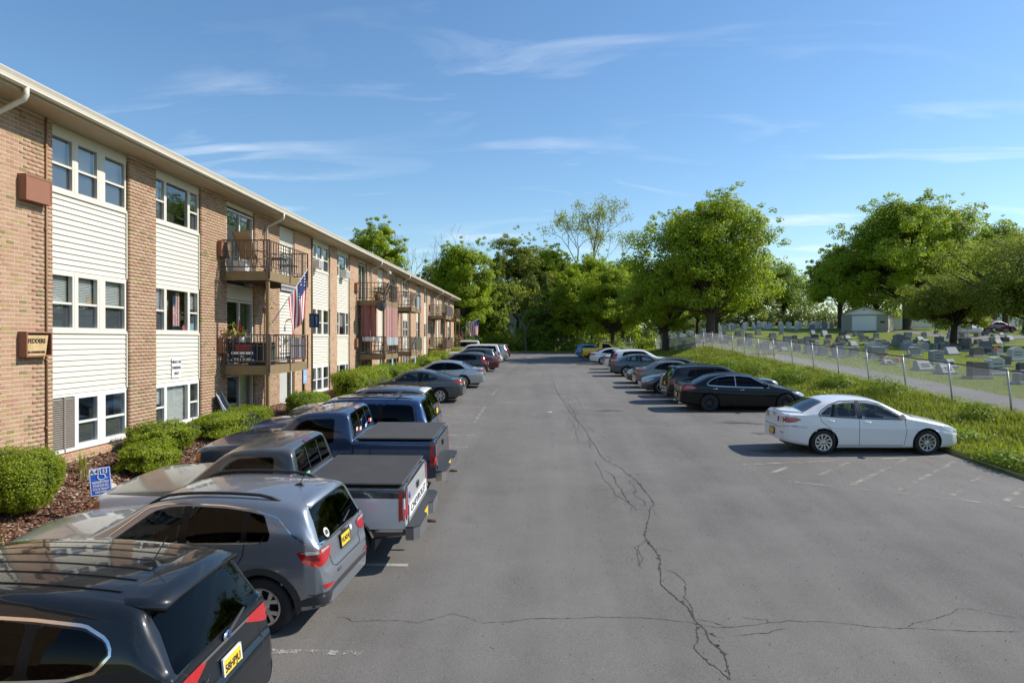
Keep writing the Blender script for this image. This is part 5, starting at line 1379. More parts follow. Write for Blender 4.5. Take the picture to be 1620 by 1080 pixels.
def plain_suv(label, y, xr, pm, face, grp, base=SUV, L=4.5, W=1.82, H=1.66, gl=G_DARK, tr=.345, ds=.065, tall=False, nm='parked_suv', sp=True, rim='twin', rimm=None, lamp=M_REDL):
    S = remap(base, L=L, W=W, H=H, wb=L * .6, fo=L * .195, tr=tr); kx, kz = L / base['L'], H / base['H']
    c = base_car(S, pm, ds, nm, gl, rg=G_DARK, rim=rim, rimm=rimm)
    tag(c.root, label, 'car', grp)
    e = L
    if tall: tails(c, [(e-.42, .98*kz), (e-.50, 1.32*kz), (e-.30, 1.32*kz), (e-.02, 1.05*kz), (e, .84*kz), (e-.25, .86*kz)], [(.62, .84*kz), (.66, 1.04*kz), (.70, 1.36*kz), (.84, 1.36*kz), (.9, .84*kz)], lamp)
    else: tails(c, [(e-.32, .84*kz), (e-.34, 1.05*kz), (e, 1.05*kz), (e, .84*kz)], [(.55, .86*kz), (.52, 1.02*kz), (.88, 1.04*kz), (.88, .84*kz)], lamp)
    if sp and base is SUV: spoiler(c, L*.882, L*.945, .57, 1.572*kz, .05, pm, .02)
    c.lay('headlight', [([(sg*.45, .80*kz), (sg*.50, .92*kz), (sg*.86, .96*kz), (sg*.86, .82*kz)], 'F') for sg in (1, -1)] + [([(0, .82*kz), (.0, .93*kz), (.35, .96*kz), (.2, .84*kz)], 'S')], M_CLEARL, .008)
    c.lay('grille', [([(-.42, .70*kz), (-.45, .90*kz), (.45, .90*kz), (.42, .70*kz)], 'F')], M_BLACK, .008)
    c.plate(.80); c.place(xr, y, 0, face); return c
plain_suv('black hatchback with tall red tail lights before the maroon sedan', 46.5, -3.5, paint('paint_black2', (0.012, 0.014, 0.02), .3, .25, .1), '-X', LROW, L=4.2, W=1.72, H=1.50, tr=.31, tall=True, gl=G_TINT, nm='parked_hatchback')
plain_sedan('maroon sedan parked past the black hatchback', 50.2, -3.0, paint('paint_maroon', (0.10, 0.010, 0.018), .4, .28, .12), '-X', LROW, L=4.75)
plain_suv('grey green wagon parked past the maroon sedan', 53.6, -3.35, paint('paint_teal_grey', (0.07, 0.095, 0.10), .5, .3, .12), '-X', LROW, L=4.6, W=1.8, H=1.62, gl=G_TINT)
plain_suv('large white boxy SUV parked in the far left row', 58.0, -3.2, paint('paint_white2', (0.72, 0.71, 0.67), 0, .35, .12), '-X', LROW, BOXSUV, 5.1, 1.98, 1.86, G_DARK, .38)
plain_suv('silver SUV parked past the large white one', 65.5, -3.05, paint('paint_silver', (0, 0, 0)), '-X', LROW, L=4.55, H=1.72)
plain_suv('red SUV at the far end of the left row', 69.5, -3.05, paint('paint_red', (0.42, 0.02, 0.02), .2, .3, .1), '-X', LROW, L=4.5, H=1.68)
plain_suv('white van topped SUV farthest left below the flag', 74.0, -6.2, paint('paint_white2', (0, 0, 0)), '-X', LROW, BOXSUV, 4.9, 1.95, 1.95, G_TINT, .38)

# ---------- right row
P_WHT = paint('paint_white', (0.76, 0.765, 0.77), 0.0, 0.32, 0.06)
c = base_car(SEDAN, P_WHT, .03, 'parked_sedan', [G_CLEAR, G_CLEAR, G_CLEAR], ws=G_CLEAR, rg=glass('car_glass_green', (0.30, 0.38, 0.36), .06), rim='swirl', n=10, seat=M_SEATG, rk=.93, gapm=simple('gap_soft', (0.10, 0.10, 0.105), .7))
tag(c.root, 'white sedan parked alone at the near end of the verge', 'car', RROW)
tails(c, [(4.12, .90), (4.24, .955), (4.45, .965), (4.6, .96), (4.6, .82), (4.42, .82), (4.26, .84)], [(.44, .845), (.50, .93), (.6, .96), (.84, .96), (.84, .82), (.5, .825)], M_REDL, .008)
c.lay('reverse_light', [([(sg*a, b) for a, b in ((.45, .85), (.50, .92), (.64, .945), (.68, .84), (.52, .835))], 'B') for sg in (1, -1)], M_CLEARL, .014, step=.04)
c.strip('light_surround', [(.38, .83), (.46, .945), (.62, .98), (.84, .98)], 'B', .014, M_GAP, .005)
c.strip('panel_gap', [(.82, .735), (.60, .72), (.52, .68), (-.52, .68), (-.60, .72), (-.82, .735)], 'B', .012, M_GAP, .003)
c.strip('panel_gap', [(3.98, .69), (4.2, .72), (4.5, .735)], 'S', .008, simple('gap_soft', (0, 0, 0)), .002)
c.strip('boot_gap', [(.70, 1.06), (-.70, 1.06)], 'B', .010, M_GAP, .003)
c.strip('window_trim', [(1.46, .905), (1.62, 1.0), (2.06, 1.29), (2.35, 1.36), (2.7, 1.375), (3.1, 1.36), (3.4, 1.26), (3.62, 1.12), (3.70, 1.015), (3.4, .985), (2.6, .935), (1.46, .905)], 'S', .022, M_GAP, .003)
c.strip('window_pillar', [(2.655, .93), (2.66, 1.36)], 'S', .085, M_BLACK, .005)
c.lay('headlight', [([(.10, .60), (.42, .735), (.62, .745), (.45, .64), (.2, .565), (.0, .56)], 'S')] + [([(sg*.40, .58), (sg*.62, .70), (sg*.86, .72), (sg*.84, .58), (sg*.55, .54)], 'F') for sg in (1, -1)], M_CLEARL, .007, step=.04)
c.lay('fog_light', [([(0, .40), (0, .50), (.10, .50), (.12, .40)], 'S')], M_BLACK, .007)
c.lay('reflector', [([(sg*.52, .545), (sg*.78, .555), (sg*.78, .575), (sg*.54, .565)], 'B') for sg in (1, -1)], M_REDD, .008)
fc = [(4.02 + .075 * math.cos(t) * 1.1, .80 + .075 * math.sin(t)) for t in np.linspace(0, 2*math.pi, 24)]
c.strip('fuel_flap', fc, 'R', .006, simple('gap_grey', (0.45, 0.45, 0.46), .6), .0015)
c.lay('brake_light', [([(4.47, -.14), (4.47, .14), (4.495, .14), (4.495, -.14)], 'T')], M_REDD, .006)
c.lay('cowl', [([(1.16, -.62), (1.16, .62), (1.30, .60), (1.30, -.60)], 'T')], M_BLACK, .006)
c.plate(.52, None); disc(c, 0, .96, .05, M_CHROME, 'emblem'); 
q = c.cast(-.30, .86, 'B')[0]; MB().box((q.x - .012, -.34, .80), (q.x - .008, -.27, .93)).build('sticker', M_INK, c.root)
q = c.cast(.30, .80, 'B')[0]; text('3', .07, (q.x - .012, .33, .80), (R(90), 0, R(-90)), M_CHROME, c.root, name='badge')
c.place(6.28, 18.45, 0, '+X', .8)

P_INF = paint('paint_jet', (0.005, 0.005, 0.006), 0.0, 0.3, 0.015, coat=.5, spec=.1)
INF = remap(SEDAN, L=4.75, W=1.775, H=1.455, wb=2.85, fo=.83, tr=.335, arch=.39)
c = base_car(INF, P_INF, .04, 'parked_sedan', G_DARK, rg=G_DARK, rim='mesh', n=12, rimm=M_ALLOYD, hand=M_CHROME)
tag(c.root, 'jet black sedan with chrome window trim and black rims', 'car', RROW)
fx = INF['fx']
c.strip('window_trim', [(fx(1.50), .905), (fx(2.6), .94), (fx(3.3), .975), (fx(3.62), 1.01), (fx(3.66), 1.06), (fx(3.5), 1.2), (fx(3.25), 1.31), (fx(2.9), 1.36), (fx(2.5), 1.36), (fx(2.1), 1.31), (fx(1.7), 1.07)], 'S', .026, M_CHROME, .005)
c.strip('window_trim', [(fx(2.66), .94), (fx(2.66), 1.36)], 'S', .02, M_CHROME, .006)
tails(c, [(fx(4.02), .90), (fx(4.2), 1.0), (4.75, .99), (4.75, .82), (fx(4.25), .83)], [(.48, .84), (.52, .98), (.84, .99), (.84, .82)], extra=[(.46, .85), (.5, .96), (.62, .97), (.6, .84)])
c.lay('headlight', [([(.10, .62), (.42, .75), (.62, .77), (.5, .68), (.2, .58), (.0, .58)], 'S')] + [([(sg*.40, .60), (sg*.62, .72), (sg*.86, .74), (sg*.84, .58)], 'F') for sg in (1, -1)], M_CLEARL, .007, step=.05)
for sg in (1, -1): MB().tube([(c.X(4.78), sg*.5, .30), (c.X(4.5), sg*.5, .32)], .045, 10).build('exhaust', M_CHROME, c.root)
c.plate(.60); c.place(5.35, 26.75, 0, '+X')

plain_suv('black SUV with rear spoiler between the jet black sedan and grey sedan', 29.3, 5.3, P_BLK, '+X', RROW, L=4.65, W=1.84, H=1.62, lamp=M_REDD)
plain_sedan('white car whose bonnet shows past the black SUV', 31.45, 5.6, P_WHT, '+X', RROW, L=4.5, H=1.42)
plain_sedan('gunmetal sedan backed in with its silver wheel showing', 33.4, 9.45, paint('paint_gunmetal', (0.07, 0.075, 0.08), .6, .3, .15), '-X', RROW, gl=G_CLEAR, rim='mesh', n=9, ds=.05)
plain_sedan('taupe grey sedan nose-in beyond the gunmetal one', 36.2, 4.95, paint('paint_taupe', (0.17, 0.165, 0.155), .6, .3, .15), '+X', RROW, H=1.44)
plain_sedan('dark grey car backed in behind the taupe sedan', 38.9, 9.45, paint('paint_char', (0.06, 0.06, 0.065), .5, .3, .15), '-X', RROW, H=1.47)
plain_sedan('slate blue sedan in the middle of the right row', 44.7, 4.5, paint('paint_slate2', (0.055, 0.075, 0.095), .5, .3, .12), '+X', RROW, gl=G_CLEAR, rim='star', n=5)
plain_suv('white SUV with tall angular tail lights past the slate sedan', 48.6, 4.9, P_WHT, '+X', RROW, L=4.6, H=1.66, tall=True)
plain_sedan('small white sedan tucked behind the white SUV', 52.4, 4.85, P_WHT, '+X', RROW, L=4.5)
plain_sedan('pale silver sedan before the yellow pickup', 60.0, 4.3, paint('paint_pearl', (0.62, 0.63, 0.65), .3, .3, .1), '+X', RROW, L=4.85, rim='twin')
plain_suv('bright blue small car at the far end of the right row', 75.0, 3.8, paint('paint_skyblue', (0.03, 0.26, 0.55), .3, .3, .1), '+X', RROW, L=3.9, W=1.7, H=1.45, tr=.31, nm='parked_hatchback')
# ------------------------------------------------------------------ marks on the asphalt
M_CRACK = simple('crack_dark', (0.045, 0.041, 0.035), 0.95)
CRK = {
'main': [(0.77, 41.04), (0.85, 33.92), (1.00, 29.28), (1.13, 26.12), (1.24, 24.71), (1.34, 23.43), (1.44, 21.75), (1.47, 20.45), (1.55, 19.03), (1.56, 17.81), (1.65, 17.10), (1.92, 16.43), (2.00, 15.73), (2.13, 15.23), (2.16, 14.35), (2.20, 13.83), (2.21, 13.31), (2.08, 13.05), (2.01, 12.63), (1.88, 12.14), (1.76, 11.61), (1.78, 11.29), (1.83, 10.92), (1.84, 10.56), (1.78, 10.27), (1.78, 10.19), (1.69, 9.65), (1.85, 9.18), (1.93, 8.98), (1.93, 8.62), (1.99, 8.32), (1.98, 7.98), (2.07, 7.76), (2.03, 7.48), (1.97, 7.16)],
'b1': [(1.36, 17.08), (1.38, 16.42), (1.42, 15.96), (1.41, 15.22), (1.47, 14.77), (1.49, 13.93), (1.66, 13.59), (1.74, 13.30), (1.83, 12.94)],
'b2': [(1.44, 16.15), (1.66, 15.55), (1.65, 14.91), (1.70, 14.33), (1.71, 13.87), (1.73, 13.29)],
'b3': [(1.71, 15.48), (1.84, 15.40)],
'b4': [(1.95, 15.17), (1.99, 14.63), (1.99, 14.21), (1.92, 13.94), (2.01, 13.59), (2.05, 13.21)],
'b5': [(2.10, 15.01), (2.13, 14.41), (2.13, 14.07)],
'b6': [(0.83, 34.84), (1.06, 29.96), (1.21, 28.01), (1.31, 23.45), (1.22, 21.92)],
'b7': [(1.62, 31.83), (1.64, 28.00), (1.74, 26.39)],
'b8': [(1.44, 21.75), (1.63, 22.48), (1.65, 21.26)],
'b9': [(1.88, 20.83), (1.93, 20.01)],
'b10': [(1.68, 17.82), (1.76, 17.40), (1.71, 17.00)],
'b11': [(2.01, 15.81), (2.31, 15.64), (2.79, 15.66), (3.14, 15.84), (3.52, 15.75)],
'b12': [(1.74, 11.37), (1.55, 11.08), (1.56, 10.76), (1.50, 10.40), (1.50, 10.24)],
'b13': [(1.86, 11.06), (2.01, 10.98), (2.10, 10.89)],
't1': [(-2.58, 8.55), (-2.44, 8.50), (-2.25, 8.38), (-1.98, 8.42), (-1.56, 8.41), (-1.30, 8.58), (-1.07, 8.65), (-0.94, 8.56), (-0.78, 8.43)],
't2': [(-0.78, 8.41), (-0.46, 8.44), (-0.11, 8.55), (0.27, 8.53), (0.50, 8.54), (0.71, 8.61), (1.15, 8.61), (1.49, 8.56), (1.68, 8.51), (1.90, 8.48), (1.91, 8.46), (2.15, 8.37), (2.39, 8.42), (2.73, 8.53), (3.06, 8.61), (3.44, 8.60), (3.71, 8.53), (4.02, 8.46), (4.41, 8.44), (4.90, 8.40), (5.31, 8.36), (5.78, 8.40)],
't3': [(1.91, 8.62), (2.13, 8.57), (2.34, 8.38)],
't4': [(1.91, 8.44), (1.85, 8.03), (1.77, 7.75), (1.80, 7.53), (1.89, 7.34), (1.97, 7.16)],
't5': [(1.79, 10.25), (1.96, 10.08), (2.03, 9.76), (1.90, 9.32), (1.95, 9.08), (1.91, 8.62)],
't6': [(4.41, 8.44), (4.76, 8.68), (5.09, 8.85), (5.40, 9.04), (5.60, 9.05), (5.75, 8.92), (5.89, 8.84), (6.02, 8.75)],
't7': [(2.29, 8.17), (2.72, 8.27), (2.99, 8.40)],
't8': [(1.95, 8.32), (2.04, 8.20), (2.14, 8.11)],
't9': [(1.52, 10.18), (1.49, 10.42), (1.53, 10.92), (1.72, 11.35)],
't10': [(2.48, 8.72), (2.77, 8.65), (2.80, 8.51)],
}
WID = {'main': .013, 'b1': .009, 'b2': .013, 't2': .007, 't1': .006, 't4': .011, 't5': .009, 'b11': .005, 't6': .006, 'b6': .008, 'b7': .008}
random.seed(5)
def crack(pts, w):
    P = np.array(pts, float); d = np.r_[0, np.cumsum(np.hypot(*np.diff(P, axis=0).T))]
    n = int(d[-1] / .035) + 2; s = np.linspace(0, d[-1], n)
    X = np.interp(s, d, P[:, 0]); Y = np.interp(s, d, P[:, 1])
    jx = np.cumsum(RNG.normal(0, .010, n)); jx -= np.linspace(jx[0], jx[-1], n); jy = np.cumsum(RNG.normal(0, .010, n)); jy -= np.linspace(jy[0], jy[-1], n)
    k = .05 / max(.05, np.abs(jx).max()); X = X + jx * k + RNG.normal(0, .006, n); Y = Y + jy * k
    T = np.gradient(np.stack([X, Y], 1), axis=0); T /= np.maximum(np.hypot(T[:, 0], T[:, 1]), 1e-6)[:, None]; N = np.stack([-T[:, 1], T[:, 0]], 1)
    ww = w * np.clip(RNG.lognormal(0, .45, n), .3, 2.4) * np.minimum(1, np.minimum(np.arange(n), np.arange(n)[::-1]) / 4 + .15)
    a = np.stack([X, Y], 1) + N * ww[:, None] / 2; b = np.stack([X, Y], 1) - N * ww[:, None] / 2
    V = np.zeros((2 * n, 3)); V[0::2, :2] = a; V[1::2, :2] = b; V[:, 2] = lotz(V[:, 0], V[:, 1]) + .004
    i = np.arange(n - 1) * 2; F = np.stack([i, i + 1, i + 3, i + 2], 1)
    o = meshobj('crack', fastmesh('crack', V, F), M_CRACK, lot)
for k, p in CRK.items(): crack(p, WID.get(k, .007))
# fine alligator cracking between the two main arms
random.seed(9)
for q in range(26):
    x, y = random.uniform(1.4, 2.1), random.uniform(12.7, 15.6); pts = [(x, y)]; a = random.uniform(0, 6.28)
    for _ in range(4):
        a += random.uniform(-.8, .8); x += .12 * math.cos(a); y += .16 * math.sin(a); pts.append((x, y))
    crack(pts, .004)
for q in range(18):
    x, y = 1.25 + random.uniform(-.25, .25), random.uniform(20, 33); pts = [(x, y)]
    for _ in range(4): x += random.uniform(-.1, .1); y -= random.uniform(.3, .6); pts.append((x, y))
    crack(pts, .006)
def line_mat(name, col, worn, op=.8):
    t = NT(name); v = t.obj()
    f = t.math('GREATER_THAN', t.math('ADD', t.math('MULTIPLY', t.noise(2.2, 4, .7, v), .6), t.math('MULTIPLY', t.noise(45, 3, .7, v), .5)), worn)
    p = t.principled(col, .8, 0, .2); tr = t.node('ShaderNodeBsdfTransparent').outputs[0]
    return t.done(t.node('ShaderNodeMixShader', {0: t.math('MULTIPLY', f, op), 1: tr, 2: p}).outputs[0])
M_LINEW = line_mat('worn_white_line', (0.46, 0.45, 0.41), .54); M_LINEY = line_mat('worn_tan_line', (0.40, 0.37, 0.29), .56)
def line(p, q, w, mat, nm='painted_line'):
    p, q = np.array(p, float), np.array(q, float); L = np.hypot(*(q - p)); n = max(2, int(L / .5) + 1); t = (q - p) / L; nn = np.array([-t[1], t[0]]) * w / 2
    V = []; F = []
    for i in range(n):
        c = p + (q - p) * i / (n - 1)
        for sg in (1, -1):
            e = c + nn * sg; V.append((e[0], e[1], float(lotz(e[0], e[1])) + .006))
    for i in range(n - 1): F.append((2*i, 2*i+1, 2*i+3, 2*i+2))
    meshobj(nm, fastmesh(nm, V, F), mat, lot)
for a, b in (((5.05, 15.64), (6.44, 17.09)), ((6.32, 15.75), (7.75, 17.23)), ((6.46, 14.65), (9.13, 17.47)), ((7.31, 14.33), (10.15, 17.17)), ((8.26, 14.07), (8.94, 14.72)), ((9.37, 15.23), (9.84, 15.65)), ((9.02, 13.66), (10.05, 14.64))): line(a, b, .11, M_LINEY)
line((4.9, 16.75), (10.4, 17.83), .10, M_LINEY); line((5.40, 15.15), (9.4, 13.2), .08, M_LINEY)
line((-6.5, 7.66), (-2.01, 7.60), .11, M_LINEW)
for y in (10.25, 12.85, 15.9, 18.85, 20.75): line((-6.5, y), (-2.0, y), .10, M_LINEW)
line((-6.5, 23.35), (-2.27, 23.32), .10, M_LINEY); line((-2.27, 23.32), (-2.25, 27.6), .10, M_LINEY); line((-6.5, 27.7), (-2.25, 27.6), .10, M_LINEY)
for k in range(5): line((-5.4 + k*.1, 24.0 + k*.75), (-2.5, 23.6 + k*.75), .09, M_LINEY)
line((-6.5, 32.3), (-2.3, 32.3), .1, M_LINEY); line((-2.28, 32.3), (-2.23, 35.6), .1, M_LINEY); line((-6.5, 35.3), (-2.3, 35.5), .1, M_LINEY)
for y in (39.2, 42, 45, 48, 51, 57, 61): line((-6.5, y), (-2.3, y), .1, M_LINEW)
MAT['vw'] = line_mat('very_worn_line', (0.33, 0.31, 0.27), .60)
for y in (20.2, 22.7, 25.2, 28.1, 30.4, 32.4, 34.8, 37.5, 42, 46): line((10.3, y), (5.4, y), .08, MAT['vw'])
# oil stains in the empty bays
def stain(x, y, rx, ry, nm='oil_stain'):
    n = 26; V = [(x, y, float(lotz(x, y)) + .003)]; F = []
    for k in range(n):
        t = 2*math.pi*k/n; r_ = 1 + .25*math.sin(3*t + x) + random.uniform(-.12, .12); a, b = x + rx*r_*math.cos(t), y + ry*r_*math.sin(t); V.append((a, b, float(lotz(a, b)) + .003))
    F = [(0, 1 + k, 1 + (k+1) % n) for k in range(n)]
    meshobj(nm, fastmesh(nm, V, F), MAT['oil'], lot)
MAT['oil'] = line_mat('oil_film', (0.05, 0.044, 0.036), .53, .38)
for s_ in ((6.6, 23.4, .55, .18), (7.2, 23.2, .35, .15), (6.9, 21.2, .5, .22), (7.6, 21.3, .3, .12), (6.1, 18.4, .5, .3), (2.7, 26.5, .5, .25)): stain(*s_)
def grit(name, n, xr, yr, s0, mat, lab):
    rng = np.random.default_rng(15); X = rng.uniform(*xr, n); Y = yr[0] + (yr[1] - yr[0]) * rng.uniform(0, 1, n) ** 2; Z = lotz(X, Y) + .004
    sz = s0 * rng.uniform(.4, 1.6, n) * (.7 + Y / 14); a = rng.uniform(0, 6.28, n); V = []
    c = np.stack([X, Y, Z], 1); e1 = np.stack([np.cos(a), np.sin(a), 0*a], 1) * sz[:, None]; e2 = np.stack([-np.sin(a), np.cos(a), 0*a], 1) * sz[:, None] * .7; up = np.array([0, 0, 1]) * sz[:, None] * .8
    V = np.stack([c - e1 - e2, c + e1 - e2, c + e2, c + up], 1).reshape(-1, 3); i = np.arange(n) * 4
    F = np.concatenate([np.stack([i, i+1, i+3], 1), np.stack([i+1, i+2, i+3], 1), np.stack([i+2, i, i+3], 1)])
    o = meshobj(name, fastmesh(name, V, F), mat); tag(o, lab, 'grit', kind='stuff')
grit('loose_grit', 2600, (-2.4, 10), (4.5, 34), .0042, simple('grit_pale', (0.30, 0.27, 0.22), .9, var=.4, scale=3), 'loose pale grit scattered over the asphalt')
grit('dark_grit', 1600, (-2.2, 10), (4.5, 30), .006, simple('grit_dark', (0.05, 0.045, 0.04), .9), 'dark loose crumbs scattered over the asphalt')
# crumbled pits along the widest crack
rc_ = random.Random(4)
for q in range(34):
    k = rc_.randrange(10, len(CRK['main']) - 1); (x0, y0), (x1, y1) = CRK['main'][k], CRK['main'][k + 1]; t_ = rc_.random(); stain_x, stain_y = x0 + (x1 - x0)*t_ + rc_.gauss(0, .02), y0 + (y1 - y0)*t_
    n_ = 9; rr0 = rc_.uniform(.012, .035); V_ = [(stain_x + rr0*rc_.uniform(.5, 1.2)*math.cos(6.283*j/n_), stain_y + rr0*rc_.uniform(.6, 1.6)*math.sin(6.283*j/n_)) for j in range(n_)]
    meshobj('crack_pit', fastmesh('crack_pit', [(a_, b_, float(lotz(a_, b_)) + .0045) for a_, b_ in V_], [tuple(range(n_))]), M_CRACK, lot)
# a scrap of litter on the lane
o = MB().add([(-.09, -.05, .012), (.1, -.04, .008), (.08, .06, .02), (-.07, .05, .01)], [(0, 1, 2, 3)]).build('paper_scrap', M_SIGNW); o.location = (.35, 26.0, float(lotz(.35, 26))); tag(o, 'scrap of white paper on the open lane', 'litter')

# ------------------------------------------------------------------ leaves, bushes, trees
def rand_dirs(n, rng):
    v = rng.normal(size=(n, 3)); return v / np.linalg.norm(v, axis=1)[:, None]
def leaf_quads(P, N, size, rng, asp=.62, var=.35):
    n = len(P); N = N / np.maximum(np.linalg.norm(N, axis=1), 1e-6)[:, None]
    t = rand_dirs(n, rng); u = np.cross(N, t); u /= np.maximum(np.linalg.norm(u, axis=1), 1e-6)[:, None]; v = np.cross(N, u)
    l = (size * (1 + rng.uniform(-var, var, n)))[:, None]; w = l * asp
    V = np.stack([P - u*l/2, P + v*w/2 - u*l*.05 , P + u*l/2, P - v*w/2 - u*l*.05], 1).reshape(-1, 3)
    return V, np.arange(4*n).reshape(-1, 4)
LM = dict(maple=leafmat('leaf_maple', (0.175, 0.25, 0.014), (0.42, 0.50, 0.028), .58), spring=leafmat('leaf_spring', (0.21, 0.295, 0.014), (0.46, 0.54, 0.028), .6),
          dark=leafmat('leaf_dark', (0.06, 0.095, 0.02), (0.16, 0.19, 0.045), .42), mid=leafmat('leaf_mid', (0.125, 0.205, 0.02), (0.31, 0.40, 0.04), .54), olive=leafmat('leaf_olive', (0.165, 0.195, 0.03), (0.38, 0.39, 0.07), .52),
          yew=leafmat('leaf_yew', (0.12, 0.185, 0.008), (0.32, 0.37, 0.018), .42), juniper=leafmat('leaf_juniper', (0.12, 0.185, 0.008), (0.34, 0.40, 0.018), .42), grass=leafmat('leaf_grass', (0.155, 0.19, 0.02), (0.38, 0.37, 0.07), .45), weed=leafmat('leaf_weed', (0.12, 0.21, 0.012), (0.31, 0.40, 0.024), .45))
M_BARK = simple('bark', (0.075, 0.058, 0.044), .95, var=.4, scale=6, bump=.6, bscale=18)
M_BARKG = simple('bark_grey', (0.15, 0.13, 0.11), .95, var=.35, scale=6, bump=.5, bscale=20)

def tree(name, label, x, y, h, rx, ry, zc0, zc1, lm, seed, ncl=90, per=230, leaf=.34, trunk_r=.3, group=None, lump=.28, zb=None, bark=None, fill=.5, cr=.2, limbs=.55, off=(0, 0), fork=None):
    """broadleaf tree: trunk with limbs, crown of many leaf-sized faces gathered in clumps between heights zc0 and zc1"""
    rng = np.random.default_rng(seed); ncl = int(ncl * 1.7); cr *= .76; fill = .40
    z0 = g1(x, y) - .1 if zb is None else zb
    r = thing(name, (x, y, z0), 0, label, 'tree', group)
    rz = (zc1 - zc0) / 2; cz = (zc0 + zc1) / 2
    k = rng.normal(size=(7, 3)) * 2.1; ph = rng.uniform(0, 6.28, 7)
    d = rand_dirs(ncl, rng); d[:, 2] = np.where(d[:, 2] < -.85, -d[:, 2], d[:, 2])
    lum = 1 + lump * np.cos(d @ k.T + ph).mean(1) * 2.2
    ncl_ = ncl
    rad = (fill + (1 - fill) * rng.uniform(0, 1, ncl) ** .55) * lum
    C = d * rad[:, None] * np.array([rx, ry, rz]) * .88 + np.array([off[0], off[1], cz])
    rc = cr * (rx + ry) / 2 * rng.uniform(.5, 1.5, ncl)
    # stray sprays beyond the main outline
    ne = int(ncl * .45); d2 = rand_dirs(ne, rng); d2[:, 2] = np.where(d2[:, 2] < -.3, -d2[:, 2], d2[:, 2]); l2 = 1 + lump * np.cos(d2 @ k.T + ph).mean(1) * 2.2
    C = np.concatenate([C, d2 * (rng.uniform(.92, 1.10, ne) * l2)[:, None] * np.array([rx, ry, rz]) + np.array([off[0], off[1], cz])]); rc = np.concatenate([rc, cr * (rx + ry) / 2 * rng.uniform(.22, .5, ne)]); d = np.concatenate([d, d2])
    P, N = [], []
    for c, q, dd in zip(C, rc, d):
        m = int(per * 1.1 * (q / (cr * (rx + ry) / 2)) ** 2)
        e = rand_dirs(m, rng); s = rng.uniform(.25, 1, m) ** .5
        p = c + e * (s * q)[:, None] * np.array([1.05, 1.05, .72])
        # drooping sprays at the rim
        p[:, 2] -= .12 * q * rng.uniform(0, 1, m)
        P.append(p); N.append(e * .8 + dd * .5 + np.array([0, 0, .7]) + rng.normal(size=(m, 3)) * .45)
    V, F = leaf_quads(np.concatenate(P), np.concatenate(N), leaf * .68, rng)
    meshobj('crown', fastmesh('crown', V, F), lm, r)
    tb = MB(); bz = zc0 + (zc1 - zc0) * .22
    lean = rng.normal(size=2) * .25
    top = np.array([off[0] * .5 + lean[0], off[1] * .5 + lean[1], bz])
    tb.tube([(0, 0, 0), (0, 0, .25), tuple(top * np.array([.3, .3, .45])), tuple(top)], [trunk_r * 1.45, trunk_r * 1.08, trunk_r * .95, trunk_r * .7], 9)
    for i in rng.permutation(ncl)[:int(ncl * limbs)]:
        c = C[i]; hb = rng.uniform(.55, 1.0); b = top * np.array([hb, hb, hb]); mid = b * .45 + c * .55; mid[2] += .06 * (c[2] - b[2]) - .1 * np.hypot(c[0], c[1]) * .3
        t0 = trunk_r * rng.uniform(.14, .36)
        tb.tube([tuple(b), tuple(b * .7 + mid * .3), tuple(mid), tuple(c)], [t0, t0 * .75, t0 * .5, t0 * .16], 5, False)
    tb.build('trunk', bark or M_BARK, r)
    return r

def bare_tree(name, label, x, y, h, seed, lm=None, leafn=0, leaf=.3, r0=.28, spread=.55, group=None, depth=6, mat=None):
    rng = random.Random(seed); nr = np.random.default_rng(seed)
    z0 = g1(x, y) - .1; r = thing(name, (x, y, z0), 0, label, 'tree', group)
    mb = MB(); tips = []
    def grow(p, d, L, rad, k):
        pts = [p]; q = p.copy(); dd = d.copy()
        for _ in range(3):
            dd = (dd + Vector((rng.gauss(0, .10), rng.gauss(0, .10), .05))).normalized(); q = q + dd * (L / 3); pts.append(q.copy())
        mb.tube(pts, [rad, rad * .88, rad * .76, rad * .62], 6 if rad > .06 else 4, False)
        if k <= 0 or rad < .012: tips.append((q, dd)); return
        for _ in range(rng.choice((2, 2, 3))):
            ax = dd.orthogonal().normalized(); ax.rotate(Quaternion(dd, rng.uniform(0, 6.28)))
            nd = dd.copy(); nd.rotate(Quaternion(ax, rng.uniform(.18, spread))); grow(q, nd, L * rng.uniform(.66, .86), rad * rng.uniform(.52, .68), k - 1)
        if rng.random() < .6: tips.append((q, dd))
    grow(Vector((0, 0, 0)), Vector((0, 0, 1)), h * .27, r0, depth)
    mb.build('trunk', mat or M_BARKG, r)
    if leafn:
        P = np.array([t[0][:] for t in tips]); idx = nr.integers(0, len(P), leafn); p = P[idx] + nr.normal(size=(leafn, 3)) * .38
        V, F = leaf_quads(p, nr.normal(size=(leafn, 3)) + np.array([0, 0, .6]), leaf, nr); meshobj('crown', fastmesh('crown', V, F), lm, r)
    return r

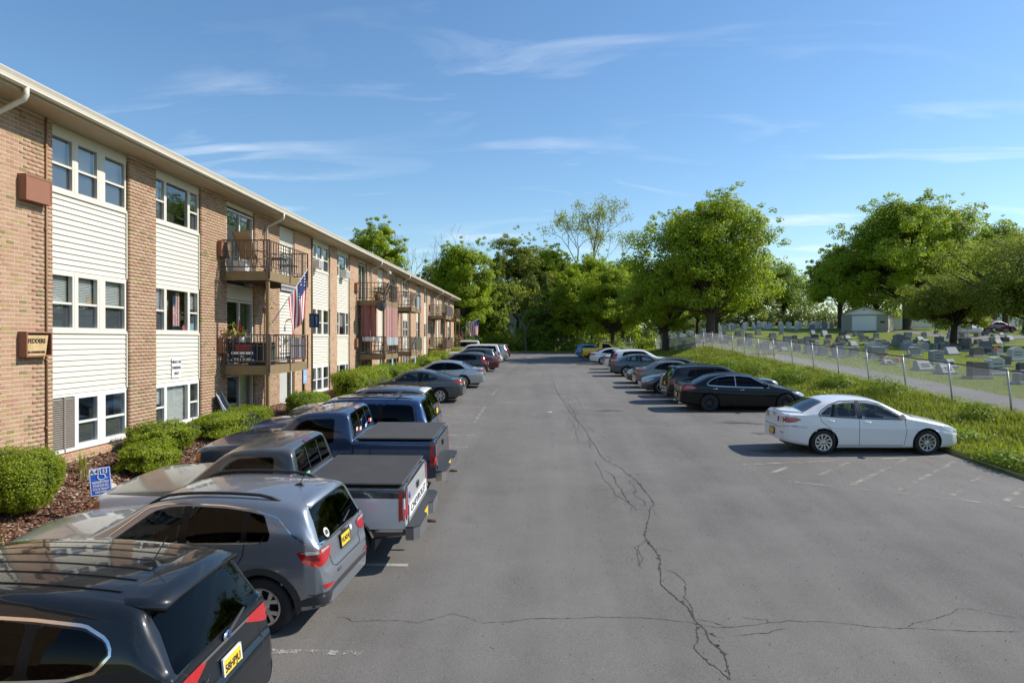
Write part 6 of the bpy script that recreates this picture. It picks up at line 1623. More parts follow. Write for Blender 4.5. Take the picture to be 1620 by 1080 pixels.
def conifer(name, label, x, y, h, rad, seed, lm, group=None, dens=1.0, z1=.1):
    rng = np.random.default_rng(seed); z0 = g1(x, y) - .1
    r = thing(name, (x, y, z0), 0, label, 'tree', group)
    tb = MB().tube([(0, 0, 0), (.05, 0, h * .5), (0, .05, h)], [rad * .09, rad * .05, .02], 7)
    P, N = [], []
    nlev = int(h * 2.2)
    for i in range(nlev):
        f = z1 + (1 - z1) * i / nlev; z = h * f; R_ = rad * (1 - f) ** .8 * rng.uniform(.75, 1.15)
        for b in range(int(6 + 3 * (1 - f))):
            a = rng.uniform(0, 6.28); L = R_ * rng.uniform(.7, 1.1) + .2; e = np.array([math.cos(a), math.sin(a), 0])
            tip = np.array([0, 0, z]) + e * L + np.array([0, 0, -.28 * L]); tb.tube([(0, 0, z), tuple(tip * .6 + np.array([0, 0, z]) * .4 + np.array([0, 0, .08])), tuple(tip)], [.035, .02, .008], 3, False)
            m = int(46 * L * dens); s = rng.uniform(.12, 1, m)
            p = np.array([0, 0, z]) + e * (L * s)[:, None] + np.array([0, 0, -.28 * L]) * (s ** 1.5)[:, None] + rng.normal(size=(m, 3)) * np.array([.17, .17, .13]) * (.5 + .5 * L / rad)
            p[:, 2] -= rng.uniform(0, .3, m); P.append(p); N.append(rng.normal(size=(m, 3)) + np.array([0, 0, .5]) + e * .6)
    V, F = leaf_quads(np.concatenate(P), np.concatenate(N), .30, rng, .34); meshobj('crown', fastmesh('crown', V, F), lm, r); tb.build('trunk', M_BARK, r)
    return r

def bush(label, x, y, rx, ry, h, lm, seed, n=9000, leaf=.06, box=.6, z=None, group='clipped shrubs along the building', lump=.10, name='shrub'):
    rng = np.random.default_rng(seed); z0 = g1(x, y) if z is None else z
    r = thing(name, (x, y, z0), 0, label, 'shrub', group)
    k = rng.normal(size=(10, 3)) * 4.0; ph = rng.uniform(0, 6.28, 10)
    def surf(d, s):
        e = np.sign(d) * np.abs(d) ** box; e /= np.linalg.norm(np.abs(e) ** (2), axis=1)[:, None] ** .0 + 0
        e = e / (np.sum(np.abs(e) ** (2 / box * .9), axis=1) ** (box / 2 / .9))[:, None]
        l = 1 + lump * np.cos(d @ k.T + ph).mean(1) * 3
        p = e * (l * s)[:, None] * np.array([rx, ry, h / 2]); p[:, 2] += h / 2 * 1.0; return p
    d = rand_dirs(n, rng); s = 1 - .22 * rng.uniform(0, 1, n) ** 2 + rng.normal(0, .035, n)
    # upright sprigs break the outline
    p = surf(d, s); p[:, 2] += (rng.uniform(0, 1, n) ** 6) * .12 * h
    keep = p[:, 2] > .02
    V, F = leaf_quads(p[keep], d[keep] * .9 + rng.normal(size=(keep.sum(), 3)) * .6 + np.array([0, 0, .35]), leaf, rng, .45)
    meshobj('foliage', fastmesh('foliage', V, F), lm, r)
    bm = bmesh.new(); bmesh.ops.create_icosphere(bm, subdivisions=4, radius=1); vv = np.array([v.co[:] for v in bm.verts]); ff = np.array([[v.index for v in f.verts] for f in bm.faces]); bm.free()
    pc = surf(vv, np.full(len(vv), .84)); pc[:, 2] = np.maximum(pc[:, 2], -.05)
    meshobj('dark_core', fastmesh('dark_core', pc, ff, True), simple('shrub_core', (0.018, 0.03, 0.007), .95, var=.4, scale=14), r)  # solid dark core set inside to block sight through the leaves
    return r
# shrubs along the building
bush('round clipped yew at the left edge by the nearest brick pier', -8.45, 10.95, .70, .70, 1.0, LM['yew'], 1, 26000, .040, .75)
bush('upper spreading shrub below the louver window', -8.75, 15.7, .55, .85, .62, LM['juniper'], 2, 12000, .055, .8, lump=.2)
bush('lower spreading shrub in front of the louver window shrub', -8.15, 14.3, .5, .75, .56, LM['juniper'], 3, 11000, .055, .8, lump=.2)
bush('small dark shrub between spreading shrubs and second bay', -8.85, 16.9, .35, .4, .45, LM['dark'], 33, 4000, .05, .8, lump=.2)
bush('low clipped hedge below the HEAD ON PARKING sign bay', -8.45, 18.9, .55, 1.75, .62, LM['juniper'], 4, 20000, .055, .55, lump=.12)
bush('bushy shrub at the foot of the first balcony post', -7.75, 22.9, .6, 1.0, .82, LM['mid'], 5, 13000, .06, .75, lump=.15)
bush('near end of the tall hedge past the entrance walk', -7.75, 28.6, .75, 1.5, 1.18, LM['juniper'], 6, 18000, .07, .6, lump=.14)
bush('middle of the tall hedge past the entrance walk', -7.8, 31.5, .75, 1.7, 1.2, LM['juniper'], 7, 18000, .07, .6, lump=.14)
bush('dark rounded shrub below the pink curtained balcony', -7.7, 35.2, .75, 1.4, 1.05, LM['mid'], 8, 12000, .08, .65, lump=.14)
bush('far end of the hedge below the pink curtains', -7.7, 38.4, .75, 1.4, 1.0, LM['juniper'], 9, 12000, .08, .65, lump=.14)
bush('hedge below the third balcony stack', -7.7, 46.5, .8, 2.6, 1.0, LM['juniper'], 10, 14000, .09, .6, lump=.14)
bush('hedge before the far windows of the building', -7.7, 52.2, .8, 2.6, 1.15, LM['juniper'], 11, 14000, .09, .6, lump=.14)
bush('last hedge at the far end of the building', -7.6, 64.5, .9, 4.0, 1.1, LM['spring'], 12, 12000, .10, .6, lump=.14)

# trees
TB = 'trees beyond the far end of the lot'
tree('maple_tree', 'broad bright green maple standing behind the fence at centre right', 17.4, 71.0, 17, 8.2, 7.8, 1.2, 17.6, LM['maple'], 11, 150, 230, .36, .46, lump=.30, cr=.185, limbs=.5)
tree('maple_tree', 'lower maple at the left flank of the broad maple', 14.0, 77.0, 12, 4.6, 4.6, 1.2, 10.5, LM['maple'], 12, 70, 200, .36, .40, lump=.25, cr=.23)
tree('maple_tree', 'slim maple half hidden behind the right side of the broad maple', 20.0, 79.0, 12, 4.8, 4.8, 1.6, 9.0, LM['mid'], 13, 70, 200, .38, .36, lump=.25, cr=.23)
tree('maple_tree', 'great spreading tree behind the small garage', 53.5, 102.0, 20, 11.5, 10.5, 3.0, 20.2, LM['maple'], 14, 190, 230, .50, .60, lump=.34, cr=.175, limbs=.5)
tree('maple_tree', 'lower tree left of the great tree behind the garage', 46.5, 108.0, 14, 5.4, 5, 3.0, 12.5, LM['maple'], 15, 80, 200, .50, .4, lump=.3, cr=.24)
tree('spreading_tree', 'low wide tree with dark trunk at the right edge of the cemetery', 43.5, 61.0, 10, 9.0, 6.6, 1.4, 10.6, LM['olive'], 16, 150, 250, .26, .6, lump=.3, cr=.2, limbs=.6)
tree('spreading_tree', 'small wide tree left of the low dark trunked one', 40.0, 68.0, 8, 4.8, 4.4, 1.6, 7.2, LM['olive'], 17, 100, 210, .26, .32, lump=.3, cr=.21)
tree('broadleaf_tree', 'dark green tree rising behind the right edge', 78.0, 118.0, 20, 9.5, 8.0, 4, 18.0, LM['mid'], 18, 100, 200, .55, .5, lump=.3, cr=.22)
tree('broadleaf_tree', 'tall tree top above the roof left of the bare tree', -19.5, 80.0, 17, 3.6, 3.6, 6, 15.4, LM['spring'], 19, 70, 210, .34, .35, TB, cr=.24)
tree('broadleaf_tree', 'bright green rounded tree just past the end of the building', -10.6, 90.0, 15, 4.8, 4.6, 1.6, 14.3, LM['spring'], 20, 130, 230, .34, .35, TB, cr=.22, lump=.3)
tree('broadleaf_tree', 'dull green tree between the bright one and the conifers', -3.8, 113.0, 19, 5.6, 5, 4, 17.8, LM['olive'], 21, 110, 200, .40, .4, TB, cr=.22, lump=.3)
tree('broadleaf_tree', 'yellow green tree behind the middle conifer', 2.4, 118.0, 19, 6.0, 5, 5, 17.6, LM['spring'], 22, 110, 200, .42, .4, TB, cr=.22, lump=.3)
tree('broadleaf_tree', 'bright spreading tree behind the yellow pickup', 9.6, 92.0, 13, 5.4, 5.2, 1.8, 12.0, LM['spring'], 23, 130, 230, .34, .3, TB, cr=.21, lump=.26)
tree('broadleaf_tree', 'bright bushy tree left of the yellow pickup', 4.6, 97.0, 13, 3.6, 3.6, 1.2, 11.4, LM['spring'], 24, 90, 220, .34, .25, TB, cr=.25, lump=.3)
tree('broadleaf_tree', 'young maple sapling before the hidden house', -.4, 97.0, 7, 2.3, 2.2, 1.0, 6.4, LM['mid'], 25, 40, 170, .34, .12, TB, cr=.3)
conifer('conifer_tree', 'dark tall conifer left of the hidden house', -6.6, 106.0, 15.5, 3.0, 31, LM['dark'], TB, 1.0)
conifer('conifer_tree', 'dark conifer right of the hidden house', 3.6, 104.0, 14.0, 2.6, 32, LM['dark'], TB, 1.0)
conifer('conifer_tree', 'narrow dark conifer behind the sapling', .8, 109.0, 12.0, 2.3, 33, LM['dark'], TB, 1.0)
bare_tree('bare_tree', 'leafless grey tree behind the roof', -17.3, 92.0, 16.0, 41, r0=.26, spread=.5, group=TB, depth=6)
bare_tree('bare_tree', 'small leafless tree top right of the bare grey one', -12.5, 112.0, 17.5, 42, r0=.24, spread=.5, group=TB, depth=6)
bare_tree('sparse_tree', 'tall sparse tree with thin new leaves against the sky', 4.8, 114.0, 23.0, 48, LM['olive'], 6500, .27, .55, .72, TB, 7)
bare_tree('vine_tree', 'crooked vine covered trunk at the end of the lot', -2.0, 95.0, 10.0, 44, LM['olive'], 1500, .3, .22, .7, TB, 5)
for i, (x, y, hh, rr, m, lab) in enumerate(((20.5, 118, 9, 4.5, 'mid', 'rounded tree far behind the slim maple'), (29, 128, 11, 5.5, 'olive', 'brownish tree above the far white headstones'), (37, 124, 8, 5.0, 'olive', 'low tree left of the garage beyond the far stones'), (60, 125, 12, 6, 'mid', 'tree far behind the white picket fence'),
                                       (68, 96, 7, 3.6, 'spring', 'light green tree past the drive'), (-26, 105, 15, 6, 'mid', 'tree hidden behind the far roof end'), (13, 125, 15, 5.5, 'mid', 'far tree between sparse tree and broad maple'), (49, 140, 13, 7, 'mid', 'far tree behind the great spreading one'))):
    tree('broadleaf_tree', lab, x, y, hh, rr, rr * .9, 1.6, hh, LM[m], 60 + i, 60, 150, .48, .25, 'background trees', cr=.26)
for i, (x, y, hh, rr, m, lab) in enumerate(((-14.5, 98, 13, 4.2, 'mid', 'mid green tree behind the building end left of the bright one'), (-7.2, 99, 11, 3.4, 'mid', 'mid green tree between the bright tree and the tall conifer'), (8.0, 108, 15, 5.0, 'spring', 'leafy tree below the tall sparse one'), (12.5, 104, 13, 4.6, 'maple', 'leafy tree between yellow pickup and broad maple'), (-.5, 122, 18, 5.5, 'olive', 'olive tree directly behind the hidden house'))):
    tree('broadleaf_tree', lab, x, y, hh, rr, rr * .9, 1.0, hh, LM[m], 160 + i, 80, 200, .40, .25, TB, cr=.25)
# undergrowth at the end of the lot, distant woods
def thicket(name, label, spots, lm, seed, leaf, n, kind=None, cat='undergrowth'):
    rng = np.random.default_rng(seed); P, N = [], []
    for (x, y, rx, ry, h) in spots:
        e = rand_dirs(n, rng); e[:, 2] = np.abs(e[:, 2]); s = rng.uniform(.35, 1, n) ** .4
        z = G(np.full(n, x), np.full(n, y)); p = np.stack([x + e[:, 0]*rx*s, y + e[:, 1]*ry*s, z + e[:, 2]*h*s], 1); p += rng.normal(size=(n, 3)) * leaf * .8
        P.append(p); N.append(e + rng.normal(size=(n, 3)) * .6 + np.array([0, 0, .5]))
    V, F = leaf_quads(np.concatenate(P), np.concatenate(N), leaf, rng); o = meshobj(name, fastmesh(name, V, F), lm); tag(o, label, cat, kind='stuff'); return o
rg = random.Random(77)
thicket('undergrowth', 'dense green undergrowth along the far edge of the lot', [(rg.uniform(-9, 9), rg.uniform(95, 99), rg.uniform(1, 2.2), 1.2, rg.uniform(1.2, 3.4)) for _ in range(34)] + [(rg.uniform(8, 16), rg.uniform(88, 97), rg.uniform(.8, 1.6), 1.2, rg.uniform(.8, 1.8)) for _ in range(8)], LM['mid'], 71, .30, 420, True)
thicket('distant_woods', 'distant green woods closing the view behind everything', [(-60 + i * 7.5 + rg.uniform(-3, 3), 165 + rg.uniform(-10, 25), 8, 6, rg.uniform(8, 15)) for i in range(36)], leafmat('leaf_far', (0.045, 0.085, 0.02), (0.12, 0.17, 0.04), .35), 72, .6, 1700, True, 'woods')
thicket('distant_hedge', 'dark hedge and scrub behind the far headstones', [(12 + i * 4.0 + rg.uniform(-1, 1), 136 + rg.uniform(-2, 2), 3, 2, rg.uniform(2.0, 3.6)) for i in range(30)], LM['dark'], 73, .42, 1100, True, 'hedge')

# ------------------------------------------------------------------ grass of the verge and lawn
def blades(name, label, xs, ys, n, hfun, lm, seed, wd=.012, dens=None, dz=0.0):
    rng = np.random.default_rng(seed)
    X = rng.uniform(*xs, n); Y = ys[0] + (ys[1] - ys[0]) * rng.uniform(0, 1, n) ** 1.7
    if dens is not None:
        k = rng.uniform(0, 1, n) < dens(X, Y); X, Y = X[k], Y[k]; n = len(X)
    Z = G(X, Y) + dz; H = hfun(X, Y) * rng.uniform(.45, 1.25, n); a = rng.uniform(0, 6.28, n); b = rng.uniform(0, 6.28, n)
    w = wd * rng.uniform(.6, 1.5, n) * (1 + Y / 28); e = np.stack([np.cos(a), np.sin(a), a*0], 1) * w[:, None]; ln = np.stack([np.cos(b), np.sin(b), b*0], 1) * (H * rng.uniform(.1, .65, n))[:, None]
    base = np.stack([X, Y, Z - .02], 1); up = np.array([0, 0, 1.0]); m1 = base + up * (H * .55)[:, None] + ln * .3; tp = base + up * H[:, None] + ln
    V = np.stack([base - e, base + e, m1 + e * .8, m1 - e * .8, tp], 1).reshape(-1, 3)
    i = np.arange(n) * 5; F = np.concatenate([np.stack([i, i+1, i+2], 1), np.stack([i, i+2, i+3], 1), np.stack([i+3, i+2, i+4], 1)])
    o = meshobj(name, fastmesh(name, V, F), lm); tag(o, label, 'grass', kind='stuff'); return o
hn = lambda X, Y: .12 + .17 * sstep((X - 10.9) / 2.0) * (.55 + .45 * np.sin(X * 2.1 + Y * .9) * np.cos(Y * 1.7))
blades('verge_grass', 'long uncut grass on the verge between lot and fence', (10.7, 14.9), (9, 60), 90000, hn, LM['grass'], 81, .011)
blades('far_verge_grass', 'long grass on the far part of the verge', (10.7, 17.0), (50, 92), 26000, lambda X, Y: .26 + 0*X, LM['grass'], 82, .015)
blades('lawn_tufts', 'short mown lawn grass among the headstones', (17.3, 40), (20, 62), 70000, lambda X, Y: .055 + 0*X, LM['grass'], 83, .012)
blades('path_edge_grass', 'grass along the lot side of the cemetery path', (14.2, 15.4), (12, 60), 12000, lambda X, Y: .14 + 0*X, LM['grass'], 84, .011)
def weeds(spots):
    rng = np.random.default_rng(90)
    for i, (x, y, rx, ry, h, n, lab) in enumerate(spots):
        z0 = g1(x, y); r = thing('weed_clump', (x, y, z0), 0, lab, 'weeds', 'leafy weeds on the verge')
        e = rand_dirs(n, rng); e[:, 2] = np.abs(e[:, 2]); s = rng.uniform(.3, 1, n) ** .5
        p = e * s[:, None] * np.array([rx, ry, h]) + rng.normal(size=(n, 3)) * .05
        V, F = leaf_quads(p, e * .5 + rng.normal(size=(n, 3)) * .4 + np.array([0, 0, .9]), .085 if y < 30 else .12, rng, .6); meshobj('foliage', fastmesh('foliage', V, F), LM['weed'], r)
        st = MB()
        for q in range(8): a = rng.uniform(0, 6.28); st.tube([(0, 0, 0), (rx*.5*math.cos(a), ry*.5*math.sin(a), h*.8)], [.012, .005], 4, False)
        st.build('stems', simple('weed_stem', (0.10, 0.14, 0.03), .8), r)
weeds([(11.1, 16.6, .6, 1.2, .26, 1500, 'broad leafy weeds at the kerb by the white sedan nose'), (11.6, 19.2, .5, .6, .3, 700, 'low weeds beyond the white sedan bonnet'), (13.4, 21.5, .5, .7, .6, 900, 'tall weeds at the foot of the nearest fence posts'), (13.6, 27.5, .8, 1.6, .75, 1600, 'bushy weeds along the fence past the white sedan'), (13.2, 31.0, .7, 1.4, .6, 1200, 'weeds along the fence opposite the jet black sedan'),
       (12.6, 35.0, 1.0, 1.9, .8, 1700, 'wide weed clump behind the black SUV'), (12.4, 40.5, 1.1, 2.0, .95, 1800, 'tallest weed clump on the middle of the verge'), (12.2, 46.0, 1.0, 2.4, .8, 1500, 'weed clump behind the slate sedan'), (12.0, 55.0, 1.2, 3.0, .8, 1500, 'far weeds near the white SUV'), (11.2, 13.0, .6, 1.2, .22, 1200, 'low weeds at the near end of the verge')])
# seed heads and small flowers in the verge
rv = np.random.default_rng(91); n_ = 420; X_ = rv.uniform(10.8, 14.6, n_); Y_ = 12 + 40 * rv.uniform(0, 1, n_) ** 1.5
V, F = leaf_quads(np.stack([X_, Y_, G(X_, Y_) + rv.uniform(.15, .42, n_)], 1), rand_dirs(n_, rv) + np.array([0, -.6, .6]), .045, rv, .9)
tag(meshobj('verge_flowers', fastmesh('verge_flowers', V, F), simple('flower_white', (0.66, 0.64, 0.50), .8, var=.2)), 'tiny pale wildflowers dotted through the verge grass', 'flowers', kind='stuff')
# dry tufts, dandelions and stones in the mulch
def tuft(x, y, h, n, lab, lm, seed):
    rng = np.random.default_rng(seed); r = thing('grass_tuft', (x, y, g1(x, y) + .02), 0, lab, 'grass', 'tufts in the mulch bed'); mb = MB()
    for k in range(n):
        a = rng.uniform(0, 6.28); l = rng.uniform(.05, .35) * h; hh = h * rng.uniform(.5, 1.1); bx, by = rng.normal(0, .05, 2)
        e = (-math.sin(a) * .006, math.cos(a) * .006)
        mb.add([(bx - e[0], by - e[1], 0), (bx + e[0], by + e[1], 0), (bx + math.cos(a)*l*.4 + e[0], by + math.sin(a)*l*.4 + e[1], hh*.6), (bx + math.cos(a)*l*.4 - e[0], by + math.sin(a)*l*.4 - e[1], hh*.6), (bx + math.cos(a)*l, by + math.sin(a)*l, hh)], [(0, 1, 2, 3), (3, 2, 4)])
    mb.build('blades', lm, r)
M_STRAW = simple('straw', (0.38, 0.31, 0.14), .9, var=.3, scale=30)
tuft(-7.35, 9.2, .75, 60, 'tall green and straw grass tuft at the left edge', LM['grass'], 3); tuft(-7.3, 9.1, .35, 90, 'dry straw tuft at the left edge', M_STRAW, 4)
tuft(-8.9, 13.3, .5, 36, 'grass tuft below the louver window', LM['grass'], 5); tuft(-8.2, 12.9, .3, 30, 'small dark tuft behind the blue sign', LM['mid'], 6); tuft(-8.6, 12.9, .25, 40, 'straw tuft behind the blue sign', M_STRAW, 7)
def rock(x, y, s, seed, lab):
    rng = np.random.default_rng(seed); bm = bmesh.new(); bmesh.ops.create_icosphere(bm, subdivisions=2, radius=1); vv = np.array([v.co[:] for v in bm.verts]); ff = np.array([[v.index for v in f.verts] for f in bm.faces]); bm.free()
    vv = vv * (1 + .22 * np.cos(vv @ rng.normal(size=(3, 4)) * 2).mean(1))[:, None] * np.array([s, s * .8, s * .42])
    o = meshobj('rock', fastmesh('rock', vv, ff), simple('rock', (0.40, 0.36, 0.31), .95, var=.25, scale=9, bump=.5)); o.location = (x, y, g1(x, y) + s * .22); o.rotation_euler = (.2, .25, 1); tag(o, lab, 'rock')
rock(-8.1, 12.35, .26, 8, 'flat grey rock in the mulch below the blue sign'); rock(-8.35, 12.75, .16, 9, 'smaller rock above the flat grey one')

# ------------------------------------------------------------------ fences
M_GALV = simple('galvanised', (0.44, 0.45, 0.46), .45, .6, var=.12); M_WIRE = simple('fence_wire', (0.33, 0.34, 0.35), .5, .5); M_RUSTR = simple('rusty_rail', (0.13, 0.09, 0.07), .7, .2, var=.3)
def chain_fence(label, pts, h, lean, mesh_pitch=.078, wire=.0026, post=.032):
    P = np.array(pts, float); d = np.r_[0, np.cumsum(np.hypot(*np.diff(P, axis=0).T))]
    def at(s): return np.array([np.interp(s, d, P[:, 0]), np.interp(s, d, P[:, 1])])
    def base(s):
        p = at(s); return Vector((p[0], p[1], g1(p[0], p[1])))
    r = thing('chain_link_fence', base(0), 0, label, 'fence'); o0 = base(0)
    T = (at(d[-1]) - at(0)) / np.hypot(*(at(d[-1]) - at(0)))
    s = 0; tops = []; bases = []
    def up(s): 
        k = lean * max(.15, 1 - s / 60); return Vector((-math.sin(k), 0, math.cos(k)))
    pm = {}
    while s <= d[-1] + 1e-6:
        b = base(s); u = up(s); mb = MB().tube([b - u * .1 - o0, b + u * (h + .03) - o0], post, 8); mb.lathe([(post*1.15, 0), (post*1.15, .03), (.0, .06)], 8, tuple(b + u*(h+.02) - o0), 'z'); mb.build('fence_post', M_GALV, r)
        tops.append(b + u * h - o0); bases.append(b - o0); s += 3.05
    for a, b in zip(tops[:-1], tops[1:]): MB().tube([a, b], .021, 6, False).build('top_rail', M_RUSTR, r)
    n = int(d[-1] / mesh_pitch); V = []; F = []
    for k in range(n):
        for sg in (1, -1):
            s0 = k * mesh_pitch; s1 = s0 + sg * h * .92
            if s1 < 0 or s1 > d[-1]: continue
            a = base(s0) + up(s0) * .05 - o0; b = base(s1) + up(s1) * (h - .02) - o0
            m = len(V); w = wire
            for p in (a, b):
                V += [(p.x + w, p.y, p.z), (p.x - w * .5, p.y + w * .87, p.z), (p.x - w * .5, p.y - w * .87, p.z)]
            F += [(m, m+1, m+4, m+3), (m+1, m+2, m+5, m+4), (m+2, m, m+3, m+5)]
    o = meshobj('wire_mesh', fastmesh('wire_mesh', V, F), M_WIRE, r); o['kind'] = 'stuff'
    return r
chain_fence('long leaning chain link fence between the verge and the cemetery', [(14.5, 9.4), (14.5, 60), (14.3, 86)], 1.42, R(8.5), wire=.0036, post=.030)
chain_fence('chain link fence across the far end of the lot', [(-12, 96.5), (14.0, 94.5)], 1.7, 0.0, .14, .004)

# ------------------------------------------------------------------ cemetery
def granite(name, c): return simple(name, c, .75, var=.28, scale=14, bump=.25, bscale=70)
GR = dict(block=granite('granite_grey', (0.27, 0.27, 0.265)), light=granite('granite_light', (0.42, 0.42, 0.40)), dark=granite('granite_dark', (0.07, 0.075, 0.08)), brown=granite('granite_brown', (0.17, 0.13, 0.11)), slant=granite('granite_pale', (0.34, 0.345, 0.345)), flat=granite('granite_flat', (0.36, 0.36, 0.35)), white=granite('marble_white', (0.62, 0.61, 0.57)), base=granite('granite_base', (0.33, 0.32, 0.31)))
def stone_mesh(kind, w, h, var):
    mb = MB(); d = .2 + .1 * (w > .6)
    if kind == 'slant':
        mb.hexa([(-w/2, -d, .1), (w/2, -d, .1), (w/2, d, .1), (-w/2, d, .1), (-w/2*.9, d*.1, h), (w/2*.9, d*.1, h), (w/2*.9, d*.9, h), (-w/2*.9, d*.9, h)])
    elif kind == 'flat': mb.box((-w/2, -.15, 0), (w/2, .15, h), .02)
    else:
        top = {0: [(w/2, h*.9), (w*.28, h*.97), (0, h), (-w*.28, h*.97), (-w/2, h*.9)], 1: [(w/2, h), (-w/2, h)], 2: [(w/2, h*.86), (w*.38, h*.88), (w*.25, h*.98), (0, h*1.02), (-w*.25, h*.98), (-w*.38, h*.88), (-w/2, h*.86)]}[var % 3]
        mb.prism([(-w/2, .13), (w/2, .13)] + top, -d * .62, d * .62, 'y')
    me = mb.mesh('headstone_slab')
    bm = bmesh.new(); bm.from_mesh(me); bmesh.ops.bevel(bm, geom=[e for e in bm.edges], offset=.014, segments=1, affect='EDGES'); bm.to_mesh(me); bm.free()
    return me, d
ST = [('slant', 20.4, 37.3, 0.81, 0.55), ('slant', 20.4, 35.3, 0.71, 0.52), ('slant', 22.8, 39.0, 0.54, 0.53), ('block', 23.5, 41.6, 0.77, 0.90), ('brown', 20.6, 33.1, 0.87, 0.82), ('light', 22.5, 34.8, 0.86, 0.91), ('brown', 26.3, 39.8, 0.55, 0.68), ('block', 21.0, 30.7, 0.66, 0.59), ('dark', 24.9, 36.5, 0.39, 0.53), ('block', 26.2, 49.1, 0.76, 0.72), ('slant', 29.9, 51.0, 0.87, 0.59), ('block', 30.6, 55.9, 0.73, 0.73), ('block', 30.0, 57.5, 0.67, 0.64), ('block', 35.7, 61.9, 0.81, 0.59), ('brown', 30.3, 48.8, 0.87, 0.74), ('light', 30.2, 44.7, 0.97, 0.90), ('block', 38.9, 61.4, 1.04, 0.62), ('dark', 32.7, 51.3, 0.41, 0.55), ('block', 32.9, 50.6, 0.63, 0.51), ('block', 39.1, 64.3, 0.69, 0.79), ('brown', 37.0, 62.9, 0.58, 0.37), ('block', 42.1, 80.1, 0.80, 0.68), ('block', 34.8, 67.9, 1.05, 1.00), ('flat', 20.5, 39.8, 0.52, 0.10), ('slant', 20.6, 41.4, 0.58, 0.32), ('block', 22.6, 47.0, 1.05, 0.82), ('block', 22.4, 49.8, 0.63, 0.68), ('block', 20.5, 47.8, 0.92, 0.78), ('block', 20.2, 49.8, 0.63, 0.70), ('block', 20.3, 52.3, 0.78, 0.82), ('brown', 20.3, 55.0, 0.51, 0.61), ('slant', 19.5, 55.6, 0.48, 0.40), ('slant', 18.9, 57.1, 0.49, 0.42), ('block', 18.6, 58.9, 0.48, 0.52), ('block', 18.6, 61.5, 0.33, 0.84), ('brown', 18.0, 62.4, 0.48, 0.79), ('light', 26.6, 56.4, 0.67, 0.71), ('slant', 28.8, 64.2, 0.67, 0.50), ('brown', 31.4, 73.2, 0.60, 0.60), ('block', 27.4, 66.5, 0.57, 0.57), ('block', 21.4, 60.6, 0.41, 0.56), ('block', 22.4, 65.4, 0.49, 0.51), ('block', 20.3, 62.4, 0.46, 0.63), ('block', 25.6, 68.4, 0.51, 0.61), ('block', 21.4, 53.9, 0.48, 0.68), ('block', 30.7, 62.3, 0.74, 0.56), ('block', 34.0, 67.0, 0.60, 0.60), ('brown', 35.3, 75.8, 0.62, 0.51), ('block', 34.5, 72.7, 0.54, 0.49), ('block', 32.4, 66.9, 0.60, 0.50)]
NEARLAB = {0: 'pale slant headstone between the two middle fence posts', 1: 'pale slant headstone just left of the second nearest fence post', 2: 'slant headstone with dark lettered face behind another slant stone', 3: 'tall grey granite headstone with square top behind slant stones', 4: 'brown granite monument on a wide base close to the fence', 5: 'large light grey monument right of the brown one', 6: 'brown headstone half hidden behind the large light monument', 7: 'grey headstone cut by the right edge near the fence', 8: 'small dark headstone at the right edge', 14: 'brown headstone standing beside a small orange flag', 15: 'large light grey headstone at the far right edge', 23: 'flat grave marker lying in the lawn near the fence', 24: 'low slant headstone beside the stone urn'}
HG = 'headstones in the cemetery'
SHARED = {'block': 'grey granite headstone in the middle rows of the cemetery', 'light': 'light grey granite headstone in the middle rows of the cemetery', 'slant': 'pale slant headstone in the middle rows of the cemetery', 'brown': 'brown granite headstone in the middle rows of the cemetery', 'dark': 'small dark granite headstone in the middle rows of the cemetery', 'white': 'small white marble headstone in the far rows of the cemetery'}
rs = random.Random(3)
TOPW = {0: 'gently arched', 1: 'square topped', 2: 'shouldered'}
COLW = {'block': 'grey', 'light': 'light grey', 'slant': 'pale', 'brown': 'brown', 'dark': 'dark', 'white': 'white'}
def stone_label(kind, x, y, w, h, var):
    u = x / y
    reg = 'below the broad maple' if u < .30 else 'left of the garage' if u < .42 else 'before the garage' if u < .50 else 'right of the garage' if u < .58 else 'before the low wide tree'
    if y > 95: dep = 'far rows'; reg = 'below the broad maple' if u < .24 else 'midway to the garage' if u < .34 else 'close left of the garage'
    else: dep = 'front rows' if y < 50 else 'middle rows' if y < 66 else 'rear rows'
    sz = 'large' if w * h > .58 else 'small' if w * h < .36 else 'midsize'
    form = 'slant headstone' if kind == 'slant' else TOPW[var % 3] + ' headstone'
    return '%s %s %s in %s %s' % (sz, COLW[kind], form, dep, reg)
def stone(kind, x, y, w, h, lab, near=True, rz=None):
    r = thing('headstone', (x, y, g1(x, y) - .03), rz if rz is not None else R(rs.uniform(8, 15)), lab, 'headstone', HG)
    r.rotation_euler = (R(rs.uniform(-2.5, 2.5)), R(rs.uniform(-2, 2)), r.rotation_euler[2])
    vr = rs.randrange(3)
    if lab is None: r['label'] = stone_label(kind, x, y, w, h, vr)
    me, d = stone_mesh(kind, w, h, vr); me.materials.append(GR[kind]); o = bpy.data.objects.new('slab', me); link(o, r)
    if kind != 'flat': MB().box((-w*.62, -d*1.15, 0), (w*.62, d*1.15, .14), .012).build('base', GR['base'], r)
    if near and kind in ('slant', 'block', 'light', 'brown') and y < 46:
        for q in range(2):
            wz = h * (.62 - .2 * q); yy = -d*.62 - .002 if kind != 'slant' else -d + (wz - .1) / (h - .1) * d * 1.1 - .004
            MB().box((-w*.3, yy - .003, wz), (w*.3, yy + .006, wz + .05)).build('inscription', GR['dark'], o)
    return r
for i, (k, x, y, w, h) in enumerate(ST): stone(k, x, y, w, h, NEARLAB.get(i))
taken = [(s[1], s[2]) for s in ST]
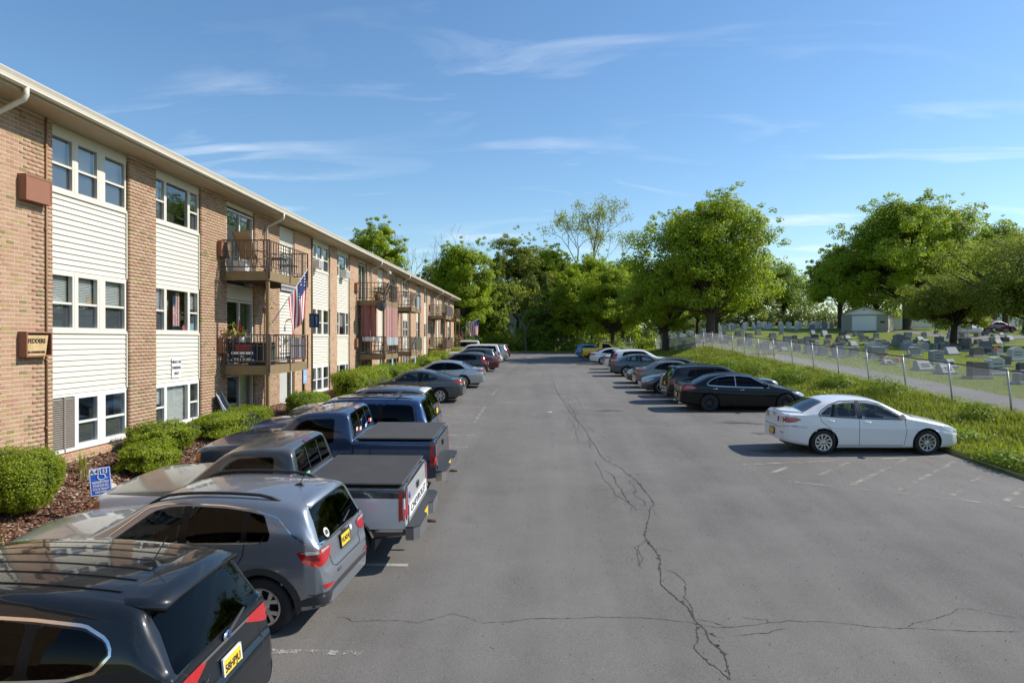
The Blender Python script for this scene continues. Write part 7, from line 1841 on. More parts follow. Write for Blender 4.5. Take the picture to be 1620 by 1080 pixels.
for row in range(10):
    yy = 52 + row * 3.6
    x = 17.5 + rs.uniform(0, 1.5)
    while x < 20 + (yy - 40) * .95:
        px = x + rs.uniform(-.4, .4); py = yy + rs.uniform(-.5, .5) + (x - 17) * .06
        w_, h_ = rs.uniform(.4, .8), rs.uniform(.4, .8)
        if all((px - a) ** 2 + (py - b) ** 2 > 1.3 for a, b in taken) and rs.random() < .85 and not (38 < px < 48 and 82 < py < 100) and abs(px - 17.4) + abs(py - 71) > 2:
            k = rs.choice(['block', 'block', 'block', 'brown', 'dark', 'light', 'slant']); stone(k, px, py, w_, h_, None, False); taken.append((px, py))
        x += rs.uniform(1.5, 2.8)
for row in range(6):
    yy = 97 + row * 4.6; x = 17 + rs.uniform(0, 2)
    while x < 44 + row * 1.2:
        if rs.random() < .75 and not (38 < x < 50 and yy < 100): stone('white' if rs.random() < .75 else 'block', x, yy + rs.uniform(-.8, .8), rs.uniform(.45, .7), rs.uniform(.7, 1.2), None, False)
        x += rs.uniform(1.2, 2.6)
# stone urn, small flags, flowers
ur = thing('stone_urn', (21.6, 44.2, g1(21.6, 44.2)), 0, 'wide brown stone urn standing on the cemetery lawn', 'urn')
MB().lathe([(.0, 0), (.22, 0), (.2, .08), (.1, .16), (.12, .26), (.42, .50), (.44, .55), (.36, .54), (.0, .45)], 20, (0, 0, 0), 'z').build('bowl', GR['brown'], ur)
def small_flag(x, y, lab, col, h=.55):
    r = thing('grave_flag', (x, y, g1(x, y)), 0, lab, 'flag', 'small flags on the graves'); MB().tube([(0, 0, 0), (.02, 0, h)], .008, 5).build('stick', M_WHITE, r)
    if col == 'us':
        for q in range(5): MB().add([(.02, 0, h - .05 - q*.05), (.2, .06, h - .16 - q*.05), (.2, .06, h - .21 - q*.05), (.02, 0, h - .10 - q*.05)], [(0, 1, 2, 3)]).build('stripe', simple('flag_red', (0.45, 0.03, 0.045), .8) if q % 2 else simple('flag_white', (0.72, 0.71, 0.70), .8), r)
    else: MB().add([(.02, 0, h), (.3, .08, h - .16), (.22, .05, h - .36), (.02, 0, h - .42)], [(0, 1, 2, 3)]).build('cloth', simple('flag_orange', (0.7, 0.10, 0.02), .8), r)
small_flag(31.6, 48.9, 'orange red flag beside a brown headstone', 'o', .8); small_flag(25.6, 48.7, 'little striped flag beside a grey headstone', 'us'); small_flag(33.8, 51.6, 'little striped flag near the right edge', 'us', .9); small_flag(25.4, 56.0, 'little striped flag beside the light headstone', 'us'); small_flag(24.0, 58.0, 'small red flag among the middle rows', 'o', .5); small_flag(21.5, 66.0, 'small red flag left among the middle rows', 'o', .6)
fl = thing('grave_flowers', (22.3, 43.6, g1(22.3, 43.6)), 0, 'pink and white flowers beside the stone urn', 'flowers'); rngf = np.random.default_rng(5)
V, F = leaf_quads(rngf.normal(size=(160, 3)) * np.array([.18, .12, .07]) + np.array([0, 0, .14]), rand_dirs(160, rngf), .09, rngf, .9); meshobj('petals', fastmesh('petals', V, F), simple('petal_pink', (0.62, 0.33, 0.33), .8, var=.4, scale=12), fl)

# garage, drive and things by the road at the back
gx, gy, gw, gd = 42.0, 90.5, 5.4, 7.0; gz = 4.62
gr = thing('garage', (gx, gy, gz), R(-32), 'small white gabled garage with roller door beyond the graves', 'building')
M_BLOCK = simple('painted_block', (0.36, 0.33, 0.28), .9, var=.12, scale=5); M_SUNLIT = simple('sunlit_wall', (0.55, 0.47, 0.33), .9, var=.1)  # side wall paler than the block: sunlight painted into its cream
MB().box((-gw/2, 0, -.3), (-1.45, .2, 2.15)).box((1.45, 0, -.3), (gw/2, .2, 2.15)).box((-1.45, 0, 2.0), (1.45, .2, 2.15)).build('front_wall', M_BLOCK, gr)
MB().box((-gw/2, .2, -.3), (-gw/2 + .2, gd, 2.15)).box((-gw/2 + .2, gd - .2, -.3), (gw/2 - .2, gd, 2.15)).build('back_wall', M_BLOCK, gr); MB().box((gw/2 - .2, .2, -.3), (gw/2, gd, 2.15)).build('side_wall', M_SUNLIT, gr)
M_SHED = simple('shed_white', (0.86, 0.86, 0.84), .5, var=.04)
dr = MB().box((-1.45, .1, 0), (1.45, .16, 2.0)).build('garage_door', M_SHED, gr)
for q in range(4): MB().box((-1.4, .085, .05 + q*.49), (1.4, .1, .49 + q*.49)).build('door_panel', M_SHED, dr)
MB().prism([(-gw/2, 2.16), (gw/2, 2.16), (0, 3.15)], .01, .12, 'y').build('gable', M_SHED, gr)
for sg in (1, -1): MB().hexa([(0, -.3, 3.15), (sg*(gw/2+.4), -.3, 2.02), (sg*(gw/2+.4), gd+.3, 2.02), (0, gd+.3, 3.15), (0, -.3, 3.25), (sg*(gw/2+.4), -.3, 2.12), (sg*(gw/2+.4), gd+.3, 2.12), (0, gd+.3, 3.25)]).build('roof_slope', M_ROOF, gr)
MB().box((1.85, -.01, 1.0), (2.35, .0, 1.25)).build('wall_sign', M_BLACK, gr); MB().tube([(gw/2 + .3, -.25, 2.05), (gw/2 + .05, -.05, 1.8), (gw/2 + .05, -.05, 0)], .05, 6).build('downspout', M_WHITE, gr)
MB().box((-.08, -.02, 2.7), (.08, 0, 2.85)).build('vent', M_BLACK, gr)
dv = sheet('garage_drive', np.linspace(45.5, 49.0, 4), np.arange(72, 112, 2.0), .03, M_PATH, lambda X, Y: G(X + (Y - 90) * .25, Y)); dv.data.transform(Matrix()); tag(dv, kind='structure')
rd = sheet('back_road', np.arange(47, 75, 3.0), np.array([78.0, 80, 82.5]), .04, M_PATH); tag(rd, kind='structure')
tk = thing('propane_tank', (49.5, 81.0, g1(49.5, 81.0) + .1), R(8), 'long white propane tank beside the back road', 'tank')
MB().lathe([(0, -1.6), (.3, -1.5), (.48, -1.3), (.52, -1.1), (.52, 1.1), (.48, 1.3), (.3, 1.5), (0, 1.6)], 20, (0, 0, .85), 'x').build('tank_body', M_WHITE, tk)
for sx in (-.9, .9): MB().box((sx - .1, -.35, -.1), (sx + .1, .35, .45)).build('tank_leg', M_CONC, tk)
MB().lathe([(.16, 1.36), (.16, 1.5), (.0, 1.55)], 12, (0, 0, 0), 'z').build('tank_dome', M_WHITE, tk)
pf = thing('picket_fence', (53.0, 106.0, g1(53, 106)), 0, 'weathered white board fence right of the garage', 'fence')
pk = MB().box((-.12, -.012, 0), (.12, .012, 1.5)).mesh('picket'); pk.materials.append(M_WHITE)
for q in range(26): o = bpy.data.objects.new('picket', pk); link(o, pf); o.location = (q*.27, q*.02, g1(53 + q*.27, 106) - g1(53, 106))
MB().box((0, .015, .3), (7, .05, .4)).box((0, .015, 1.1), (7, .05, 1.2)).build('fence_rail', M_WHITE, pf)
def house(x, y, w, d, h, rh, rz, lab, wall, nm='house', wins=((-1.5, 1), (1.5, 1))):
    r = thing(nm, (x, y, g1(x, y)), rz, lab, 'house'); MB().box((-w/2, 0, -.5), (w/2, d, h)).build('wall', wall, r)
    MB().prism([(-w/2, h), (w/2, h), (0, h + rh)], 0.02, d - .02, 'y').build('gable', wall, r)
    for sg in (1, -1): MB().hexa([(0, -.35, h+rh), (sg*(w/2+.4), -.35, h-.25), (sg*(w/2+.4), d+.35, h-.25), (0, d+.35, h+rh), (0, -.35, h+rh+.14), (sg*(w/2+.4), -.35, h-.11), (sg*(w/2+.4), d+.35, h-.11), (0, d+.35, h+rh+.14)]).build('roof', simple('roof_grey', (0.32, 0.30, 0.29), .9), r)
    for (wx, wz) in wins:
        f = MB().box((wx - .55, -.06, wz), (wx + .55, -.01, wz + 1.4)).build('window', M_WHITE, r); MB().box((wx - .45, -.07, wz + .1), (wx + .45, -.061, wz + 1.3)).build('pane', M_SCREEN, f)
    return r
M_HOUSE = simple('house_siding', (0.50, 0.48, 0.46), .8, var=.08)
house(-1.6, 112.0, 8.5, 8, 6.2, 3.6, R(-18), 'pale grey house hidden by trees at the end of the lot', M_HOUSE, wins=((-2, 4), (1.8, 4), (-2, 1), (1.8, 1)))
house(84.0, 128.0, 9, 8, 3.0, 2.4, R(10), 'small white house behind the trees at the right edge', M_WHITE)
house(30.5, 146.0, 12, 8, 2.6, 2.0, R(5), 'low white house beyond the far headstones', M_WHITE)
plain = dict(interior=False)
for (x, y, lab, pm, base) in ((57.5, 88.5, 'dark red car parked by the back road', paint('paint_darkred', (0.10, 0.01, 0.014), .2, .3, .1), SEDAN), (62.0, 87.0, 'black SUV parked by the back road under trees', P_BLK, SUV)):
    c = base_car(base, pm, .09, 'parked_car', G_DARK, interior=False, gaps=False); tag(c.root, lab, 'car'); c.root.location = (x, y, g1(x, y)); c.root.rotation_euler = (0, 0, R(12))
ps = thing('sign_post', (47.5, 78.0, g1(47.5, 78)), 0, 'grey sign board on a post by the back road', 'sign'); MB().box((-.05, -.05, 0), (.05, .05, 2.2)).build('post', M_GALV, ps); MB().box((-.45, -.07, 1.1), (.45, -.052, 2.2)).build('board', simple('sign_back', (0.25, 0.30, 0.29), .6), ps)
# ------------------------------------------------------------------ flags, banners and things on the balconies
M_FR = simple('flag_red', (0.45, 0.03, 0.045), .8); M_FW = simple('flag_white', (0.72, 0.71, 0.70), .8)
def canton_mat():
    t = NT('flag_canton'); v = t.obj()
    vo = t.node('ShaderNodeTexVoronoi', {'Vector': v, 'Scale': 11.0, 'Randomness': .25}).outputs['Distance']
    return t.done(t.principled(t.mix(t.math('LESS_THAN', vo, .27), (0.02, 0.03, 0.12), (0.7, 0.7, 0.72)), .8))
M_FB = canton_mat()
def us_flag(loc, pole_dir, pole_len, size, lab, droop=.85):
    """a pole slanting out from the balcony with a hanging striped flag"""
    r = thing('flag', loc, 0, lab, 'flag'); d = Vector(pole_dir).normalized()
    MB().tube([(0, 0, 0), tuple(d * pole_len)], [.016, .012], 8).lathe([(.0, -.02), (.03, 0), (.0, .03)], 10, tuple(d * pole_len), 'z').build('pole', simple('flag_pole', (0.50, 0.49, 0.47), .5), r)
    hoist, fly = size; n1, n2 = 13, 22
    # cloth: hoist runs down the pole from its tip, fly hangs downward in folds
    out = {0: MB(), 1: MB(), 2: MB()}
    P = {}
    hd = Vector((d.x, d.y, 0)).normalized(); sd_ = Vector((-hd.y, hd.x, 0))
    for i in range(n1 + 1):
        a = d * (pole_len - .03 - hoist * i / n1)
        for j in range(n2 + 1):
            f = j / n2; u = i / n1
            hang = Vector((0, 0, -1)) * fly * f * droop + hd * (-.10 * hoist * f * (1 - u) + .06 * f)
            # gather: strips pull together as they hang
            gather = (hd * (hoist * .62 * d.dot(hd)) * (u - .45)) * (f ** .8) * .15
            lift = Vector((0, 0, 1)) * (hoist * u * .55 * f * .6)
            fold = sd_ * (.075 * math.sin(u * 9.0 + f * 2.2) * f ** .7) + hd * .03 * math.sin(u * 12 + f * 3) * f
            P[i, j] = a + hang + gather + lift + fold
    for i in range(n1):
        for j in range(n2):
            k = 2 if (i < 7 and j < n2 * .4) else (0 if i % 2 == 0 else 1)
            out[k].add([P[i, j], P[i + 1, j], P[i + 1, j + 1], P[i, j + 1]], [(0, 1, 2, 3)], True)
    out[2].build('canton', M_FB, r); 
    for i in range(13):
        mb = MB()
        for j in range(n2):
            if i < 7 and j < n2 * .4: continue
            mb.add([P[i, j], P[i + 1, j], P[i + 1, j + 1], P[i, j + 1]], [(0, 1, 2, 3)], True)
        mb.build('stripe', M_FR if i % 2 == 0 else M_FW, r)
    return r
us_flag((-8.0, 20.42, 3.98), (.78, .75, 1.62), 2.05, (1.1, 1.75), 'striped flag with star canton on the nearest balcony post')
us_flag((-7.95, 68.2, 4.6), (1.0, .3, .55), 2.2, (1.3, 1.9), 'far striped flag at the end of the building')
# dark blue banner hanging beside the flag
bn = thing('banner', (-8.0, 23.72, 3.92), 0, 'dark blue banner beside the near striped flag', 'banner')
MB().box((-.0, -.012, 0), (.62, .012, .78)).build('cloth', simple('banner_navy', (0.02, 0.035, 0.10), .8, var=.3, scale=7), bn); MB().tube([(-.05, 0, .80), (.66, 0, .80)], .012, 6).build('rod', M_BROWN, bn)
MB().box((.06, -.018, .06), (.30, -.0125, .7)).build('panel', simple('banner_slate', (0.10, 0.15, 0.22), .8, var=.4, scale=9), bn)
text('YANKEES', .135, (.47, -.0145, .40), (R(90), R(-90), 0), M_FW, bn, bold=.002); bn.scale = (.56, 1, .6)
# lattice tray below the top balcony
lt = thing('lattice_panel', (-8.0, 21.1, 5.0), 0, 'black and white patterned strip hung below the top near balcony', 'panel')
MB().box((-.01, 0, 0), (.01, 1.4, .24)).build('strip', simple('strip_black', (0.03, 0.03, 0.03), .7), lt)
rr_ = random.Random(6)
for q in range(16):
    y = .05 + q * .085; MB().tube([(.013, y, .03), (.013, y + .05, .10), (.013, y + .01, .16), (.013, y + .06, .22)], .011, 4).build('scroll', M_FW, lt)
# lounge chair and small tables on the top balcony
def chair(x, y, z, rz, lab, fab, fr, tall=1.0, nm='patio_chair', group=None):
    r = thing(nm, (x, y, z), rz, lab, 'chair', group)
    MB().hexa([(-.26, -.27, .40), (.28, -.27, .44), (.28, .27, .44), (-.26, .27, .40), (-.26, -.27, .43), (.28, -.27, .47), (.28, .27, .47), (-.26, .27, .43)]).build('seat', fab, r)
    MB().hexa([(-.28, -.27, .42), (-.24, -.27, .42), (-.24, .27, .42), (-.28, .27, .42), (-.60*tall, -.27, 1.12*tall), (-.57*tall, -.27, 1.12*tall), (-.57*tall, .27, 1.12*tall), (-.60*tall, .27, 1.12*tall)]).build('backrest', fab, r)
    for sy in (-.29, .29):
        MB().tube([(.30, sy, 0), (.26, sy, .45), (.24, sy, .62), (-.33, sy, .64)], .014, 5).build('arm', fr, r)
        MB().tube([(-.34, sy, 0), (-.27, sy, .42), (-.60*tall, sy, 1.13*tall)], .014, 5).build('leg', fr, r)
        MB().tube([(.30, sy, 0), (-.05, sy, .22), (-.30, sy, .42)], .012, 5).build('leg', fr, r)
    return r
M_TANF = simple('tan_mesh', (0.34, 0.25, 0.14), .8, var=.1); M_BRZ = simple('bronze', (0.10, 0.07, 0.05), .5, .3)
chair(-8.75, 20.95, 5.54, R(75), 'tan mesh lounge chair on the nearest top balcony', M_TANF, M_BRZ, 1.05)
def ptable(x, y, z, lab, mat, s=.5, h=.5):
    r = thing('patio_table', (x, y, z), 0, lab, 'table'); MB().box((-s/2, -s/2, h - .03), (s/2, s/2, h), .01).build('table_top', mat, r)
    for a in (-1, 1):
        for b in (-1, 1): MB().tube([(a*s*.42, b*s*.42, 0), (a*s*.36, b*s*.36, h - .03)], .013, 5).build('leg', M_BRZ, r)
ptable(-8.45, 21.9, 5.54, 'small bronze table right of the lounge chair', M_BRZ, .6, .55); ptable(-8.35, 22.7, 5.54, 'low bench on the nearest top balcony', simple('bench_grey', (0.35, 0.33, 0.30), .7), .55, .42)
cr_ = thing('storage_crate', (-9.0, 20.6, 5.54), 0, 'pale crate under the tan lounge chair', 'crate'); MB().box((-.2, -.15, 0), (.2, .15, .3), .02).build('box', M_WHITE, cr_); MB().box((-.21, -.16, .3), (.21, .16, .33), .01).build('lid', M_WHITE, cr_)
# banner and clutter on the middle balcony
pb = thing('political_banner', (-9.25, 20.335, 2.80), 0, 'dark blue lettered banner tied inside the near middle balcony', 'banner')
MB().box((0, -.004, 0), (.78, .004, .62)).build('cloth', simple('banner_dark', (0.014, 0.018, 0.035), .8), pb)
for (s_, z, sz, m_) in (('TRUMP', .09, .15, M_FW), ('for', .20, .07, M_FW), ('DEMOCRAT', .30, .115, M_FW)):
    if s_ == 'DEMOCRAT': MB().box((.06, -.0075, .26), (.72, -.0055, .34)).build('lettering_strip', M_FW, pb); continue
    text(s_, sz, (.39, -.0065, z), (R(90), 0, 0), m_, pb, bold=.003, sx=1.1)
MB().box((.18, -.007, .38), (.62, -.005, .56)).build('red_patch', simple('banner_red', (0.28, 0.03, 0.03), .8), pb)
for x in (.06, .72): MB().lathe([(0, -.006), (.03, -.006)], 5, (x, 0, .09), 'y').build('star', M_FW, pb)
rf_ = thing('small_flag', (-9.1, 20.6, 3.45), 0, 'small red flag with dark diagonal cross on the near middle balcony', 'flag')
MB().tube([(0, 0, -.6), (.02, 0, .72)], .008, 5).build('stick', M_WHITE, rf_)
MB().add([(.02, 0, .70), (.16, -.05, .30), (.17, -.05, .16), (.05, -.03, -.06), (-.02, 0, .05)], [(0, 1, 2, 3, 4)]).build('cloth', simple('flag_scarlet', (0.55, 0.02, 0.03), .8), rf_)
for (a, b) in (((.02, -.012, .42), (.16, -.062, .20)), ((.13, -.055, .36), (.03, -.02, .08))): MB().tube([a, b], .012, 4).build('cross_bar', simple('banner_navy', (0, 0, 0)), rf_)
def pot(x, y, z, lab, col, leafm, n=120, seed=1, h=.25, r0=.14, nm='flower_pot', spread=.18):
    rng = np.random.default_rng(seed); r = thing(nm, (x, y, z), 0, lab, 'plant'); MB().lathe([(0, 0), (r0*.7, 0), (r0, h), (r0*.9, h), (0, h*.9)], 14, (0, 0, 0), 'z').build('pot', col, r)
    V, F = leaf_quads(rng.normal(size=(n, 3)) * spread * np.array([1, 1, .8]) + np.array([0, 0, h + .12]), rand_dirs(n, rng) + np.array([0, 0, .5]), .09, rng); meshobj('foliage', fastmesh('foliage', V, F), leafm, r)
pot(-9.3, 20.5, 3.35, 'purple pot with yellow plant on the near middle balcony', simple('pot_purple', (0.10, 0.03, 0.22), .5), simple('leaf_yellow', (0.45, 0.35, 0.05), .8, var=.3, scale=20), 90, 3, .2, .14)
pot(-8.95, 20.55, 3.4, 'white pot beside the small red flag', M_WHITE, LM['mid'], 40, 4, .18, .1, spread=.08)
ptable(-8.95, 20.75, 2.74, 'white side table on the near middle balcony', M_WHITE, .6, .62)
sh = thing('plastic_shelf', (-8.75, 21.25, 2.74), 0, 'white framed shelf behind the lettered banner', 'shelf')
for z in (.0, .38, .76): MB().box((-.35, -.2, z + .08), (.35, .2, z + .11)).build('board', M_WHITE, sh)
for a in (-.33, .33):
    for b in (-.18, .18): MB().tube([(a, b, 0), (a, b, .95)], .014, 5).build('leg', M_WHITE, sh)
bx_ = thing('storage_bin', (-8.35, 20.75, 2.74), 0, 'dark green storage bin at the corner of the near middle balcony', 'bin'); MB().box((-.24, -.25, 0), (.24, .25, .62), .03).build('box', simple('bin_green', (0.03, 0.05, 0.035), .6), bx_); MB().box((-.26, -.27, .62), (.26, .27, .68), .02).build('lid', simple('bin_brown', (0.09, 0.075, 0.05), .6), bx_)
bl = thing('storage_bin', (-8.62, 20.6, 2.74), 0, 'blue bin beside the lettered banner', 'bin'); MB().box((-.13, -.15, 0), (.13, .15, .42), .03).build('box', simple('bin_blue', (0.01, 0.06, 0.25), .5), bl); MB().box((-.14, -.16, .42), (.14, .16, .46), .01).build('lid', simple('bin_blue', (0, 0, 0)), bl)
tw = thing('towel', (-8.09, 22.1, 2.9), 0, 'blue patterned towel hung inside the near middle balcony rail', 'towel')
for q in range(9): MB().box((-.01, q*.17, 0), (.01, q*.17 + .165, .66)).build('stripe', [simple('towel_blue', (0.05, 0.13, 0.24), .9), simple('towel_tan', (0.42, 0.33, 0.24), .9), simple('towel_blue', (0, 0, 0)), simple('towel_rust', (0.26, 0.11, 0.07), .9)][q % 4], tw)
hb = thing('hanging_basket', (-9.2, 22.95, 4.35), 0, 'small pink and white hanging decoration on the brick by the near balcony', 'decoration'); MB().lathe([(0, 0), (.1, .02), (.13, .2), (.0, .2)], 12, (0, 0, 0), 'z').build('basket', simple('basket_tan', (0.45, 0.27, 0.18), .8), hb)
V, F = leaf_quads(rngf.normal(size=(60, 3)) * .1 + np.array([0, 0, .3]), rand_dirs(60, rngf), .1, rngf); meshobj('flowers', fastmesh('flowers', V, F), simple('petal_pink', (0, 0, 0)), hb)
# signs hung on the balcony fascias and in the bed
def fascia_sign(y, lab, z=1.98, x=-7.98):
    r = thing('parking_sign', (x, y, z), 0, lab, 'sign'); MB().box((0, -.16, 0), (.012, .16, .46)).build('plate', simple('sign_paleblue', (0.25, 0.42, 0.72), .5), r)
    for z_, s_, sz in ((.38, 'A', .09), (.22, 'RESERVED', .055), (.13, 'PARKING', .055)): text(s_, sz, (.0135, 0, z_), RX, M_FW, r, bold=.002)
fascia_sign(23.2, 'pale blue reserved parking sign below the first balcony', 2.02); fascia_sign(36.9, 'pale sign below the pink curtained balcony', 2.0); fascia_sign(43.6, 'pale sign below the third balcony stack', 2.0)
hs_ = thing('disabled_parking_sign', (-7.25, 11.35, g1(-7.25, 11.35)), R(-52), 'blue wheelchair RESERVED PARKING sign on a thin post in the mulch', 'sign')
MB().tube([(0, 0, -.1), (0, 0, .98)], .012, 6).build('post', M_BLACK, hs_)
tl_ = .0
pl = MB().box((.012, -.152, .52), (.020, .152, .975), .003).build('plate', M_SIGNB, hs_); pl.rotation_euler = (R(4), 0, 0); pl.location = (0, .05, 0)
for (a, b) in (((.0203, -.148, .525), (.0215, .148, .535)), ((.0203, -.148, .96), (.0215, .148, .97)), ((.0203, -.148, .535), (.0215, -.138, .96)), ((.0203, .138, .535), (.0215, .148, .96))): MB().box(a, b).build('border', M_FW, pl)
for (s_, y_, z_, sz) in (('RESERVED', 0, .735, .056), ('PARKING', 0, .68, .056), ('STATE PERMIT', 0, .62, .038), ('REQUIRED', 0, .575, .038)): text(s_, sz, (.0212, y_, z_), RX, M_FW, pl, bold=.0012, sx=.95)
MB().box((.0203, -.13, .648), (.0212, .13, .651)).build('rule', M_FW, pl)
for (s_, y_) in (('A', -.108), ('4', -.045), ('3', .075)):
    MB().box((.0203, y_ - .03, .875), (.0215, y_ + .03, .955)).build('number_tile', M_FW, pl); text(s_, .085, (.0222, y_, .915), RX, M_INK, pl, bold=.002)
MB().tube([(.0205 + .001, .02 + .055 * math.cos(t), .825 + .055 * math.sin(t)) for t in np.linspace(2.2, 6.6, 16)], .007, 5).tube([(.0215, .005, .93), (.0215, .01, .865), (.0215, .06, .855), (.0215, .085, .79), (.0215, .11, .80)], .007, 5).lathe([(0, .004), (.013, .004), (.013, 0)], 10, (.0205, .003, .948), 'x').build('wheelchair_symbol', M_FW, pl)
# curtains and clutter on the further balconies
def drape(y0, y1, x0, x1, z0, z1, lab, cols, nm='hanging_curtain'):
    r = thing(nm, (x0, y0, z0), 0, lab, 'curtain'); n = max(4, int(math.hypot(y1 - y0, x1 - x0) / .06)); rg_ = random.Random(int(y0 * 10)); 
    ds_ = [MB() for _ in cols]
    for q in range(n):
        p = []
        for t in (q / n, (q + 1) / n):
            w = .06 * math.sin(t * n * 1.3) + .02 * math.sin(t * n * .47); p.append(((x1 - x0) * t + w * (1 if abs(y1 - y0) > abs(x1 - x0) else 0), (y1 - y0) * t + w * (0 if abs(y1 - y0) > abs(x1 - x0) else 1)))
        ds_[rg_.randrange(len(cols))].add([(p[0][0], p[0][1], 0), (p[1][0], p[1][1], 0), (p[1][0], p[1][1], z1 - z0), (p[0][0], p[0][1], z1 - z0)], [(0, 1, 2, 3)])
    for k, m_ in enumerate(ds_):
        if m_.v: o = m_.build('fabric_panel', cols[k], r); o['kind'] = 'stuff'
CP = [simple('curtain_pink', (0.42, 0.20, 0.165), .85, var=.3), simple('curtain_rose', (0.34, 0.14, 0.13), .85, var=.3), simple('curtain_peach', (0.47, 0.30, 0.22), .85, var=.3)]
drape(35.45, 35.45, -9.3, -8.85, 3.4, 5.25, 'rosy brown curtain nearest the wall on the curtained balcony', [CP[1], simple('curtain_brown', (0.30, 0.16, 0.13), .9)])
drape(35.45, 35.45, -8.8, -8.5, 3.4, 5.25, 'second rosy curtain panel on the curtained balcony', [CP[1]])
drape(35.6, 38.5, -8.05, -8.05, 3.35, 5.25, 'wide pink striped curtain across the front of the balcony', CP + [simple('curtain_mauve', (0.46, 0.27, 0.27), .85)])
drape(35.36, 35.36, -9.2, -8.3, 3.42, 3.64, 'white lace cloth over the curtained balcony rail', [M_FW]); drape(35.7, 38.3, -7.99, -7.99, 3.2, 3.62, 'pale grey cloth over the front rail of the curtained balcony', [simple('cloth_grey', (0.5, 0.52, 0.52), .9), simple('cloth_teal', (0.30, 0.38, 0.37), .9)])
chair(-8.6, 36.2, 2.74, R(180), 'dark red covered chair on the curtained balcony', simple('cover_red', (0.30, 0.06, 0.06), .9), M_BRZ, .95)
nb = thing('hanging_net', (-8.2, 35.3, 5.15), 0, 'dark net basket hung under the top balcony above the curtains', 'basket'); MB().lathe([(.28, .25), (.26, .1), (.18, -.12), (0, -.2)], 12, (0, 0, 0), 'z').build('basket', simple('net_grey', (0.09, 0.09, 0.10), .9), nb); MB().tube([(0, 0, .2), (0, 0, .45)], .01, 4).build('hook', M_BRZ, nb)
for i, (x, y, z, lab, m1) in enumerate(((-8.5, 36.0, 5.54, 'dark chair on the top balcony above the curtains', M_BLACK), (-8.7, 37.4, 5.54, 'second dark chair on the top balcony above the curtains', M_BLACK), (-8.4, 43.6, 5.54, 'white plastic chair on the third stack top balcony', M_WHITE), (-8.4, 43.6, 2.74, 'pale blue chair on the third stack middle balcony', simple('chair_aqua', (0.30, 0.55, 0.55), .6)), (-8.4, 59.2, 2.74, 'dark chair on the fourth stack middle balcony', M_BLACK))): chair(x, y, z, R(200), lab, m1, m1, .85)
drape(44.2, 45.6, -7.99, -7.99, 5.6, 6.3, 'purple cloth over the third stack top rail', [simple('cloth_purple', (0.24, 0.15, 0.24), .9), simple('cloth_teal', (0, 0, 0))]); drape(43.9, 45.7, -7.99, -7.99, 2.8, 3.6, 'dark green screen on the third stack middle rail', [simple('screen_green', (0.10, 0.14, 0.07), .9), simple('screen_brown', (0.15, 0.09, 0.07), .9)])
drape(58.2, 61.5, -7.99, -7.99, 5.6, 6.4, 'dark grey screen on the fourth stack top rail', [simple('screen_grey', (0.11, 0.10, 0.11), .9)]); drape(58.2, 61.5, -7.99, -7.99, 2.8, 3.6, 'brown screen on the fourth stack middle rail', [simple('screen_brown', (0, 0, 0))])
for i, (x, y, z, lab, m_) in enumerate(((-8.6, 61.0, 5.6, 'leafy plant on the fourth stack top balcony', 'spring'), (-8.3, 66.5, 5.6, 'bushy plant on the end top balcony', 'mid'), (-8.2, 66.0, 2.9, 'plant on the end middle balcony', 'mid'), (-8.7, 36.6, 5.56, 'small green plant on the top balcony above the curtains', 'mid'), (-8.6, 58.6, 2.8, 'plant by the rail of the fourth stack middle balcony', 'spring'))): pot(x, y, z, lab, simple('pot_clay', (0.35, 0.15, 0.08), .8), LM[m_], 160, 20 + i, .35, .2, spread=.3)
pot(-7.95, 67.4, 3.5, 'red flowers on the end balcony rail', simple('pot_clay', (0, 0, 0)), simple('petal_red', (0.4, 0.08, 0.08), .8, var=.4, scale=12), 200, 31, .2, .2, spread=.28)
fl2 = thing('flood_lamp', (-9.0, 40.6, 7.45), 0, 'white flood lamp under the eaves above the second entrance', 'lamp'); MB().tube([(-.4, 0, .28), (0, 0, .12)], .02, 5).build('arm', M_WHITE, fl2); MB().lathe([(0, .1), (.08, .08), (.12, -.08), (0, -.06)], 12, (.05, 0, 0), 'z').build('lamp_shade', M_WHITE, fl2)
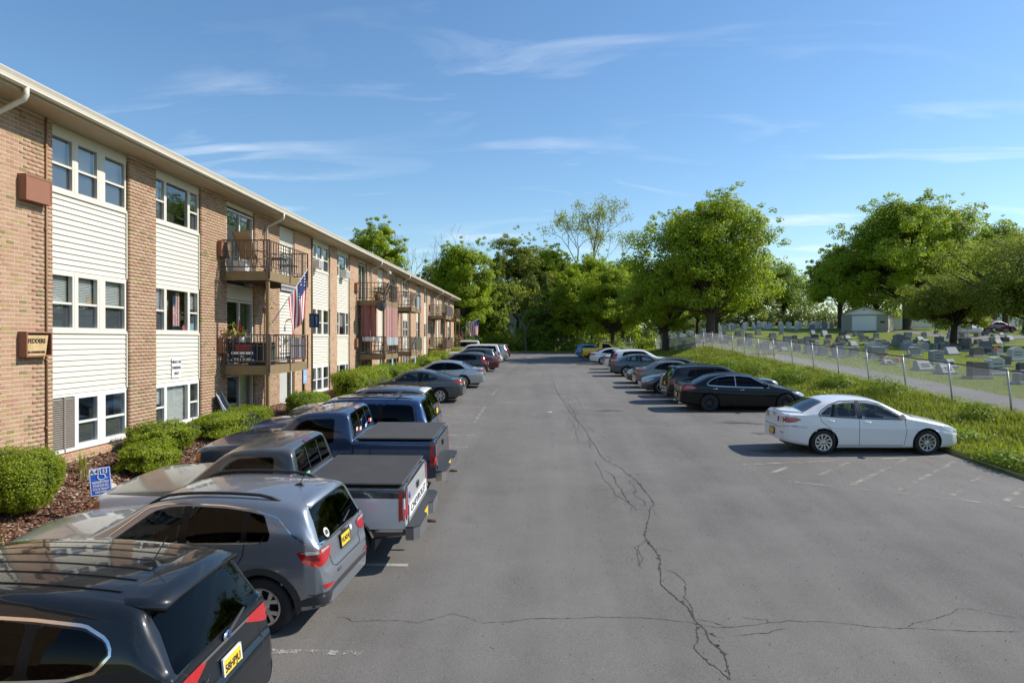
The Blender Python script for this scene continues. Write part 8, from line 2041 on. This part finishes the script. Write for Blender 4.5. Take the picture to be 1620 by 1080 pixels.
# flag hanging inside the second bay's picture window, and stickers
wf = thing('window_flag', (-9.72, 17.78, 3.86), 0, 'striped flag hung inside the picture window of the second bay', 'flag')
for q in range(7): MB().box((0, .25 + q*.055, 0), (.006, .25 + (q+1)*.055, .9)).build('stripe', M_FR if q % 2 == 0 else M_FW, wf)
MB().box((.007, .25, .52), (.012, .25 + .055*3, .9)).build('canton', simple('banner_navy', (0, 0, 0)), wf)
for (y, z, w, h, m_, lab) in ((18.12, 3.72, .22, .16, simple('card_pink', (0.6, 0.12, 0.25), .7), 'pink card at the foot of the picture window'), (18.45, 3.72, .30, .22, simple('card_blue', (0.30, 0.50, 0.60), .7), 'pale blue card at the foot of the picture window')):
    o = MB().box((-9.64, y - w/2, z), (-9.635, y + w/2, z + h)).build('window_card', m_); tag(o, lab, 'card')
yb = MB().box((-9.70, 14.22, 4.22), (-9.69, 14.5, 4.42)).build('window_card', simple('card_yellow', (0.55, 0.33, 0.03), .7)); tag(yb, 'yellow card in the middle window of the first bay', 'card')
fc_ = thing('folded_chair', (-8.9, 20.15, g1(-8.9, 20.15) + .1), R(10), 'folded blue lawn chair leaning on the brick below the near balcony', 'chair'); MB().hexa([(-.3, -.25, 0), (-.26, -.25, 0), (-.26, .25, 0), (-.3, .25, 0), (-.55, -.25, .75), (-.51, -.25, .75), (-.51, .25, .75), (-.55, .25, .75)]).build('backrest', simple('chair_slate', (0.13, 0.16, 0.20), .7), fc_)
for sy in (-.27, .27): MB().tube([(-.1, sy, 0), (-.55, sy, .8)], .015, 5).build('frame', M_WHITE, fc_)

# the front of the building and all that stands along it keeps one common offset from the survey line
for o in list(bpy.data.objects):
    if o.parent is None and o.type == 'EMPTY' and o.location.x < -7.2 and o.location.y < 80: o.location.y -= .39

# headstones that look alike are told apart by their order from the left
byl = {}
for o in bpy.data.objects:
    if o.parent is None and o.get('category') == 'headstone': byl.setdefault(o['label'], []).append(o)
ORD = ['leftmost', 'second from left', 'third from left', 'fourth from left', 'fifth from left', 'sixth from left', 'seventh from left', 'eighth from left', 'ninth from left', 'tenth from left']
for lab, os_ in byl.items():
    if len(os_) < 2: continue
    os_.sort(key=lambda o: o.location.x / o.location.y)
    for i, o in enumerate(os_): o['label'] = lab + ', ' + ('rightmost' if i == len(os_) - 1 else ORD[min(i, 9)])
